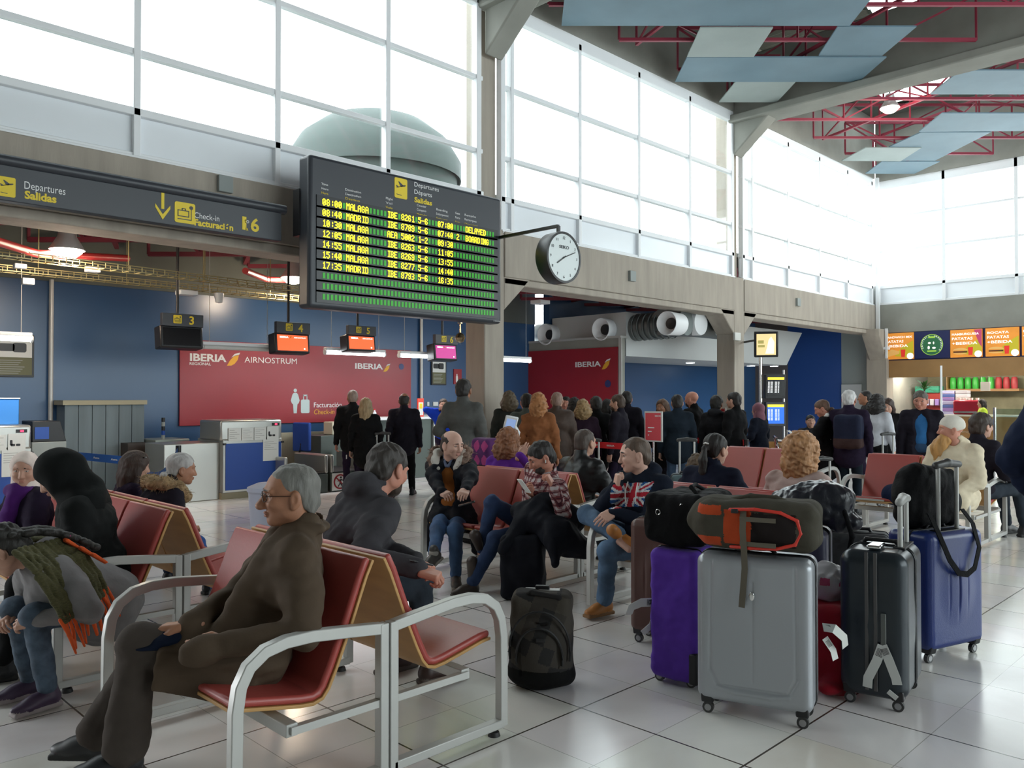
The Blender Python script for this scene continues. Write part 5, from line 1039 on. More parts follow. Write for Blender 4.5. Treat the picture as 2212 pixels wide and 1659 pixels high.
    if tp.get('under'):
        u = tp['under']; q = SDF(.0075*res); q.ell(ch+up*.02, (.122,.165*bulk,.18), TR, .05).ell(pel+up*.12, (.125,.15*bulk,.15), TR, .06).cone(nb-up*.03, nb+up*.035, .066, .060, .02).cone(nb+up*.03, nb+up*.14, .052, .056, .006, 0, 's')
        for i in (0,1): q.cone(nb-up*.055, sh[i], .052, .045, .05)
        q.ell(nb+up*.09+fw*.04, (.055,.04,.09), TR, .01, 0, 's'); q.wrinkle(.003,40,3); sdf_obj('shirt', q, cloth('cloth_%02d%02d%02d'%tuple(int(v*99) for v in u), u), e)
    # hair
    for hkind, hcol in (hair or [('short',(.03,.022,.018))]):
        hm = mat('hair_%s_%02d%02d%02d'%((hkind,)+tuple(int(v*99) for v in hcol)), hcol, .62, bump=.5, bscale=70, var=.3, vscale=30, stretch=(1,1,.25)) if hkind not in ('scarf','hood','cap') else cloth('cloth_%s_%02d%02d%02d'%((hkind,)+tuple(int(v*99) for v in hcol)), hcol)
        sdf_obj({'scarf':'headscarf','hood':'hood','cap':'knitted_cap','beard':'beard','bigbeard':'beard'}.get(hkind,'hair'), hair_sdf(hkind, hc, HR, {2:.005,1:.0075,0:.012}[det], HS, hx or 0), hm, e)
    return J
def loc(J, px, py, d=None, z=None):
    """photo point at a depth (or height) expressed in the person's own frame"""
    p = atd(px,py,d) if d else atz(px,py,z); e = J; q = p-Vector((e[0],e[1],0)); a = math.radians(e[2]); return V3(q.x*math.cos(a)+q.y*math.sin(a), -q.x*math.sin(a)+q.y*math.cos(a), q.z)/(e[3] if len(e) > 3 else 1)
# ---------------- people in the foreground ----------------
def glasses(J, mt, dark=False):
    c, R = J['hc'], J['HR']; P = lambda x,y,z: Vector(c+R@(V3(x,y,z)*HS)); b = MB()
    for s in (-1,1):
        pts = [P(.102-.010*abs(math.cos(t))*(1 if s*math.cos(t) > 0 else -.2), s*.033+.022*math.cos(t), .006+.017*math.sin(t)) for t in [2*PI*k/20 for k in range(20)]]
        b.tube(pts, .0022, 6, closed=True); b.tube([P(.098,s*.055,.012),P(.06,s*.076,.012),P(-.01,s*.084,.010),P(-.022,s*.084,-.004)], .002, 6)
    b.tube([P(.106,-.011,.010),P(.109,0,.013),P(.106,.011,.010)], .0022, 6); o = b.build('glasses', mt, J['e'])
    for s in (-1,1): MB().add([P(.101,s*.033+.021*math.cos(t),.006+.016*math.sin(t)) for t in [2*PI*k/20 for k in range(20)]], [tuple(range(20))]).build('lens', mat('smoked_lens',(.02,.02,.02),.1) if dark else glass('lens_glass',(.97,.97,.97),.10), o)
M_FRAME = mat('spectacle_frame', (.045,.018,.012), .3)
M_COAT = cloth('brown_coat', (.080,.056,.038), .8, .3, .10)
# elderly man
def coat_ex(q, J):
    hj, kn, fw, up, left, nb, pel = J['hj'], J['kn'], J['fw'], J['up'], J['left'], J['nb'], J['pel']
    for i, s in ((0,1),(1,-1)):
        d = kn[i]-hj[i]; q.cone(hj[i]+V3(0,0,.02), hj[i]+d*(.50,.22)[i]+V3(0,0,.0), .122, .108, .06)
        q.cone(nb+fw*.07+left*s*.075-up*.05, pel+fw*.15+left*s*.11+up*.02, .045, .055, .04)
    hv = nrm(J['wr'][0]-J['el'][0]); q.ell(J['wr'][0]+hv*.10+V3(0,0,-.01),(.085,.050,.058),frame(hv,(0,0,1)),.03)
    q.box(hj[0]+(kn[0]-hj[0])*.42+V3(0,.085,-.06), (.17,.012,.065), .012, frame(kn[0]-hj[0],(0,0,1)), .04)
    q.chain([nb-fw*.06+left*.08+up*.055, nb+fw*.02+left*.085+up*.02, nb+fw*.085+left*.06-up*.04],[.020,.020,.016],.02); q.chain([nb-fw*.06-left*.08+up*.055, nb+fw*.02-left*.085+up*.02, nb+fw*.085-left*.06-up*.04],[.020,.020,.016],.02); q.chain([nb-fw*.07+left*.07+up*.055,nb-fw*.085+up*.06,nb-fw*.07-left*.07+up*.055],[.02,.02,.02],.02)
    for k in range(5): q.cone(nb+fw*.08-up*(.0+.10*k), nb+fw*.17-up*(.03+.10*k), .028+.006*k, .04+.008*k, .02, 0, 's')
F1 = (1.665,3.20,152,1.04); w = lambda px,py,d: loc(F1,px,py,d)
J1 = person(F1[0],F1[1],F1[2],'elderly man with glasses in a long brown coat, seated nearest the camera', S=F1[3], lean=-21, head=(4,1,0), neck=(.42,0,0), det=2,
    wr=[w(500,1392,3.12), w(412,1350,3.28)], hands=[dict(c=20,b=(0,1,.2)), dict(c=[18,16,20,26],b=(0.1,-.1,1),d=(1,-.25,-.10))], pole=[(-.5,.35,-.8),(-.3,-.8,-.4)],
    ank=[loc(F1,268,1625,3.25), loc(F1,205,1590,3.50)], foot=[(1,.0,0),(1,-.35,0)], skin='tan', face=dict(old=1,nose=1.35,jaw=.98,browt=1.1,bm=mat('brow_grey',(.07,.05,.04),.7)),
    hair=[('receding',(.17,.165,.15))], top=dict(m=M_COAT,k='coat',g=1.09,col=.9,len=0,ex=coat_ex,wr=.0055,under=(.04,.035,.03)), legs=dict(c=(.062,.050,.043),w=1.14,hem=1.45), shoes=dict(c=(.012,.013,.016)))
glasses(J1, M_FRAME)
hw, hR = J1['hand1']; kp = J1['kn'][1]*.72+J1['hj'][1]*.28
q = SDF(.005).ell(hw+V3(.065,-.01,-.045),(.085,.075,.038),None,.02).ell(hw+V3(.14,.02,-.06),(.055,.06,.014),None,.03); q.wrinkle(.003,50,3)
cap_ = sdf_obj('cloth_cap', q, cloth('navy_cap',(.008,.013,.03)), None); cap_.matrix_world = Matrix.Translation((F1[0],F1[1],0))@Matrix.Rotation(math.radians(F1[2]),4,'Z')@Matrix.Scale(F1[3],4); tag(cap_, "dark navy cloth cap under the elderly man's hand on his knee", 'cap')
# bearded man in the charcoal hooded jacket
F2 = (2.38,3.74,-6,1.10)
J2 = person(F2[0],F2[1],F2[2],'bearded man in a charcoal hooded jacket, leaning forward behind the elderly man', S=F2[3], lean=27, head=(16,20,-4), neck=(.10,.0,0), det=2,
    wr=[loc(F2,895,1212,4.25), loc(F2,900,1232,4.0)], hands=[dict(c=45,b=(.3,.4,.8),t=.8), dict(c=62,b=(.3,-.5,.7),t=.9)], pole=[(-.3,.8,-.5),(-.4,-.7,-.6)],
    ank=[(.40,.14,.09),(.50,-.12,.09)], foot=[(1,.1,0),(1,-.1,0)], skin='ruddy', face=dict(jaw=1.02), hair=[('short',(.035,.028,.024)),('beard',(.045,.028,.018))],
    top=dict(m=cloth('charcoal_cloth',(.050,.048,.054)),k='jacket',g=1.04,hood=1,col=1.1,wr=.006), legs=dict(c=(.030,.038,.050)), shoes=dict(c=(.035,.015,.012),sole=(.10,.08,.07)))
def phone(px, py, d, rz, tilt, label, cm=M_BLACK, roll=0):
    e = empty('phone', atd(px,py,d), rz, label, 'phone'); T = Matrix.Rotation(tilt,3,'Y')@Matrix.Rotation(roll,3,'X'); MB().box((0,0,0),(.14,.072,.009),0,T).build('case', cm, e, bevel=.003); MB().box(T@Vector((0,0,.005)),(.125,.064,.001),0,T).build('screen', M_SCRO, e)
phone(905,1215,4.02,.1,.3,'dark phone held by the leaning bearded man')
# group at the left edge
def hair_m(c, n='hair_x'): return mat('%s_%02d%02d%02d'%((n,)+tuple(int(v*99) for v in c)), c, .62, bump=.5, bscale=70, var=.3, vscale=30)
F3 = (1.75,5.20,160,1.02)
J3 = person(F3[0],F3[1],F3[2],'person hidden in a black hood and black coat, seen from the side at the left', S=F3[3], lean=19, head=(-10,30,0), det=1, bulk=1.2, hx=.02,
    hair=[('hood',(.008,.009,.009))], top=dict(c=(.010,.011,.011),k='coat',g=1.18,col=1.2,len=.3,wr=.006), legs=dict(c=(.010,.010,.011)), skin='light')
tag(MB().cyl(atd(140,1088,4.78),atd(140,1088,4.80)+Vector((0,0,0)),.007,n=10).build('metal_button', M_CHROME, J3['e']) if 0 else J3['e'])
F4 = (1.70,6.50,190,.93)
J4 = person(F4[0],F4[1],F4[2],'woman in a pale pink headscarf and dark purple clothes at the left edge', S=F4[3], lean=6, head=(54,4,0), det=1,
    hair=[('scarf',(.78,.66,.60))], top=dict(c=(.020,.013,.030),k='coat',g=1.1,len=.3,col=1.2), legs=dict(c=(.015,.013,.02)), skin='light')
q = SDF(.008); nbv = J4['nb']; q.ell(nbv+V3(.05,.0,.0),(.10,.14,.07),None,.03).cone(nbv+V3(.1,.05,0),nbv+V3(.16,.06,-.2),.055,.06,.03); q.wrinkle(.006,45,4); sdf_obj('purple_scarf', q, cloth('purple_scarf',(.075,.015,.14)), J4['e'])
# girl bending forward, braids, knitted scarf
F5 = (1.60,4.80,188,.95)
def girl_ex(q, J): q.ell(J['pel']+V3(.02,.02,-.07),(.19,.20,.15),None,.06).ell(J['ch']+V3(.0,0,-.08),(.20,.17,.13),None,.06); q.cone(J['ch']-J['fw']*.02+J['up']*.05, J['pel']-J['fw']*.05, .13,.17,.05).ell(J['pel']+V3(-.04,0,.0),(.17,.20,.13),None,.05); q.ell(J['nb']-J['fw']*.09-J['up']*.02,(.06,.10,.05),J['TR'],.03)
J5 = person(F5[0],F5[1],F5[2],'girl in a grey hooded top bending far forward, with braids and a knitted scarf', S=F5[3], lean=50, head=(-38,48,0), neck=(.3,0,-.05), det=2,
    wr=[(.42,.16,.50),(.44,-.14,.48)], hands=[dict(c=40),dict(c=40)], ank=[(.36,.13,.10),(.34,-.12,.10)], foot=[(1,.05,0),(1,-.1,0)],
    hair=[('thick',(.014,.012,.010))], top=dict(m=cloth('grey_marl',(.21,.20,.205)),k='hooded_top',g=1.06,ex=girl_ex,col=.6), legs=dict(m=mat('washed_denim',(.075,.11,.16),.85,bump=.3,bscale=30,var=.55,vscale=14),c=(.1,.14,.2)), shoes=dict(c=(.06,.035,.075),sole=(.35,.30,.30)), hip=(0,0,.47), skin='light')
hcg, HRg, upg, fwg, nbg = J5['hc'], J5['HR'], J5['up'], J5['fw'], J5['nb']; back = -fwg; lf = J5['left']
for s, o_ in ((1,.03),(-1,-.02)):
    q = SDF(.006); p0 = hcg+HRg@V3(-.10,s*.045,.02)
    pts = [p0+(nbg-upg*(.02+.20*.9)+back*.21+lf*(s*.07+o_)-p0)*(k/9)+V3(0,0,.05)*math.sin(k/9*3.1) for k in range(10)]
    for k in range(9):
        q.ell(pts[k]+lf*(.010*(-1)**k), (.026,.026,.022), None, .008); q.ell(pts[k]-lf*(.010*(-1)**k)+(pts[k+1]-pts[k])*.5, (.025,.025,.022), None, .008)
    q.ell(pts[9],(.030,.024,.022),None,.01); sdf_obj('braid', q, hair_m((.014,.012,.010),'braid'), J5['e'])
# pink band across the back
b = MB(); bp = [Vector(nbg+back*(.185+.01*math.sin(k))+lf*(.10-.028*k)-upg*(.02+.028*k)) for k in range(10)]
b.sweep(bp, [(-.020,-.003),(.020,-.003),(.020,.003),(-.020,.003)], up=Vector(back)); b.build('pink_band', mat('hot_pink',(.62,.06,.26),.6), J5['e'])
M_KNIT = mat('olive_knit', (.085,.080,.030), .9, bump=.9, bscale=55, var=.35, vscale=60, stretch=(1,1,4)); M_ORF = mat('orange_wool', (.72,.10,.018), .9, bump=.6, bscale=80)
def scarf_piece(name, pts, w, t=.022, fr=6, seed=1, n=None):
    q = SDF(.006); pts = [V3(p) for p in pts]; n = V3(back if n is None else n)
    for a, b_ in zip(pts[:-1], pts[1:]):
        d = nrm(b_-a); sd = nrm(np.cross(d, n))
        for k in range(-5,6): q.cone(a+sd*w*k/10, b_+sd*w*k/10, t*.75, t*.75, .012)
    q.wrinkle(.003,90,seed); o = sdf_obj(name, q, M_KNIT, J5['e']); d = nrm(pts[-1]-pts[-2]); sd = nrm(np.cross(d, n)); rg = random.Random(seed)
    f = SDF(.0045)
    for k in range(fr):
        a = pts[-1]+sd*w*(k/(fr-1)-.5)*1.1; e1 = a+d*.07+sd*rg.uniform(-.02,.02); e2 = e1+d*rg.uniform(.05,.09)+V3(0,0,-.02)+sd*rg.uniform(-.02,.02); f.cone(a-d*.02,e1,.010,.009,.004).cone(e1,e2,.010,.006,.004)
    sdf_obj('orange_fringe', f, M_ORF, o)
gp = nbg+back*.13+fwg*.0
scarf_piece('scarf_tail', [nbg+lf*.10+back*.07+upg*.06, nbg+lf*.215+back*.03-upg*.04, nbg+lf*.265-back*.03-upg*.17, nbg+lf*.285-back*.09-upg*.27], .34, seed=3, fr=14, n=lf*.8+back*.5)
scarf_piece('scarf_tail', [nbg-lf*.13+back*.09+upg*.04, nbg-lf*.15+back*.15-upg*.08, nbg-lf*.12+back*.165-upg*.19], .08, seed=5, fr=6)
for k, (u_, l_) in enumerate(((-.03,.10),(-.10,.16),(-.16,.20))): q = SDF(.005); a = nbg+lf*l_+back*.155-V3(0,0,0)-upg*(-u_); q.cone(a,a-upg*.08+lf*.02,.012,.008,.004).cone(a+lf*.02,a-upg*.07+lf*.05,.011,.007,.004); sdf_obj('orange_fringe', q, M_ORF, J5['e'])
# two women facing the other way on the second bench
F6 = (2.44,7.0,-6,.88)
J6 = person(F6[0],F6[1],F6[2],'long-haired brunette with sunglasses on her head, seated at the left with her back to us', S=F6[3], lean=12, head=(2,6,0), det=1, hair=[('long',(.045,.024,.017))], top=dict(c=(.02,.018,.022)), legs=dict(c=(.02,.03,.06)), hx=.008)
c, R = J6['hc'], J6['HR']; b = MB(); b.tube([Vector(c+R@V3(.05*math.cos(t)+.02,.105*math.sin(t),.10)) for t in [(-1.5+3*k/10) for k in range(11)]], .006, 6); b.build('sunglasses', mat('glossy_black',(.01,.01,.01),.1), J6['e'])
F7 = (2.36,6.36,-4,.95)
J7 = person(F7[0],F7[1],F7[2],'grey-haired woman with a bun and a fur-trimmed black coat, back to us', S=F7[3], lean=30, head=(-8,6,0), det=2, wr=[(.36,.10,.60),(.38,-.08,.60)], hands=[dict(c=30),dict(c=25,b=(0,0,1))],
    hair=[('bun',(.40,.38,.37))], top=dict(c=(.013,.014,.014),k='coat',g=1.10,len=.25,r=.6), legs=dict(c=(.03,.09,.30)), shoes=dict(c=(.02,.02,.02)), skin='tan', ank=[(.62,.1,.09),(.60,-.12,.09)])
def fur_ring(J, pts, r, col, name='fur_trim', n=900, L=.035):
    """fluffy trim: a soft core and many tapering tufts"""
    rg = np.random.RandomState(4); q = SDF(.008); P = [V3(p) for p in pts]; q.chain(P, [r]*len(P), .02); q.wrinkle(.006,90,3); m = mat('fur_%02d%02d'%(int(col[0]*99),int(col[1]*99)), col, .9, bump=.6, bscale=90, var=.45, vscale=25); core = sdf_obj(name, q, m, J['e']); b = MB()
    for _ in range(n):
        i = rg.randint(len(P)-1); t = rg.rand(); p = P[i]*(1-t)+P[i+1]*t; d = nrm(rg.randn(3)+V3(0,0,-.15)); a = p+d*r*.85; t2 = a+(d+rg.randn(3)*.45)*L*(.6+.7*rg.rand()); s = nrm(np.cross(d, rg.randn(3)))*.004; s2 = nrm(np.cross(d, s))*.004
        b.add([a+s,a-s*.5+s2,a-s*.5-s2,t2],[(0,1,3),(1,2,3),(2,0,3)])
    b.build('fur_tufts', m, core, smooth=False, recalc=False)
nb, up, fw, lf = J7['nb'], J7['up'], J7['fw'], J7['left']
fur_ring(J7, [nb+fw*.10+lf*.13-up*.02, nb+lf*.17+up*.01, nb-fw*.09+lf*.17+up*.0, nb-fw*.16+lf*.07-up*.03, nb-fw*.16-lf*.07-up*.03, nb-fw*.09-lf*.17+up*.0, nb-lf*.17+up*.01, nb+fw*.10-lf*.13-up*.02], .052, (.30,.20,.10))
tag(MB().tube([Vector((3.0,6.85,.50)),Vector((3.35,6.9,.46)),Vector((3.42,6.9,.1))],.06,10).build('jeans_leg', cloth('denim_bright',(.03,.11,.36)), J6['e']) if 0 else J6['e'])
# ---------------- people in the middle ----------------
M_DENIM = mat('denim', (.055,.115,.24), .85, bump=.3, bscale=60, var=.45, vscale=5); M_DENIMD = mat('dark_denim', (.02,.045,.12), .85, bump=.3, bscale=60, var=.3, vscale=6); M_DENIML = mat('light_denim', (.085,.155,.26), .85, bump=.3, bscale=60, var=.5, vscale=5)
G1 = (4.96,5.74,208,1.0); g = lambda px,py,d: loc(G1,px,py,d)
def parka_ex(q, J):
    for i in (0,1): d = J['kn'][i]-J['hj'][i]; q.cone(J['hj'][i], J['hj'][i]+d*.35, .13,.12,.05); q.cone(J['hj'][i]+V3(0,(.10,-.10)[i],-.05), J['hj'][i]+V3(-.02,(.15,-.15)[i],-.30), .06,.05,.05)
M_PARKA = cloth('parka_black', (.010,.011,.016), .7)
K1 = person(G1[0],G1[1],G1[2],'balding man in a black fur-hooded parka and orange sweater, holding a phone', S=G1[3], lean=6, head=(62,10,0), neck=(.15,0,0), det=2,
    wr=[g(1000,1096,6.55), g(978,1122,6.62)], hands=[dict(c=50,b=(.3,.3,.8)), dict(c=50,b=(.2,-.3,.9),d=(.7,.6,0))], pole=[(-.4,1,-.1),(-.4,-1,-.1)],
    ank=[g(985,1245,6.85), g(937,1195,6.75)], foot=[(.85,.35,0),(.9,-.2,-.35)], hair=[('ring',(.035,.022,.016))], face=dict(jaw=.95), skin='pale',
    top=dict(m=M_PARKA,k='parka',g=1.08,open=1,col=0,ex=parka_ex,wr=.006,under=(.30,.10,.022)), legs=dict(m=M_DENIM), shoes=dict(c=(.06,.055,.05),sole=(.3,.28,.24)))
nb, up, fw, lf = K1['nb'], K1['up'], K1['fw'], K1['left']
hood = [nb+fw*.10+lf*.13-up*.06, nb+fw*.06+lf*.165+up*.02, nb-fw*.03+lf*.17+up*.085, nb-fw*.11+lf*.09+up*.10, nb-fw*.12+up*.10, nb-fw*.11-lf*.09+up*.10, nb-fw*.03-lf*.17+up*.085, nb+fw*.06-lf*.165+up*.02, nb+fw*.10-lf*.13-up*.06]
fur_ring(K1, hood, .034, (.26,.17,.13), L=.028, n=1100)
q = SDF(.007)
for a, b in zip(hood[:-1], hood[1:]): q.cone(nb+(a-nb)*.78+fw*.015, nb+(b-nb)*.78+fw*.015, .040,.040,.02)
sdf_obj('white_lining', q, mat('white_fleece',(.58,.55,.50),.9,bump=.4,bscale=60), K1['e'])
q = SDF(.006); q.chain([nb+up*.045-fw*.05+lf*.03, nb+up*.045+lf*.058, nb+fw*.065+lf*.03+up*.0, nb+fw*.085-up*.035+lf*.012],.014,.01).chain([nb+up*.045-fw*.05-lf*.03, nb+up*.045-lf*.058, nb+fw*.065-lf*.03+up*.0, nb+fw*.085-up*.035-lf*.012],.014,.01); sdf_obj('shirt_collar', q, cloth('blue_grey_shirt',(.13,.16,.25)), K1['e'])
q = SDF(.006); a = K1['an'][1]; u_ = nrm(K1['kn'][1]-a); q.cone(a, a+u_*.085, .042,.044,.01); o = sdf_obj('striped_sock', q, mat('sock_grey',(.35,.33,.30),.9), K1['e']); b = MB()
for k in range(5): x, y, z = basis(Vector(u_)); c = Vector(a+u_*(.008+.017*k)); b.tube([c+x*.0435*math.cos(t)+y*.0435*math.sin(t) for t in [2*PI*j/16 for j in range(16)]], .003, 5, closed=True)
b.build('stripe', M_BLACK, o)
phone(1008,1088,6.62,2.4,.25,'phone in the hand of the man with the fur hood')
# checked shirt man
G2 = (5.03,4.75,172,.99); g = lambda px,py,d: loc(G2,px,py,d)
M_PLA = [cloth('check_maroon',(.17,.040,.045)), cloth('check_white',(.50,.45,.45)), cloth('check_mid',(.31,.17,.17)), cloth('check_dark',(.07,.02,.028))]
def plaid(c, m):
    a = (c[:,2]*1.0+c[:,0]*.22)/.058; b = (c[:,1]+c[:,0]*.75)/.054; fa, fb = a-np.floor(a), b-np.floor(b)
    r = np.where((fa < .45)&(fb < .45), 1, np.where((fa < .45)|(fb < .45), 2, 0)); return np.where((np.abs(fa-.66) < .07)|(np.abs(fb-.66) < .07), 3, r)
K2 = person(G2[0],G2[1],G2[2],'young man in a maroon checked shirt, hand at his mouth, looking at a phone', S=G2[3], lean=2, side=20, head=(-18,26,0), neck=(.25,0,0), det=2,
    wr=[g(1196,1052,6.38), g(1155,1068,6.65)], hands=[dict(c=75,b=(-.4,.6,.4),d=(.45,-.35,1)), dict(c=45,b=(.2,-.8,-.3),d=(.75,.1,.45))], pole=[(.2,.6,-1),(-.2,-.6,-.8)],
    ank=[g(1018,1262,6.6), g(1040,1195,6.75)], foot=[(1,-.1,0),(.85,.2,-.5)], kpole=[(.6,.1,1),(.4,.0,1)], hair=[('short',(.014,.011,.010)),('beard',(.03,.02,.016))], skin='ruddy',
    top=dict(m=M_PLA[0],mats=M_PLA[1:],paint=plaid,k='checked_shirt',g=1.02,len=.0,col=.8), legs=dict(m=M_DENIMD,w=1.0), shoes=dict(c=(.045,.030,.024),h=.15,sole=(.06,.05,.04),lace=1))
phone(1132,1050,6.42,2.9,-.9,'pale phone held up by the man in the checked shirt',M_PAPER)
q = SDF(.004); c, R = K2['hc'], K2['HR']; P = lambda x,y,z: c+R@(V3(x,y,z)*HS); q.chain([P(.004,.094,-.012),P(.012,.092,-.03)],.0045,.003); sdf_obj('earphone', q, M_PAPER, K2['e'])
# man with crossed legs, tan boots, flag on his hooded top
G3 = (5.0,3.58,178,1.01); g = lambda px,py,d: loc(G3,px,py,d)
M_FLAG = [cloth('navy_hoodie',(.010,.014,.026)), cloth('flag_blue',(.02,.09,.26)), cloth('flag_white',(.62,.62,.64)), cloth('flag_red',(.42,.02,.035))]
def flag(c, m):
    u = (c[:,1]+.0-.35*(c[:,2]-.87))/.125; v = (c[:,2]-.87-.12*c[:,1])/.085; ins = (np.abs(u) < 1)&(np.abs(v) < 1)&(c[:,0] > -.02); r = np.where(ins, 1, 0)
    d = np.minimum(np.abs(u-v), np.abs(u+v)); r = np.where(ins&(d < .34), 2, r); r = np.where(ins&(d < .13), 3, r)
    r = np.where(ins&((np.abs(u) < .30)|(np.abs(v) < .34)), 2, r); return np.where(ins&((np.abs(u) < .17)|(np.abs(v) < .19)), 3, r)
K3 = person(G3[0],G3[1],G3[2],'man in a flag-print hooded top and tan boots, legs crossed, hand on his chin', S=G3[3], lean=7, head=(-36,6,0), neck=(.15,0,0), det=2,
    wr=[g(1325,1106,5.9), g(1330,1056,5.98)], hands=[dict(c=18,b=(-.1,.5,.8),d=(.9,-.1,-.35)), dict(c=80,b=(.8,-.5,.2),d=(-.1,.15,1))], pole=[(-.5,.8,-.3),(.1,-.8,-1)],
    ank=[g(1306,1300,5.92), g(1338,1158,5.75)], foot=[(1,-.12,0),(.1,.95,-.35)], kpole=[(.6,.2,1),(.3,-1,.5)], hair=[('crop',(.10,.065,.045))], face=dict(jaw=1.0,stub=0), skin='pale',
    top=dict(m=M_FLAG[0],mats=M_FLAG[1:],paint=flag,k='hooded_top',g=1.05,hood=1,col=.6), legs=dict(m=M_DENIML,w=1.04,hem=1.15), shoes=dict(c=(.50,.20,.05),h=.06,sole=(.26,.13,.05),lace=1,up=[None,(.75,.1,.45)]))
nb, up, fw, lf = K3['nb'], K3['up'], K3['fw'], K3['left']
for s in (1,-1): sdf_obj('drawstring', SDF(.004).chain([nb+fw*.11+lf*s*.045-up*.03, nb+fw*.145+lf*s*.05-up*.09, nb+fw*.155+lf*s*.045-up*.17],.005,.003), M_PAPER, K3['e'])
wv, hv = K3['wr'][0], nrm(K3['wr'][0]-K3['el'][0]); x, y, z = basis(Vector(hv)); b = MB(); c = Vector(wv+hv*.012); b.tube([c+x*.031*math.cos(t)+y*.031*math.sin(t) for t in [2*PI*j/20 for j in range(20)]], .006, 6, closed=True); b.cyl(c+Vector((0,.03,.012)),c+Vector((0,.038,.016)),.017,n=16); b.build('wrist_watch', M_CHROME, K3['e'])
# people with their backs to us on the middle benches
def back(px, X, h, label, hair, top, rz=0, S=1, head=(0,0,0), det=1, lean=4, hx=None, skin='light', **k):
    t = (px-1106)/F; Y = X*(1-t)/(1+t); return person(X, Y, rz, label, S=S, lean=lean, head=head, det=det, hair=hair, top=top, skin=skin, hx=hx, **k)
K4 = back(1247,5.80,0,'man with cropped hair in a black leather jacket, seated with his back to us',[('crop',(.07,.05,.04))],dict(m=mat('black_leather',(.010,.010,.011),.42,bump=.15,bscale=30,spec=.35),k='leather_jacket',g=1.08,col=1.2,wr=.005), S=1.0, lean=8)
K5 = back(1092,5.82,0,'woman with frizzy auburn hair in a purple top, back to us, hand raised',[('curly',(.22,.085,.035))],dict(c=(.11,.022,.26),k='top'), S=.97, hx=.012, rz=15, wr=[(.3,.15,.6),loc((5.82,5.9,15,.97),1125,985,7.9)], hands=[{},dict(c=20,d=(.5,-.4,.7))], pole=[(-.5,.7,-.5),(0,-.8,-.6)])
K6 = back(1530,5.85,0,'woman with a dark ponytail in a navy coat, back to us, near the luggage',[('pony',(.014,.011,.010))],dict(c=(.012,.015,.032),k='coat',g=1.08,col=1.0), S=1.0, rz=10, head=(-18,4,0), lean=10)
c, R = K6['hc'], K6['HR']; sdf_obj('hair_clip', SDF(.004).chain([c+R@V3(-.125,.022,.05), c+R@V3(-.135,0,.055), c+R@V3(-.125,-.022,.05)],.007,.003), M_PAPER, K6['e'])
K7 = back(1716,5.85,0,'woman with wavy strawberry blonde hair in a pale pink jacket, back to us',[('wavy',(.42,.21,.09))],dict(c=(.48,.36,.33),k='padded_jacket',g=1.12,wr=.007,col=.8), S=1.0, hx=.028, lean=8)
K8 = back(1501,6.75,0,'child with curly brown hair half hidden beside the ponytail woman',[('curly',(.09,.055,.03))],dict(c=(.03,.03,.05)), S=.80, det=0)
G9 = (9.40,2.78,178,1.07)
K9 = person(G9[0],G9[1],G9[2],'man with an orange beard, white skullcap and cream hooded robe on the right bench', S=G9[3], lean=2, head=(-60,0,0), det=1, wr=[(.28,.09,.56),(.28,-.10,.57)],
    hair=[('cap',(.70,.66,.58)),('bigbeard',(.50,.26,.08))], skin='ruddy', face=dict(bm=mat('brow_pale',(.4,.25,.12),.7)), top=dict(c=(.66,.57,.42),k='robe',g=1.13,hood=1,len=.4,wr=.006), legs=dict(c=(.5,.44,.33)), shoes=dict(c=(.05,.07,.16)))
K10 = back(2108,10.25,0,'dark-haired person in a black coat seated behind the bearded man, hand at the face',[('thick',(.04,.025,.018))],dict(c=(.012,.012,.016),g=1.08), S=1.08, rz=-30, det=1, wr=[(.2,.12,.9),(.3,-.13,.62)])
# coat and backpack beside the checked shirt man
q = SDF(.009); W_ = lambda px,py,d: V3(atd(px,py,d)); q.chain([W_(1120,1105,6.6),W_(1180,1095,6.55),W_(1245,1120,6.5)],[.07,.10,.09],.06).chain([W_(1150,1120,6.5),W_(1215,1160,6.35),W_(1262,1185,6.35)],[.11,.13,.08],.06).chain([W_(1195,1150,6.3),W_(1200,1215,6.2)],[.08,.04],.05).chain([W_(1130,1130,6.5),W_(1085,1190,6.35)],[.08,.04],.05)
q.wrinkle(.009,26,2).wrinkle(.004,60,3); tag(sdf_obj('black_coat', q, M_PARKA), 'heap of black coat on the seat beside the man in the checked shirt', 'coat')
BP = Vector(atz(1130,1292,0)); e = empty('backpack', BP, math.radians(215), 'black backpack on the floor below the heap of black coat', 'backpack')
q = SDF(.008).box((0,0,.26),(.07,.12,.20),.05,None,.03).ell((.06,0,.2),(.07,.10,.13),None,.05).cone((-.05,.0,.46),(.02,0,.5),.03,.02,.03); q.wrinkle(.005,34,6); sdf_obj('body', q, M_PARKA, e)
for s in (-1,1): sdf_obj('shoulder_strap', SDF(.006).chain([(-.09,s*.06,.47),(-.16,s*.12,.36),(-.15,s*.15,.16),(-.09,s*.13,.05)],[.022,.024,.016,.01],.01), M_BLACK, e)
sdf_obj('strap_end', SDF(.006).chain([(-.12,.16,.05),(-.2,.2,.02),(-.25,.2,.015)],[.012,.014,.012],.005), M_BLACK, e)
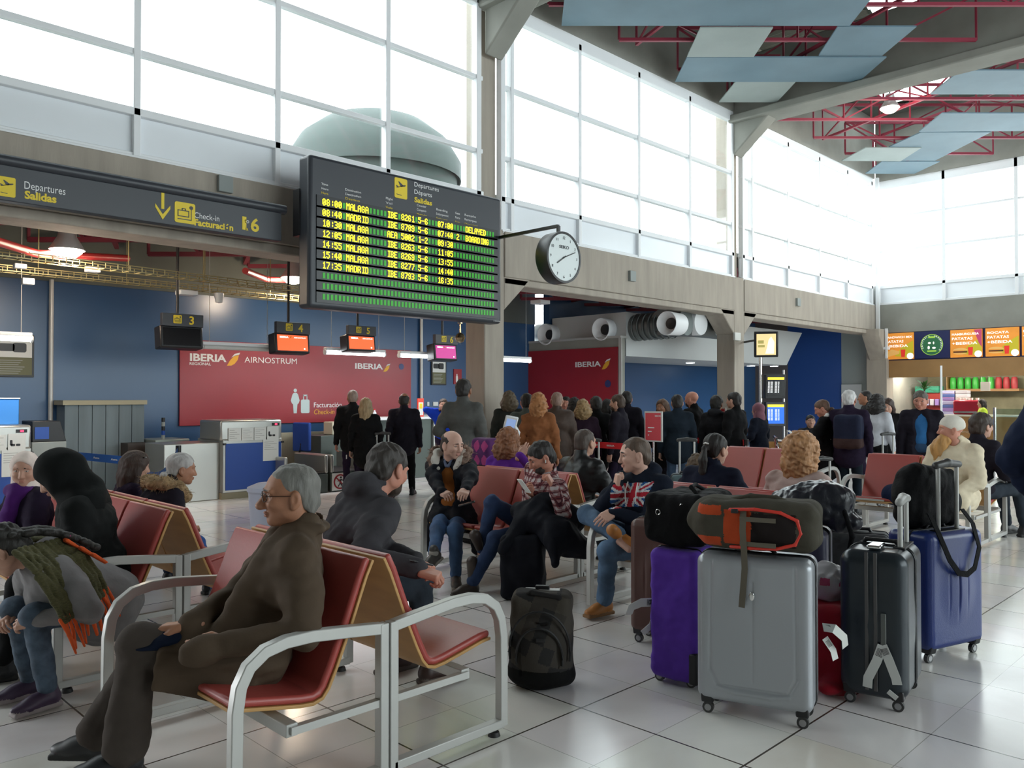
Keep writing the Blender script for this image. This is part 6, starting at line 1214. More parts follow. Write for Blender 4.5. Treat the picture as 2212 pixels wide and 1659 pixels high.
# ---------------- luggage in the foreground ----------------
def wheel(par, p, s, r=.028, hm=M_BLACK):
    x, y, z = p; w_ = MB().cyl((x-.012,y-.03*s if 0 else y,r),(x+.012,y,r),r,n=20).build('wheel', mat('wheel_grey',(.05,.05,.05),.4), par)
    b = MB(); b.prism([(-.045,.0),(.045,.0),(.03,-.055),(-.03,-.055)], (x,y-.03,r*2+.055), EX, EZ, (0,.06,0)); b.build('wheel_housing', hm, par, bevel=.008)
    b = MB(); b.cyl((x-.015,y,r),(x-.0121,y,r),r*.6,n=16).cyl((x+.0121,y,r),(x+.015,y,r),r*.6,n=16); b.build('wheel_hub', mat('hub_grey',(.35,.35,.36),.35,metal=.6), w_)
def case(x, y, rz, w, t, h, label, m, ribs=0, handle=0, zr=None, name='suitcase', style='hard', rise=.075, topm=None, rad=.045, hp=None, gm=None, hx0=None):
    """upright case: width w along local y, thickness t along local x, face towards -x"""
    e = empty(name, (x,y,0), math.radians(rz), label, 'suitcase'); z0 = rise; zm = (z0+h)/2
    q = SDF(.0055); q.box((0,0,zm),(t/2-rad,w/2-rad,(h-z0)/2-rad),rad,None,.01)
    style != 'panel' and q.ell((0,0,zm),(t/2+.012,w*.46,(h-z0)*.46),None,.04)
    for k in range(ribs): yy = -w/2+w*(k+1)/(ribs+1); [q.cone((s*(t/2+.012),yy,z0+.09),(s*(t/2+.012),yy,h-.09),.007,.007,.006,0,'s') for s in (-1,1)]
    if style == 'panel':
        for s in (-1,1):
            X_ = s*(t/2+.0005); q.chain([(X_,-w*.36,h-.03),(X_,-w*.37,z0+.16),(X_,-w*.30,z0+.085),(X_,w*.30,z0+.085),(X_,w*.37,z0+.16),(X_,w*.36,h-.03)],.0065,.006,0,'s')
            q.cone((X_,0,z0+.12),(X_,0,h-.12),.004,.004,.004,0,'s'); q.chain([(X_-s*.006,-w*.30,z0+.075),(X_-s*.003,-w*.15,z0+.062),(X_-s*.003,w*.15,z0+.062),(X_-s*.006,w*.30,z0+.075)],.011,.008)
    if style == 'soft': q.wrinkle(.004,22,4).wrinkle(.0015,70,5)
    sdf_obj('shell', q, m, e); zm_ = zr or M_BLACK; b = MB(); pr = rrect(-w/2-.002,z0-.002,w/2+.002,h+.002,rad+.002,6)
    for xx in ((-.012,.012) if style != 'soft' else (-t*.28,t*.28)): b.tube([(xx,a,c) for a, c in pr], .005, 6, closed=True, up=(1,0,0))
    b.build('zip', zm_, e)
    sdf_obj('carry_handle', SDF(.005).chain([(0,-.09,h+.002),(0,-.075,h+.026),(0,.075,h+.026),(0,.09,h+.002)],.011,.008), topm or M_BLACK, e)
    for sx in (-1,1):
        for sy in (-1,1): wheel(e, (sx*(t/2-.05), sy*(w/2-.05), 0), sy)
    if handle:
        hd = V3(0,1,0) if hp is None else V3(1,0,0); h0 = V3(t*.30 if hx0 is None else hx0,0,0) if hp is None else V3(*hp)
        for s in (-1,1): a_ = h0+hd*s*.09; MB().cyl(Vector(a_+V3(0,0,h-.01)),Vector(a_+V3(0,0,h+handle)),.013,n=12).build('handle_tube', M_ALU, e)
        sdf_obj('handle_grip', SDF(.006).chain([h0-hd*.11+V3(0,0,h+handle),h0+V3(0,0,h+handle+.012),h0+hd*.11+V3(0,0,h+handle)],[.022,.026,.022],.01), gm or mat('grip_grey',(.05,.05,.05),.45), e)
        MB().box(Vector(h0)+Vector((0,0,h)), (.06,.26,.012) if hp is None else (.26,.06,.012)).build('handle_base', M_BLACK, e, bevel=.003)
    return e
M_SILV = mat('silver_shell', (.38,.40,.43), .34, metal=.35, bump=.05, bscale=120); M_PURP = cloth('purple_nylon', (.12,.045,.42), .55, .15); M_BRN = mat('brown_shell', (.10,.045,.035), .4); M_CHARS = mat('charcoal_shell', (.022,.030,.038), .30, metal=.2); M_BLUES = mat('blue_shell', (.018,.040,.20), .32, bump=.1, bscale=150)
a, b_ = atz(1525,1540,0), atz(1737,1577,0); mid = (a+b_)/2; dv = (b_-a).normalized(); nv = Vector((-dv.y,dv.x,0)); nv = nv if nv.dot(mid) > 0 else -nv
ang = math.degrees(math.atan2(nv.y,nv.x)); L = (b_-a).length
c = mid+nv*.11; SV = case(c.x, c.y, ang, L+.085, .28, .805, 'big silver hard suitcase at the front, carrying the orange and grey rucksack', M_SILV, style='panel')
sdf_obj('badge', SDF(.003).ell((-.153,.0,.62),(.004,.014,.022),None), M_CHROME, SV)
PUR = case(4.04, 2.60, 8, .29, .46, .745, 'purple soft suitcase under the black holdall', M_PURP, style='soft', rise=.03)
MB().bx((-.235,-.15,.03),(-.17,-.10,.20)).build('corner_guard', M_BLACK, PUR, bevel=.01)
BRN = case(4.46, 3.05, 12, .40, .26, .80, 'brown hard suitcase partly hidden behind the purple one', M_BRN, ribs=6)
CHA = case(4.50, 1.70, 10, .33, .50, .80, 'charcoal hard suitcase with a white baggage tag on its side', M_CHARS, ribs=0, handle=.24, rise=.05, rad=.07, hp=(.06,-.10,0), gm=mat('grip_pale',(.35,.35,.34),.4))
b = MB(); b.bx((-.266,-.03,.10),(-.262,-.012,.80)).bx((-.266,.012,.10),(-.262,.03,.80)); b.build('zip_band', mat('zip_grey',(.09,.085,.085),.5), CHA, bevel=.002)
MB().bx((-.272,-.012-.06,.33),(-.264,.014-.06,.50)).build('side_handle', mat('handle_grey',(.13,.14,.13),.5), CHA, bevel=.004)
MB().bx((-.20,-.035,.806),(-.06,.035,.826)).build('lock_plate', M_CHROME, CHA, bevel=.008)
a, b_ = atz(2003,1432,0), atz(2103,1408,0); mid = (a+b_)/2; dv = (b_-a).normalized(); nv = Vector((-dv.y,dv.x,0)); nv = nv if nv.dot(mid) > 0 else -nv; c = mid+nv*.10
BLU = case(c.x, c.y, math.degrees(math.atan2(nv.y,nv.x)), (b_-a).length+.08, .30, .775, 'bright blue hard suitcase with a raised handle at the right', M_BLUES, ribs=5, handle=.40, hx0=-.085)
def atag(par, pts, w, label='MAD', seed=0, u=(0,0,1)):
    b = MB(); b.sweep([Vector(p) for p in pts], [(-w/2,-.0008),(w/2,-.0008),(w/2,.0008),(-w/2,.0008)], up=Vector(u)); t_ = b.build('baggage_tag', M_PAPER, par)
    p0, p1 = Vector(pts[0]), Vector(pts[1]); d = (p1-p0).normalized(); x, y, z = basis(p1-p0, u); bb = MB()
    for k in range(7): c_ = p0+(p1-p0)*(.25+.07*k)+y*.0014; bb.bar(c_-x*w*.36, c_+x*w*.36, (p1-p0).length*.03, .0006, up=tuple(y))
    bb.build('barcode', M_BLACK, t_)
atag(CHA, [(-.274,-.055,.34),(-.285,-.03,.26),(-.29,.01,.17),(-.285,.015,.12)], .045, u=(-1,0,0)); atag(CHA, [(-.274,-.055,.34),(-.285,-.085,.28),(-.288,-.12,.19),(-.285,-.125,.16)], .045, u=(-1,0,0)); MB().box((-.268,-.10,.10),(.003,.05,.025),0,Matrix.Rotation(.6,3,'X')).build('sticker', M_PAPER, CHA)
def tagobj(pts, w, u, lb, s=None):
    e = empty('baggage_tag', pts[0], 0, lb, 'baggage tag', 'white baggage tags'); P = [Vector(p)-Vector(pts[0]) for p in pts]; atag(e, P, w, u=u)
    if s: d = (P[1]-P[0]).normalized(); x, y, z = basis(P[1]-P[0], u); text('lettering', s, .022, M_BLACK, e, P[0]+(P[1]-P[0])*.05+y*.002-x*.012, d, -x if 0 else x)
tagobj([atd(1424,1300,4.63),atd(1385,1302,4.60),atd(1364,1312,4.58),atd(1358,1328,4.60)],.048,-nv,'white baggage tag sticking out left of the purple suitcase','MAD')
tagobj([atd(1420,1310,4.63),atd(1408,1350,4.60),atd(1388,1368,4.60)],.04,-nv,'folded white baggage tag hanging below the other one at the purple suitcase')
tagobj([atd(1778,1355,4.12),atd(1802,1358,4.08),atd(1824,1378,4.08),atd(1826,1398,4.1)],.045,-nv,'white baggage tag between the silver suitcase and the charcoal one'); tagobj([atd(1782,1378,4.12),atd(1800,1405,4.1),atd(1805,1425,4.1)],.04,-nv,'lower white baggage tag hanging over the red bag')
# red bag and carrier bag between the suitcases
cR = atz(1800,1520,0); q = SDF(.008).box((cR.x+.28,cR.y+.12,.22),(.10,.08,.18),.05,None,.03).ell((cR.x+.16,cR.y+.06,.05),(.14,.08,.04),None,.04); q.wrinkle(.008,30,3); tag(sdf_obj('red_bag', q, cloth('red_nylon',(.30,.008,.02),.6)), 'crumpled red bag squeezed between the silver and charcoal suitcases', 'bag')
q = SDF(.008).ell((cR.x+.40,cR.y+.20,.52),(.13,.11,.13),None,.03); q.wrinkle(.010,34,9).wrinkle(.004,90,3); o = tag(sdf_obj('carrier_bag', q, [mat('thin_plastic',(.62,.62,.66),.35),mat('plastic_pink',(.6,.08,.20),.4)], paint=lambda c_, m: np.where((np.abs(c_[:,2]-.56) < .02)&(np.sin(c_[:,1]*70) > 0),1,m)), 'thin white plastic carrier bag with pink lettering on top of the red bag', 'bag')
# rucksack lying on the silver case
e = empty('rucksack', SV.location+Vector((0,0,.835)), SV.rotation_euler[2], 'grey and orange rucksack lying across the silver suitcase', 'rucksack')
M_RG, M_OR, M_DK, M_RS = cloth('ruck_grey',(.060,.055,.042)), cloth('ruck_orange',(.42,.060,.018)), cloth('ruck_dark',(.018,.014,.014)), mat('red_piping',(.62,.035,.02),.5)
def rp(c_, m):
    y, z = -c_[:,1], c_[:,2]; fr = c_[:,0] < .06; o_ = np.zeros(len(c_),int)
    o_ = np.where(fr&(y > .0)&(y < .21)&(np.abs(z-.115) < .08), 2, o_); o_ = np.where(fr&(y > -.13)&(y < .0)&(z > .035)&(z < .205), 1, o_); a_ = np.abs(z-.12); o_ = np.where(fr&(y < -.145)&(y > -.27)&(a_ > .050-.1*(y+.145)*.5)&(a_ < .10), 1, o_); return o_
q = SDF(.005); q.box((0,-.02,.125),(.10,.22,.055),.065,None,.03).ell((.0,.20,.12),(.135,.16,.115),None,.06).ell((-.03,-.11,.15),(.14,.17,.09),None,.06).ell((-.10,.09,.12),(.07,.09,.075),None,.03); q.wrinkle(.005,26,8).wrinkle(.002,70,2)
sdf_obj('body', q, [M_RG,M_OR,M_DK], e, paint=rp)
q = SDF(.005); q.chain([(-.168,.10,.205),(-.185,-.02,.215),(-.18,-.14,.205),(-.165,-.215,.17),(-.16,-.23,.11),(-.165,-.205,.055),(-.178,-.12,.03),(-.178,.0,.025),(-.15,.10,.02)],.0085,.005); sdf_obj('red_piping', q, M_RS, e)
for zz in (.165,.045): b = MB(); b.sweep([(-.183,.05,zz),(-.190,-.03,zz),(-.186,-.12,zz)], [(-.002,-.011),(.002,-.011),(.002,.011),(-.002,.011)]); b.build('side_strap', mat('strap_olive',(.11,.095,.07),.8), e)
b = MB(); b.sweep([(-.10,.035,.245),(-.17,.035,.20),(-.20,.033,.11),(-.185,.03,.02),(-.165,.03,-.08),(-.168,.045,-.27)], [(-.015,-.0015),(.015,-.0015),(.015,.0015),(-.015,.0015)], up=(-1,0,0)); b.build('hanging_strap', mat('strap_olive',(0,0,0)), e)
sdf_obj('top_strap', SDF(.006).chain([(-.04,.12,.235),(-.05,.02,.262),(-.05,-.10,.258),(-.03,-.19,.225),(-.02,-.25,.16)],.014,.01), M_RG, e)
MB().box((-.175,.075,.20),(.02,.035,.022)).build('buckle', M_BLACK, e, bevel=.004)
# black holdall on the purple case
e = empty('holdall', (4.04,2.62,.772), math.radians(8), 'black holdall with metal rings on top of the purple suitcase', 'bag'); q = SDF(.0075).box((-.0,-.02,.14),(.18,.13,.09),.05,None,.03).ell((-.14,0,.12),(.09,.13,.11),None,.05); q.wrinkle(.006,28,4).wrinkle(.002,80,3); M_BN = mat('black_nylon',(.006,.006,.007),.75,bump=.3,bscale=60,spec=.12); sdf_obj('body', q, M_BN, e)
for p_ in ((-.235,.06,.18),(-.225,-.08,.22)): b = MB(); b.tube([Vector(p_)+Vector((0,.014*math.cos(t),.014*math.sin(t))) for t in [2*PI*j/16 for j in range(16)]], .003, 6, closed=True); b.build('metal_ring', M_CHROME, e)
sdf_obj('handle', SDF(.006).chain([(-.08,-.10,.28),(-.06,-.06,.31),(.04,-.04,.315),(.12,-.06,.28)],.012,.01), M_BN, e)
# shiny dark bag on a ribbed blue-grey case, and a soft black case behind
GC = case(4.78,2.32,14,.40,.27,.80,'ribbed blue-grey suitcase behind the rucksack',mat('bluegrey_shell',(.045,.045,.085),.4),ribs=7)
e = empty('dark_bag', (4.85,2.26,.83), math.radians(20), 'shiny dark quilted bag on the ribbed blue-grey suitcase', 'bag'); q = SDF(.008).ell((0,0,.10),(.18,.25,.12),None,.05).ell((-.02,-.10,.16),(.14,.16,.09),None,.05).ell((-.05,-.2,.02),(.1,.1,.07),None,.05); q.wrinkle(.007,36,3).wrinkle(.003,90,1); sdf_obj('body', q, mat('shiny_black',(.014,.015,.022),.28,bump=.3,bscale=40), e); sdf_obj('strap', SDF(.006).chain([(-.12,-.20,.1),(-.16,-.25,-.05),(-.1,-.22,-.2)],.015,.01), M_BN, e)
case(6.05,2.45,20,.42,.26,.60,'soft black trolley case in front of the right bench',mat('soft_black',(.03,.032,.035),.75,bump=.2,bscale=60),style='soft',rise=.04)
# black bag hanging on the blue case's handle
e = empty('black_bag', BLU.location+Vector((0,0,.79)), BLU.rotation_euler[2], 'black shoulder bag standing on the blue suitcase against its handle', 'bag'); q = SDF(.0075).box((.06,.0,.17),(.03,.16,.12),.06,None,.03).ell((.06,.06,.25),(.09,.19,.13),None,.05).ell((.05,-.19,.14),(.07,.10,.13),None,.05).ell((.05,.2,.13),(.07,.09,.14),None,.05); q.wrinkle(.007,26,5).wrinkle(.003,70,3); sdf_obj('body', q, M_BN, e)
b = MB(); b.sweep([(-.08,.17,.1),(-.15,.17,-.03),(-.185,.13,-.17),(-.19,.05,-.255),(-.19,-.03,-.27),(-.185,-.11,-.24),(-.18,-.165,-.12),(-.13,-.18,.02),(-.06,-.18,.10)], [(-.019,-.0025),(.019,-.0025),(.019,.0025),(-.019,.0025)], up=(-1,0,0)); b.build('hanging_strap', M_BN, e)
# wheeled grey backpack
p = atz(1172,1500,0); e = empty('wheeled_backpack', (p.x+.10,p.y+.10,0), math.radians(38), 'grey patchwork wheeled backpack standing alone beside the foreground bench', 'backpack')
M_BG = [mat('pack_grey%d'%k, c_, .85, bump=.25, bscale=50, spec=.15) for k, c_ in enumerate(((.050,.044,.038),(.026,.025,.025),(.072,.063,.052),(.006,.006,.006)))]
def pk(c_, m):
    u = np.floor(c_[:,1]*14+c_[:,2]*5); v = np.floor(c_[:,2]*11-c_[:,1]*4); h = np.abs(np.sin(u*12.98+v*78.2)*43758.5)%1; r = np.where(h < .4, 0, np.where(h < .7, 1, 2)); return np.where(c_[:,2] < .11-c_[:,0]*.1, 3, r)
q = SDF(.006); q.box((.03,0,.27),(.05,.115,.19),.055,None,.03).ell((-.07,0,.22),(.10,.165,.20),None,.05).ell((-.10,0,.20),(.09,.13,.15),None,.03).ell((-.02,0,.07),(.15,.18,.065),None,.05); q.chain([(-.145,-.10,.10),(-.155,-.105,.30),(-.13,-.06,.385),(-.12,0,.36),(-.13,.06,.385),(-.155,.105,.30),(-.145,.10,.10)],.006,.006,0,'s'); q.wrinkle(.004,32,8); q.cut((0,0,-1),-.012,.01); sdf_obj('body', q, M_BG, e, paint=pk)
for r_, z_ in ((.165,.44),(.125,.36)):
    b = MB(); b.tube([(-.115-.03*(1-abs(t_)) - (.03 if r_ < .15 else 0), r_*math.sin(t_*1.75), .10+(z_-.10)*math.cos(t_*1.35)) for t_ in [(-1+k/10) for k in range(21)]], .0065, 6); b.build('zip', M_RUBBER, e)
sdf_obj('carry_handle', SDF(.005).chain([(-.02,-.13,.42),(-.06,-.10,.50),(-.05,.05,.52),(-.01,.10,.49)],.014,.01), M_BG[1], e)
b = MB(); b.bx((.035,-.10,.50),(.095,.10,.515)); b.build('handle_tray', M_ALU, e, bevel=.004); MB().bx((.05,-.04,.515),(.08,.04,.535)).build('grip', M_BLACK, e, bevel=.005)
MB().box((-.185,-.01,.30),(.006,.05,.022)).build('name_patch', M_BLACK, e, bevel=.002); sdf_obj('white_paper', SDF(.005).ell((-.07,.168,.27),(.045,.012,.05),None), M_PAPER, e)
for s in (-1,1): MB().cyl((.06,s*.12-.012,.035),(.06,s*.12+.012,.035),.035,n=18).build('wheel', M_RUBBER, e)
# ---------------- standing people ----------------
def stand(px, top, d, rel, label, hair, top_, legs=None, skin='light', det=0, H=None, **k):
    t = (px-1106)/F; l = t*d; a = 45-math.degrees(math.atan(t)); H = H or CH+(HY-top)/F*d; X, Y = (d+l)/math.sqrt(2), (d-l)/math.sqrt(2)
    return person(X, Y, a+rel, label, S=H/1.76, pose='stand', hair=hair, top=top_, legs=legs or dict(c=(.015,.017,.022)), skin=skin, det=det, **k)
BK, BR, GY, WH = (.014,.011,.010), (.06,.035,.022), (.25,.24,.23), (.62,.61,.60)
JK = lambda c, **k: dict(dict(c=tuple(v*(.75 if max(c) < .06 else 1) for v in c),g=1.06,len=.12), **k)
S1 = stand(762,838,13.4,4,'bald man in a black jacket standing at the counter with the blonde woman',[('crop',(.30,.22,.18))],JK((.012,.012,.014)),skin='ruddy',bulk=1.08)
S2 = stand(790,857,12.7,-8,'blonde woman in a black coat standing at the check-in counter',[('long',(.34,.24,.13))],JK((.010,.010,.011),len=.25),det=1)
MB().box((.02,.33,.72),(.09,.004,.07)).build('white_paper', M_PAPER, S2['e'])
S3 = stand(873,845,13.2,-6,'man in dark clothes standing alone at the check-in counter, feet visible',[('ring',(.02,.016,.014))],JK((.014,.017,.024),r=.5),legs=dict(c=(.008,.008,.010),w=1.1),skin='tan',ank=[(0,.14,.09),(0,-.14,.09)],bulk=1.08,det=1)
S4 = stand(1000,813,10.0,-14,'tall dark-haired man in a grey jacket standing left of the first column',[('short',BK)],JK((.085,.085,.080),r=.6),legs=dict(c=(.018,.018,.02)),skin='tan',det=1,bulk=.95,wr=[(.14,.14,.98),(.04,-.20,.84)])
S5 = stand(958,858,15.0,180,'person in a bright blue top behind the counter, hand raised to the ear',[('short',BR)],dict(c=(.01,.05,.50),k='top'),wr=[(.12,.20,.95),(.06,-.13,1.50)],pole=[(-.5,.7,-.5),(.1,-.9,-.6)])
Q = [(1100,842,12.6,0,'woman with curly brown hair in the queue, right beside the first column',[('curly',(.10,.07,.04))],JK((.04,.045,.04))),
 (1138,845,11.2,5,'short-haired person in a grey-green jacket in the queue by the tablet stand',[('short',BK)],JK((.10,.125,.12))),
 (1163,845,10.9,-10,'woman with orange curly hair and a rust brown fur coat in the queue',[('wavy',(.36,.15,.05))],JK((.24,.09,.035),len=.35,wr=.012)),
 (1203,842,11.5,0,'man with a shaved head in a brown leather jacket in the queue',[('crop',(.28,.18,.14))],JK((.075,.052,.042),r=.5,g=1.12)),
 (1223,853,13.4,170,'dark-haired person in the queue facing this way, behind the shaved man',[('short',BK)],JK((.03,.03,.035))),
 (1241,856,12.7,0,'person with wavy black hair in the queue next to the curly blonde woman',[('wavy',BK)],JK((.05,.055,.065))),
 (1259,860,11.8,-5,'woman with curly blonde hair and a dark plum coat in the queue',[('curly',(.30,.19,.085))],JK((.035,.018,.032),len=.3)),
 (1288,853,12.3,10,'person with thick dark hair in a black coat in the middle of the queue',[('thick',BK)],JK((.010,.010,.011),len=.3)),
 (1311,860,13.4,-20,'dark-haired person in a grey top deep in the queue',[('long',BK)],JK((.09,.09,.09))),
 (1337,848,11.8,70,'bearded man in a black jacket behind the tall red notice, looking left',[('short',BR),('beard',(.08,.05,.03))],JK((.016,.017,.018),g=1.1)),
 (1354,841,13.2,5,'tall short-haired man in black behind the bearded queuing man',[('short',BK)],JK((.018,.018,.02))),
 (1432,860,12.5,150,'woman with long brown hair in a black coat looking this way from the queue',[('long',(.11,.055,.03))],JK((.010,.010,.011),len=.35)),
 (1463,848,11.9,5,'man in a navy jacket with his back to us, beside the long-haired woman',[('short',BK)],JK((.018,.028,.042),g=1.12)),
 (1497,841,12.6,60,'bald man in black holding his hand to his head in the queue',[('beard',(.05,.03,.025))],JK((.012,.012,.013))),
 (1547,851,12.2,-20,'person with a dark hood in the queue behind the short red belt',[('thick',BK)],JK((.03,.034,.04),hood=1)),
 (1588,843,12.0,60,'dark-haired man in a black jacket in front of the second column',[('short',BK)],JK((.010,.010,.011),g=1.1))]
for i, (px, tp, d, rel, lb, hr, jk) in enumerate(Q):
    lg = [dict(c=(.02,.02,.024)),dict(c=(.03,.05,.09)),dict(c=(.11,.10,.045))][i%3]; kw = {}
    if px == 1497: kw = dict(wr=[(.06,.27,.80),(.11,-.09,1.60)], pole=[(-.5,.7,-.5),(.6,-.9,-.2)])
    if px == 1432: lg = dict(c=(.012,.012,.014))
    if px == 1463: lg = dict(c=(.06,.10,.17))
    stand(px,tp,d,rel,lb,hr,jk,lg,skin=['light','ruddy','tan'][i%3],**kw)
S6 = stand(1640,868,13.0,60,'person in a flowered headscarf and navy coat holding something red',[('scarf',(.25,.11,.14))],JK((.012,.015,.028),len=.5),wr=[(.20,.14,1.05),(.22,-.12,1.05)])
tag(MB().cyl((S6['e'].location.x-.12,S6['e'].location.y+.25,1.02),(S6['e'].location.x-.12,S6['e'].location.y+.25,1.12),.11,.09,n=18).build('red_hat', M_LRED), 'red hat held by the person in the flowered headscarf', 'hat')
# right-hand group
R1 = stand(1783,858,11.2,82,'woman in a black coat with a white collar reading a paper beside a trolley',[('bun',(.13,.07,.045))],JK((.012,.013,.013),len=.30,g=1.08,col=0,under=(.6,.58,.55)),det=1,skin='ruddy',head=(6,22,0),wr=[(.34,.10,1.18),(.36,-.08,1.15)])
c = R1['nb']; sdf_obj('white_collar', SDF(.008).chain([c+V3(-.04,.07,.05),c+V3(-.06,0,.06),c+V3(-.04,-.07,.05)],.03,.02).chain([c+V3(-.03,.07,.045),c+V3(.10,.06,-.10)],[.03,.015],.02).chain([c+V3(-.03,-.07,.045),c+V3(.10,-.06,-.10)],[.03,.015],.02), M_PAPER, R1['e'])
MB().box((.50,0,1.20),(.12,.2,.004),0,Matrix.Rotation(-.7,3,'Y')).build('paper', M_PAPER, R1['e'])
R2 = stand(1833,838,11.0,-14,'white-haired man in a navy jacket with a rucksack, standing with his back to us',[('short',WH)],JK((.014,.020,.034),g=1.12),legs=dict(c=(.018,.024,.038),w=1.05),det=1,skin='ruddy',bulk=1.08)
o = sdf_obj('rucksack', SDF(.009).box((-.22,-.05,1.16),(.07,.12,.17),.06,None,.03).ell((-.27,-.07,1.02),(.08,.13,.10),None,.04).wrinkle(.005,30,3), [cloth('ruck_navy',(.018,.022,.045)),cloth('ruck_brown',(.055,.032,.03))], None, paint=lambda c_, m: np.where(c_[:,2] < 1.07,1,0)); o.matrix_world = Matrix.Translation(R2['e'].location)@Matrix.Rotation(R2['e'].rotation_euler[2],4,'Z')@Matrix.Scale(R2['S'],4); tag(o, 'navy and brown rucksack on the back of the white-haired man', 'rucksack')
R3 = stand(1872,840,14.2,90,'man with receding dark hair standing behind the woman in the white top',[('receding',BK)],JK((.05,.05,.05)),skin='tan')
R4 = stand(1893,850,12.6,-30,'woman with long curly dark hair and a white top, back to us',[('curly',BK)],dict(c=(.55,.56,.60),g=1.05),dict(c=(.010,.010,.012)),hx=.01)
R5 = stand(1918,857,13.0,170,'young woman with long dark hair in black looking down at her hands',[('long',(.045,.025,.018))],JK((.014,.013,.014)),wr=[(.22,.06,1.1),(.22,-.06,1.1)],head=(0,15,0))
R6 = stand(1990,838,10.8,178,'man in a dark open jacket over a bright blue shirt, standing and facing us',[('short',(.10,.085,.07))],JK((.022,.022,.018),g=1.12,len=.2,open=1,col=0,under=(.03,.14,.34)),legs=dict(c=(.03,.07,.14),w=1.05),skin='ruddy',det=1,bulk=1.1,head=(-10,14,0))
R7 = stand(2122,861,23.3,100,'cafe worker in a yellow high-visibility vest behind the counter',[('long',BK)],dict(c=(.38,.52,.03),slv=0,g=1.1,m=mat('hi_vis',(.42,.60,.03),.6,emit=0)),dict(c=(.02,.02,.02)))
R8 = stand(1750,893,12.6,190,'child with dark hair standing beyond the luggage trolley',[('short',BK)],JK((.03,.03,.04)))
R9 = stand(2350,806,4.45,-10,'tall person in a navy coat at the right edge, only an arm in view',[('short',BK)],dict(m=cloth('navy_coat',(.014,.020,.045)),g=1.22,len=.10,wr=.008,k='coat'),det=1,bulk=1.1,H=1.93,wr=[(.12,.24,.92),(.06,-.27,.8)],pole=[(-.6,.8,-.1),(-.5,-.7,-.5)])
# ---------------- things in the middle distance ----------------
def Pd(px, d, z=0): t = (px-1106)/F; return Vector((d*(1+t)/math.sqrt(2), d*(1-t)/math.sqrt(2), z))
p = Pd(1733,11.3); e = empty('luggage_trolley', p, math.radians(120), 'chrome luggage trolley with a wire basket in front of the reading woman', 'trolley'); b = MB()
for s in (-1,1): b.tube([(-.45,s*.22,.10),(.25,s*.24,.14),(.34,s*.26,.9),(.36,s*.24,1.02)],.014,8); b.tube([(.30,s*.24,.62),(-.1,s*.2,.80)],.01,6)
b.tube([(.36,-.24,1.02),(.38,0,1.03),(.36,.24,1.02)],.016,8); b.tube([(-.45,-.22,.10),(-.45,.22,.10)],.014,8); b.build('frame', M_CHROME, e)
b = MB()
for k in range(9): y_ = -.22+.055*k; b.tube([(.33,y_,.98),(.10,y_,.96),(.12,y_,.76),(.31,y_,.74)],.003,5)
for z_ in (.76,.83,.90,.97): b.tube([(.33,-.23,z_),(.10,-.22,z_-.01),(.10,.22,z_-.01),(.33,.23,z_)],.004,5)
b.build('wire_basket', M_CHROME, e); sdf_obj('clear_bag_handle', SDF(.006).chain([(.2,-.1,.97),(.2,-.07,1.12),(.2,.05,1.12),(.2,.08,.97)],.006,.003), M_ALU, e)
for x_, y_ in ((-.42,.2),(-.42,-.2),(.25,.23),(.25,-.23)): MB().cyl((x_,y_-.015,.05),(x_,y_+.015,.05),.05,n=16).build('wheel', M_RUBBER, e)
for k, (px, d, lb) in enumerate(((1670,13.5,'light wooden cafe chair below the blue flight screen'),(1712,13.0,'light wooden cafe chair behind the blonde woman\'s head'))):
    e = empty('cafe_chair', Pd(px,d), math.radians(20+60*k), lb, 'chair', 'wooden cafe chairs'); mo = mat('honey_wood',(.50,.27,.09),.45)
    b = MB(); b.sweep([(.22*math.cos(a_)-.0,.24*math.sin(a_),.68) for a_ in [(-1.2+2.4*j/10) for j in range(11)]], [(-.008,-.15),(.008,-.15),(.008,.15),(-.008,.15)]); b.build('backrest', mo, e); MB().cyl((0,0,.44),(0,0,.465),.22,n=24).build('seat', mo, e)
    for a_ in range(4): aa = PI/4+a_*PI/2; MB().bar((.18*math.cos(aa),.18*math.sin(aa),.44),(.22*math.cos(aa),.22*math.sin(aa),0),.02).build('leg', M_CHROME, e)
def plant(p, h, n, L, label, seed, trunk=.02, pot=True, wd=.05, droop=.5):
    e = empty('potted_plant', p, 0, label, 'plant'); rg = random.Random(seed)
    if pot: MB().lathe([(0,0),(.16,0),(.2,.36),(.18,.36),(.17,.32),(0,.32)],(0,0,0),EZ,24).build('pot', mat('pot_dark',(.05,.04,.035),.6), e)
    MB().cyl((0,0,.3),(0,0,h),trunk,n=8).build('stem', mat('bark',(.10,.07,.04),.8), e); b = MB()
    for k in range(n):
        a_ = rg.uniform(0,2*PI); z0 = h*(1 if trunk < .03 else rg.uniform(.45,1)); el_ = rg.uniform(.2,1.3); l_ = L*rg.uniform(.7,1.1); dv = Vector((math.cos(a_),math.sin(a_),0)); sd = Vector((-math.sin(a_),math.cos(a_),0)); pr_ = []
        for j in range(7): u_ = j/6; c_ = Vector((0,0,z0))+dv*l_*u_*math.cos(el_*(1-.3*u_))+EZ*(l_*u_*math.sin(el_)-droop*l_*u_*u_); w_ = wd*math.sin(PI*min(1,.12+.88*u_))*.5+.001; pr_ += [c_-sd*w_, c_+sd*w_]
        b.add(pr_, [(2*j,2*j+1,2*j+3,2*j+2) for j in range(6)])
    b.build('leaves', mat('leaf_%d'%seed,(.06,.16,.035) if seed == 1 else (.03,.10,.025),.4,var=.3,vscale=8), e, recalc=False)
plant(Pd(1997,20.5), 1.75, 26, .55, 'tall plant with strap leaves showing above the man in the blue shirt', 1)
plant(Pd(2042,13.8), 1.05, 90, .50, 'leafy green potted plant left of the skullcap man', 2, trunk=.035)
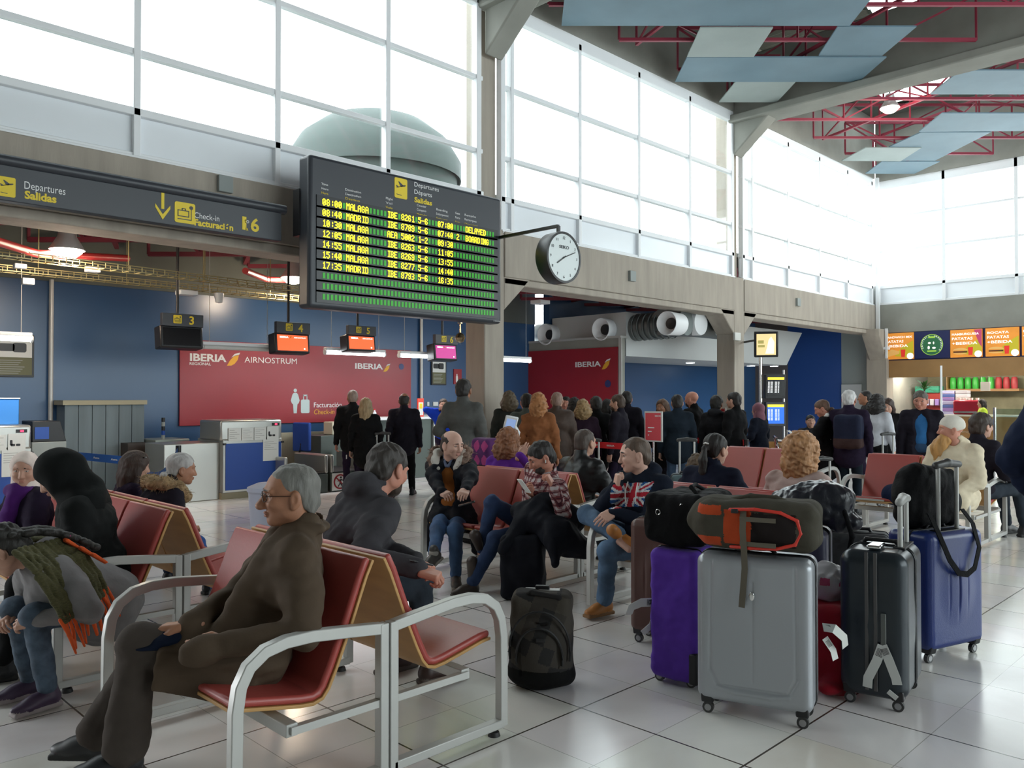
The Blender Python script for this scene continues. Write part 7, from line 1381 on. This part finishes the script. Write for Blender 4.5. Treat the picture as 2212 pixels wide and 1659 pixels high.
MB_ = case(*Pd(1277,10.9).xy,30,.36,.24,.55,'small silver trolley case in the queue, behind the cropped-hair man',M_SILV,ribs=4,handle=.45,rise=.05)
case(*Pd(1786,8.9).xy,60,.42,.26,.60,'dark teal trolley case standing behind the blonde woman',mat('teal_nylon',(.015,.035,.05),.5),style='soft',handle=.30,rise=.04)
case(*Pd(1484,10.2).xy,35,.40,.26,.62,'grey-blue trolley case behind the ponytail woman',mat('grey_teal',(.07,.11,.12),.5),style='soft',handle=.42,rise=.04)
case(*Pd(826,12.6).xy,50,.42,.26,.66,'dark red suitcase standing between the two groups at the counter',mat('wine_nylon',(.14,.015,.015),.5),style='soft',handle=.35,rise=.04)
case(*Pd(1926,11.8).xy,60,.42,.28,.66,'blue suitcase in front of the young woman in black',mat('mid_blue',(.02,.07,.20),.5),style='soft',handle=.38,rise=.04)
e = empty('childs_backpack', Pd(1048,8.9,.0), 0, 'pink and purple patterned child\'s backpack left of the auburn-haired woman', 'backpack'); e.location.z = .86; sdf_obj('body', SDF(.008).box((0,0,.10),(.05,.09,.13),.05,None,.03).wrinkle(.004,30,2), [cloth('pack_pink',(.40,.06,.20)),cloth('pack_purple',(.10,.03,.12))], e, paint=lambda c_, m: np.where(np.sin(c_[:,1]*55)+np.sin(c_[:,2]*40) > .2,0,1))
c_ = Pd(1048,8.9); tag(MB().bx((c_.x-.2,c_.y-.2,0),(c_.x+.2,c_.y+.2,.855)).build('travel_bag', M_BN, bevel=.04), 'dark bag under the pink and purple backpack', 'bag')

q = SDF(.008).ell((9.30,3.32,.52),(.13,.17,.13),None,.04).ell((9.22,3.20,.46),(.12,.16,.07),None,.04); q.wrinkle(.008,30,3); tag(sdf_obj('navy_jacket', q, cloth('navy_heap',(.010,.016,.045))), 'crumpled navy jacket on the red seat beside the bearded man', 'jacket')
tag(MB().box((9.28,3.62,.452),(.24,.34,.018),0,Matrix.Rotation(.15,3,'Z')).build('laptop', M_ALU, bevel=.004), 'thin closed silver laptop lying on the empty seat beside the navy jacket', 'laptop')
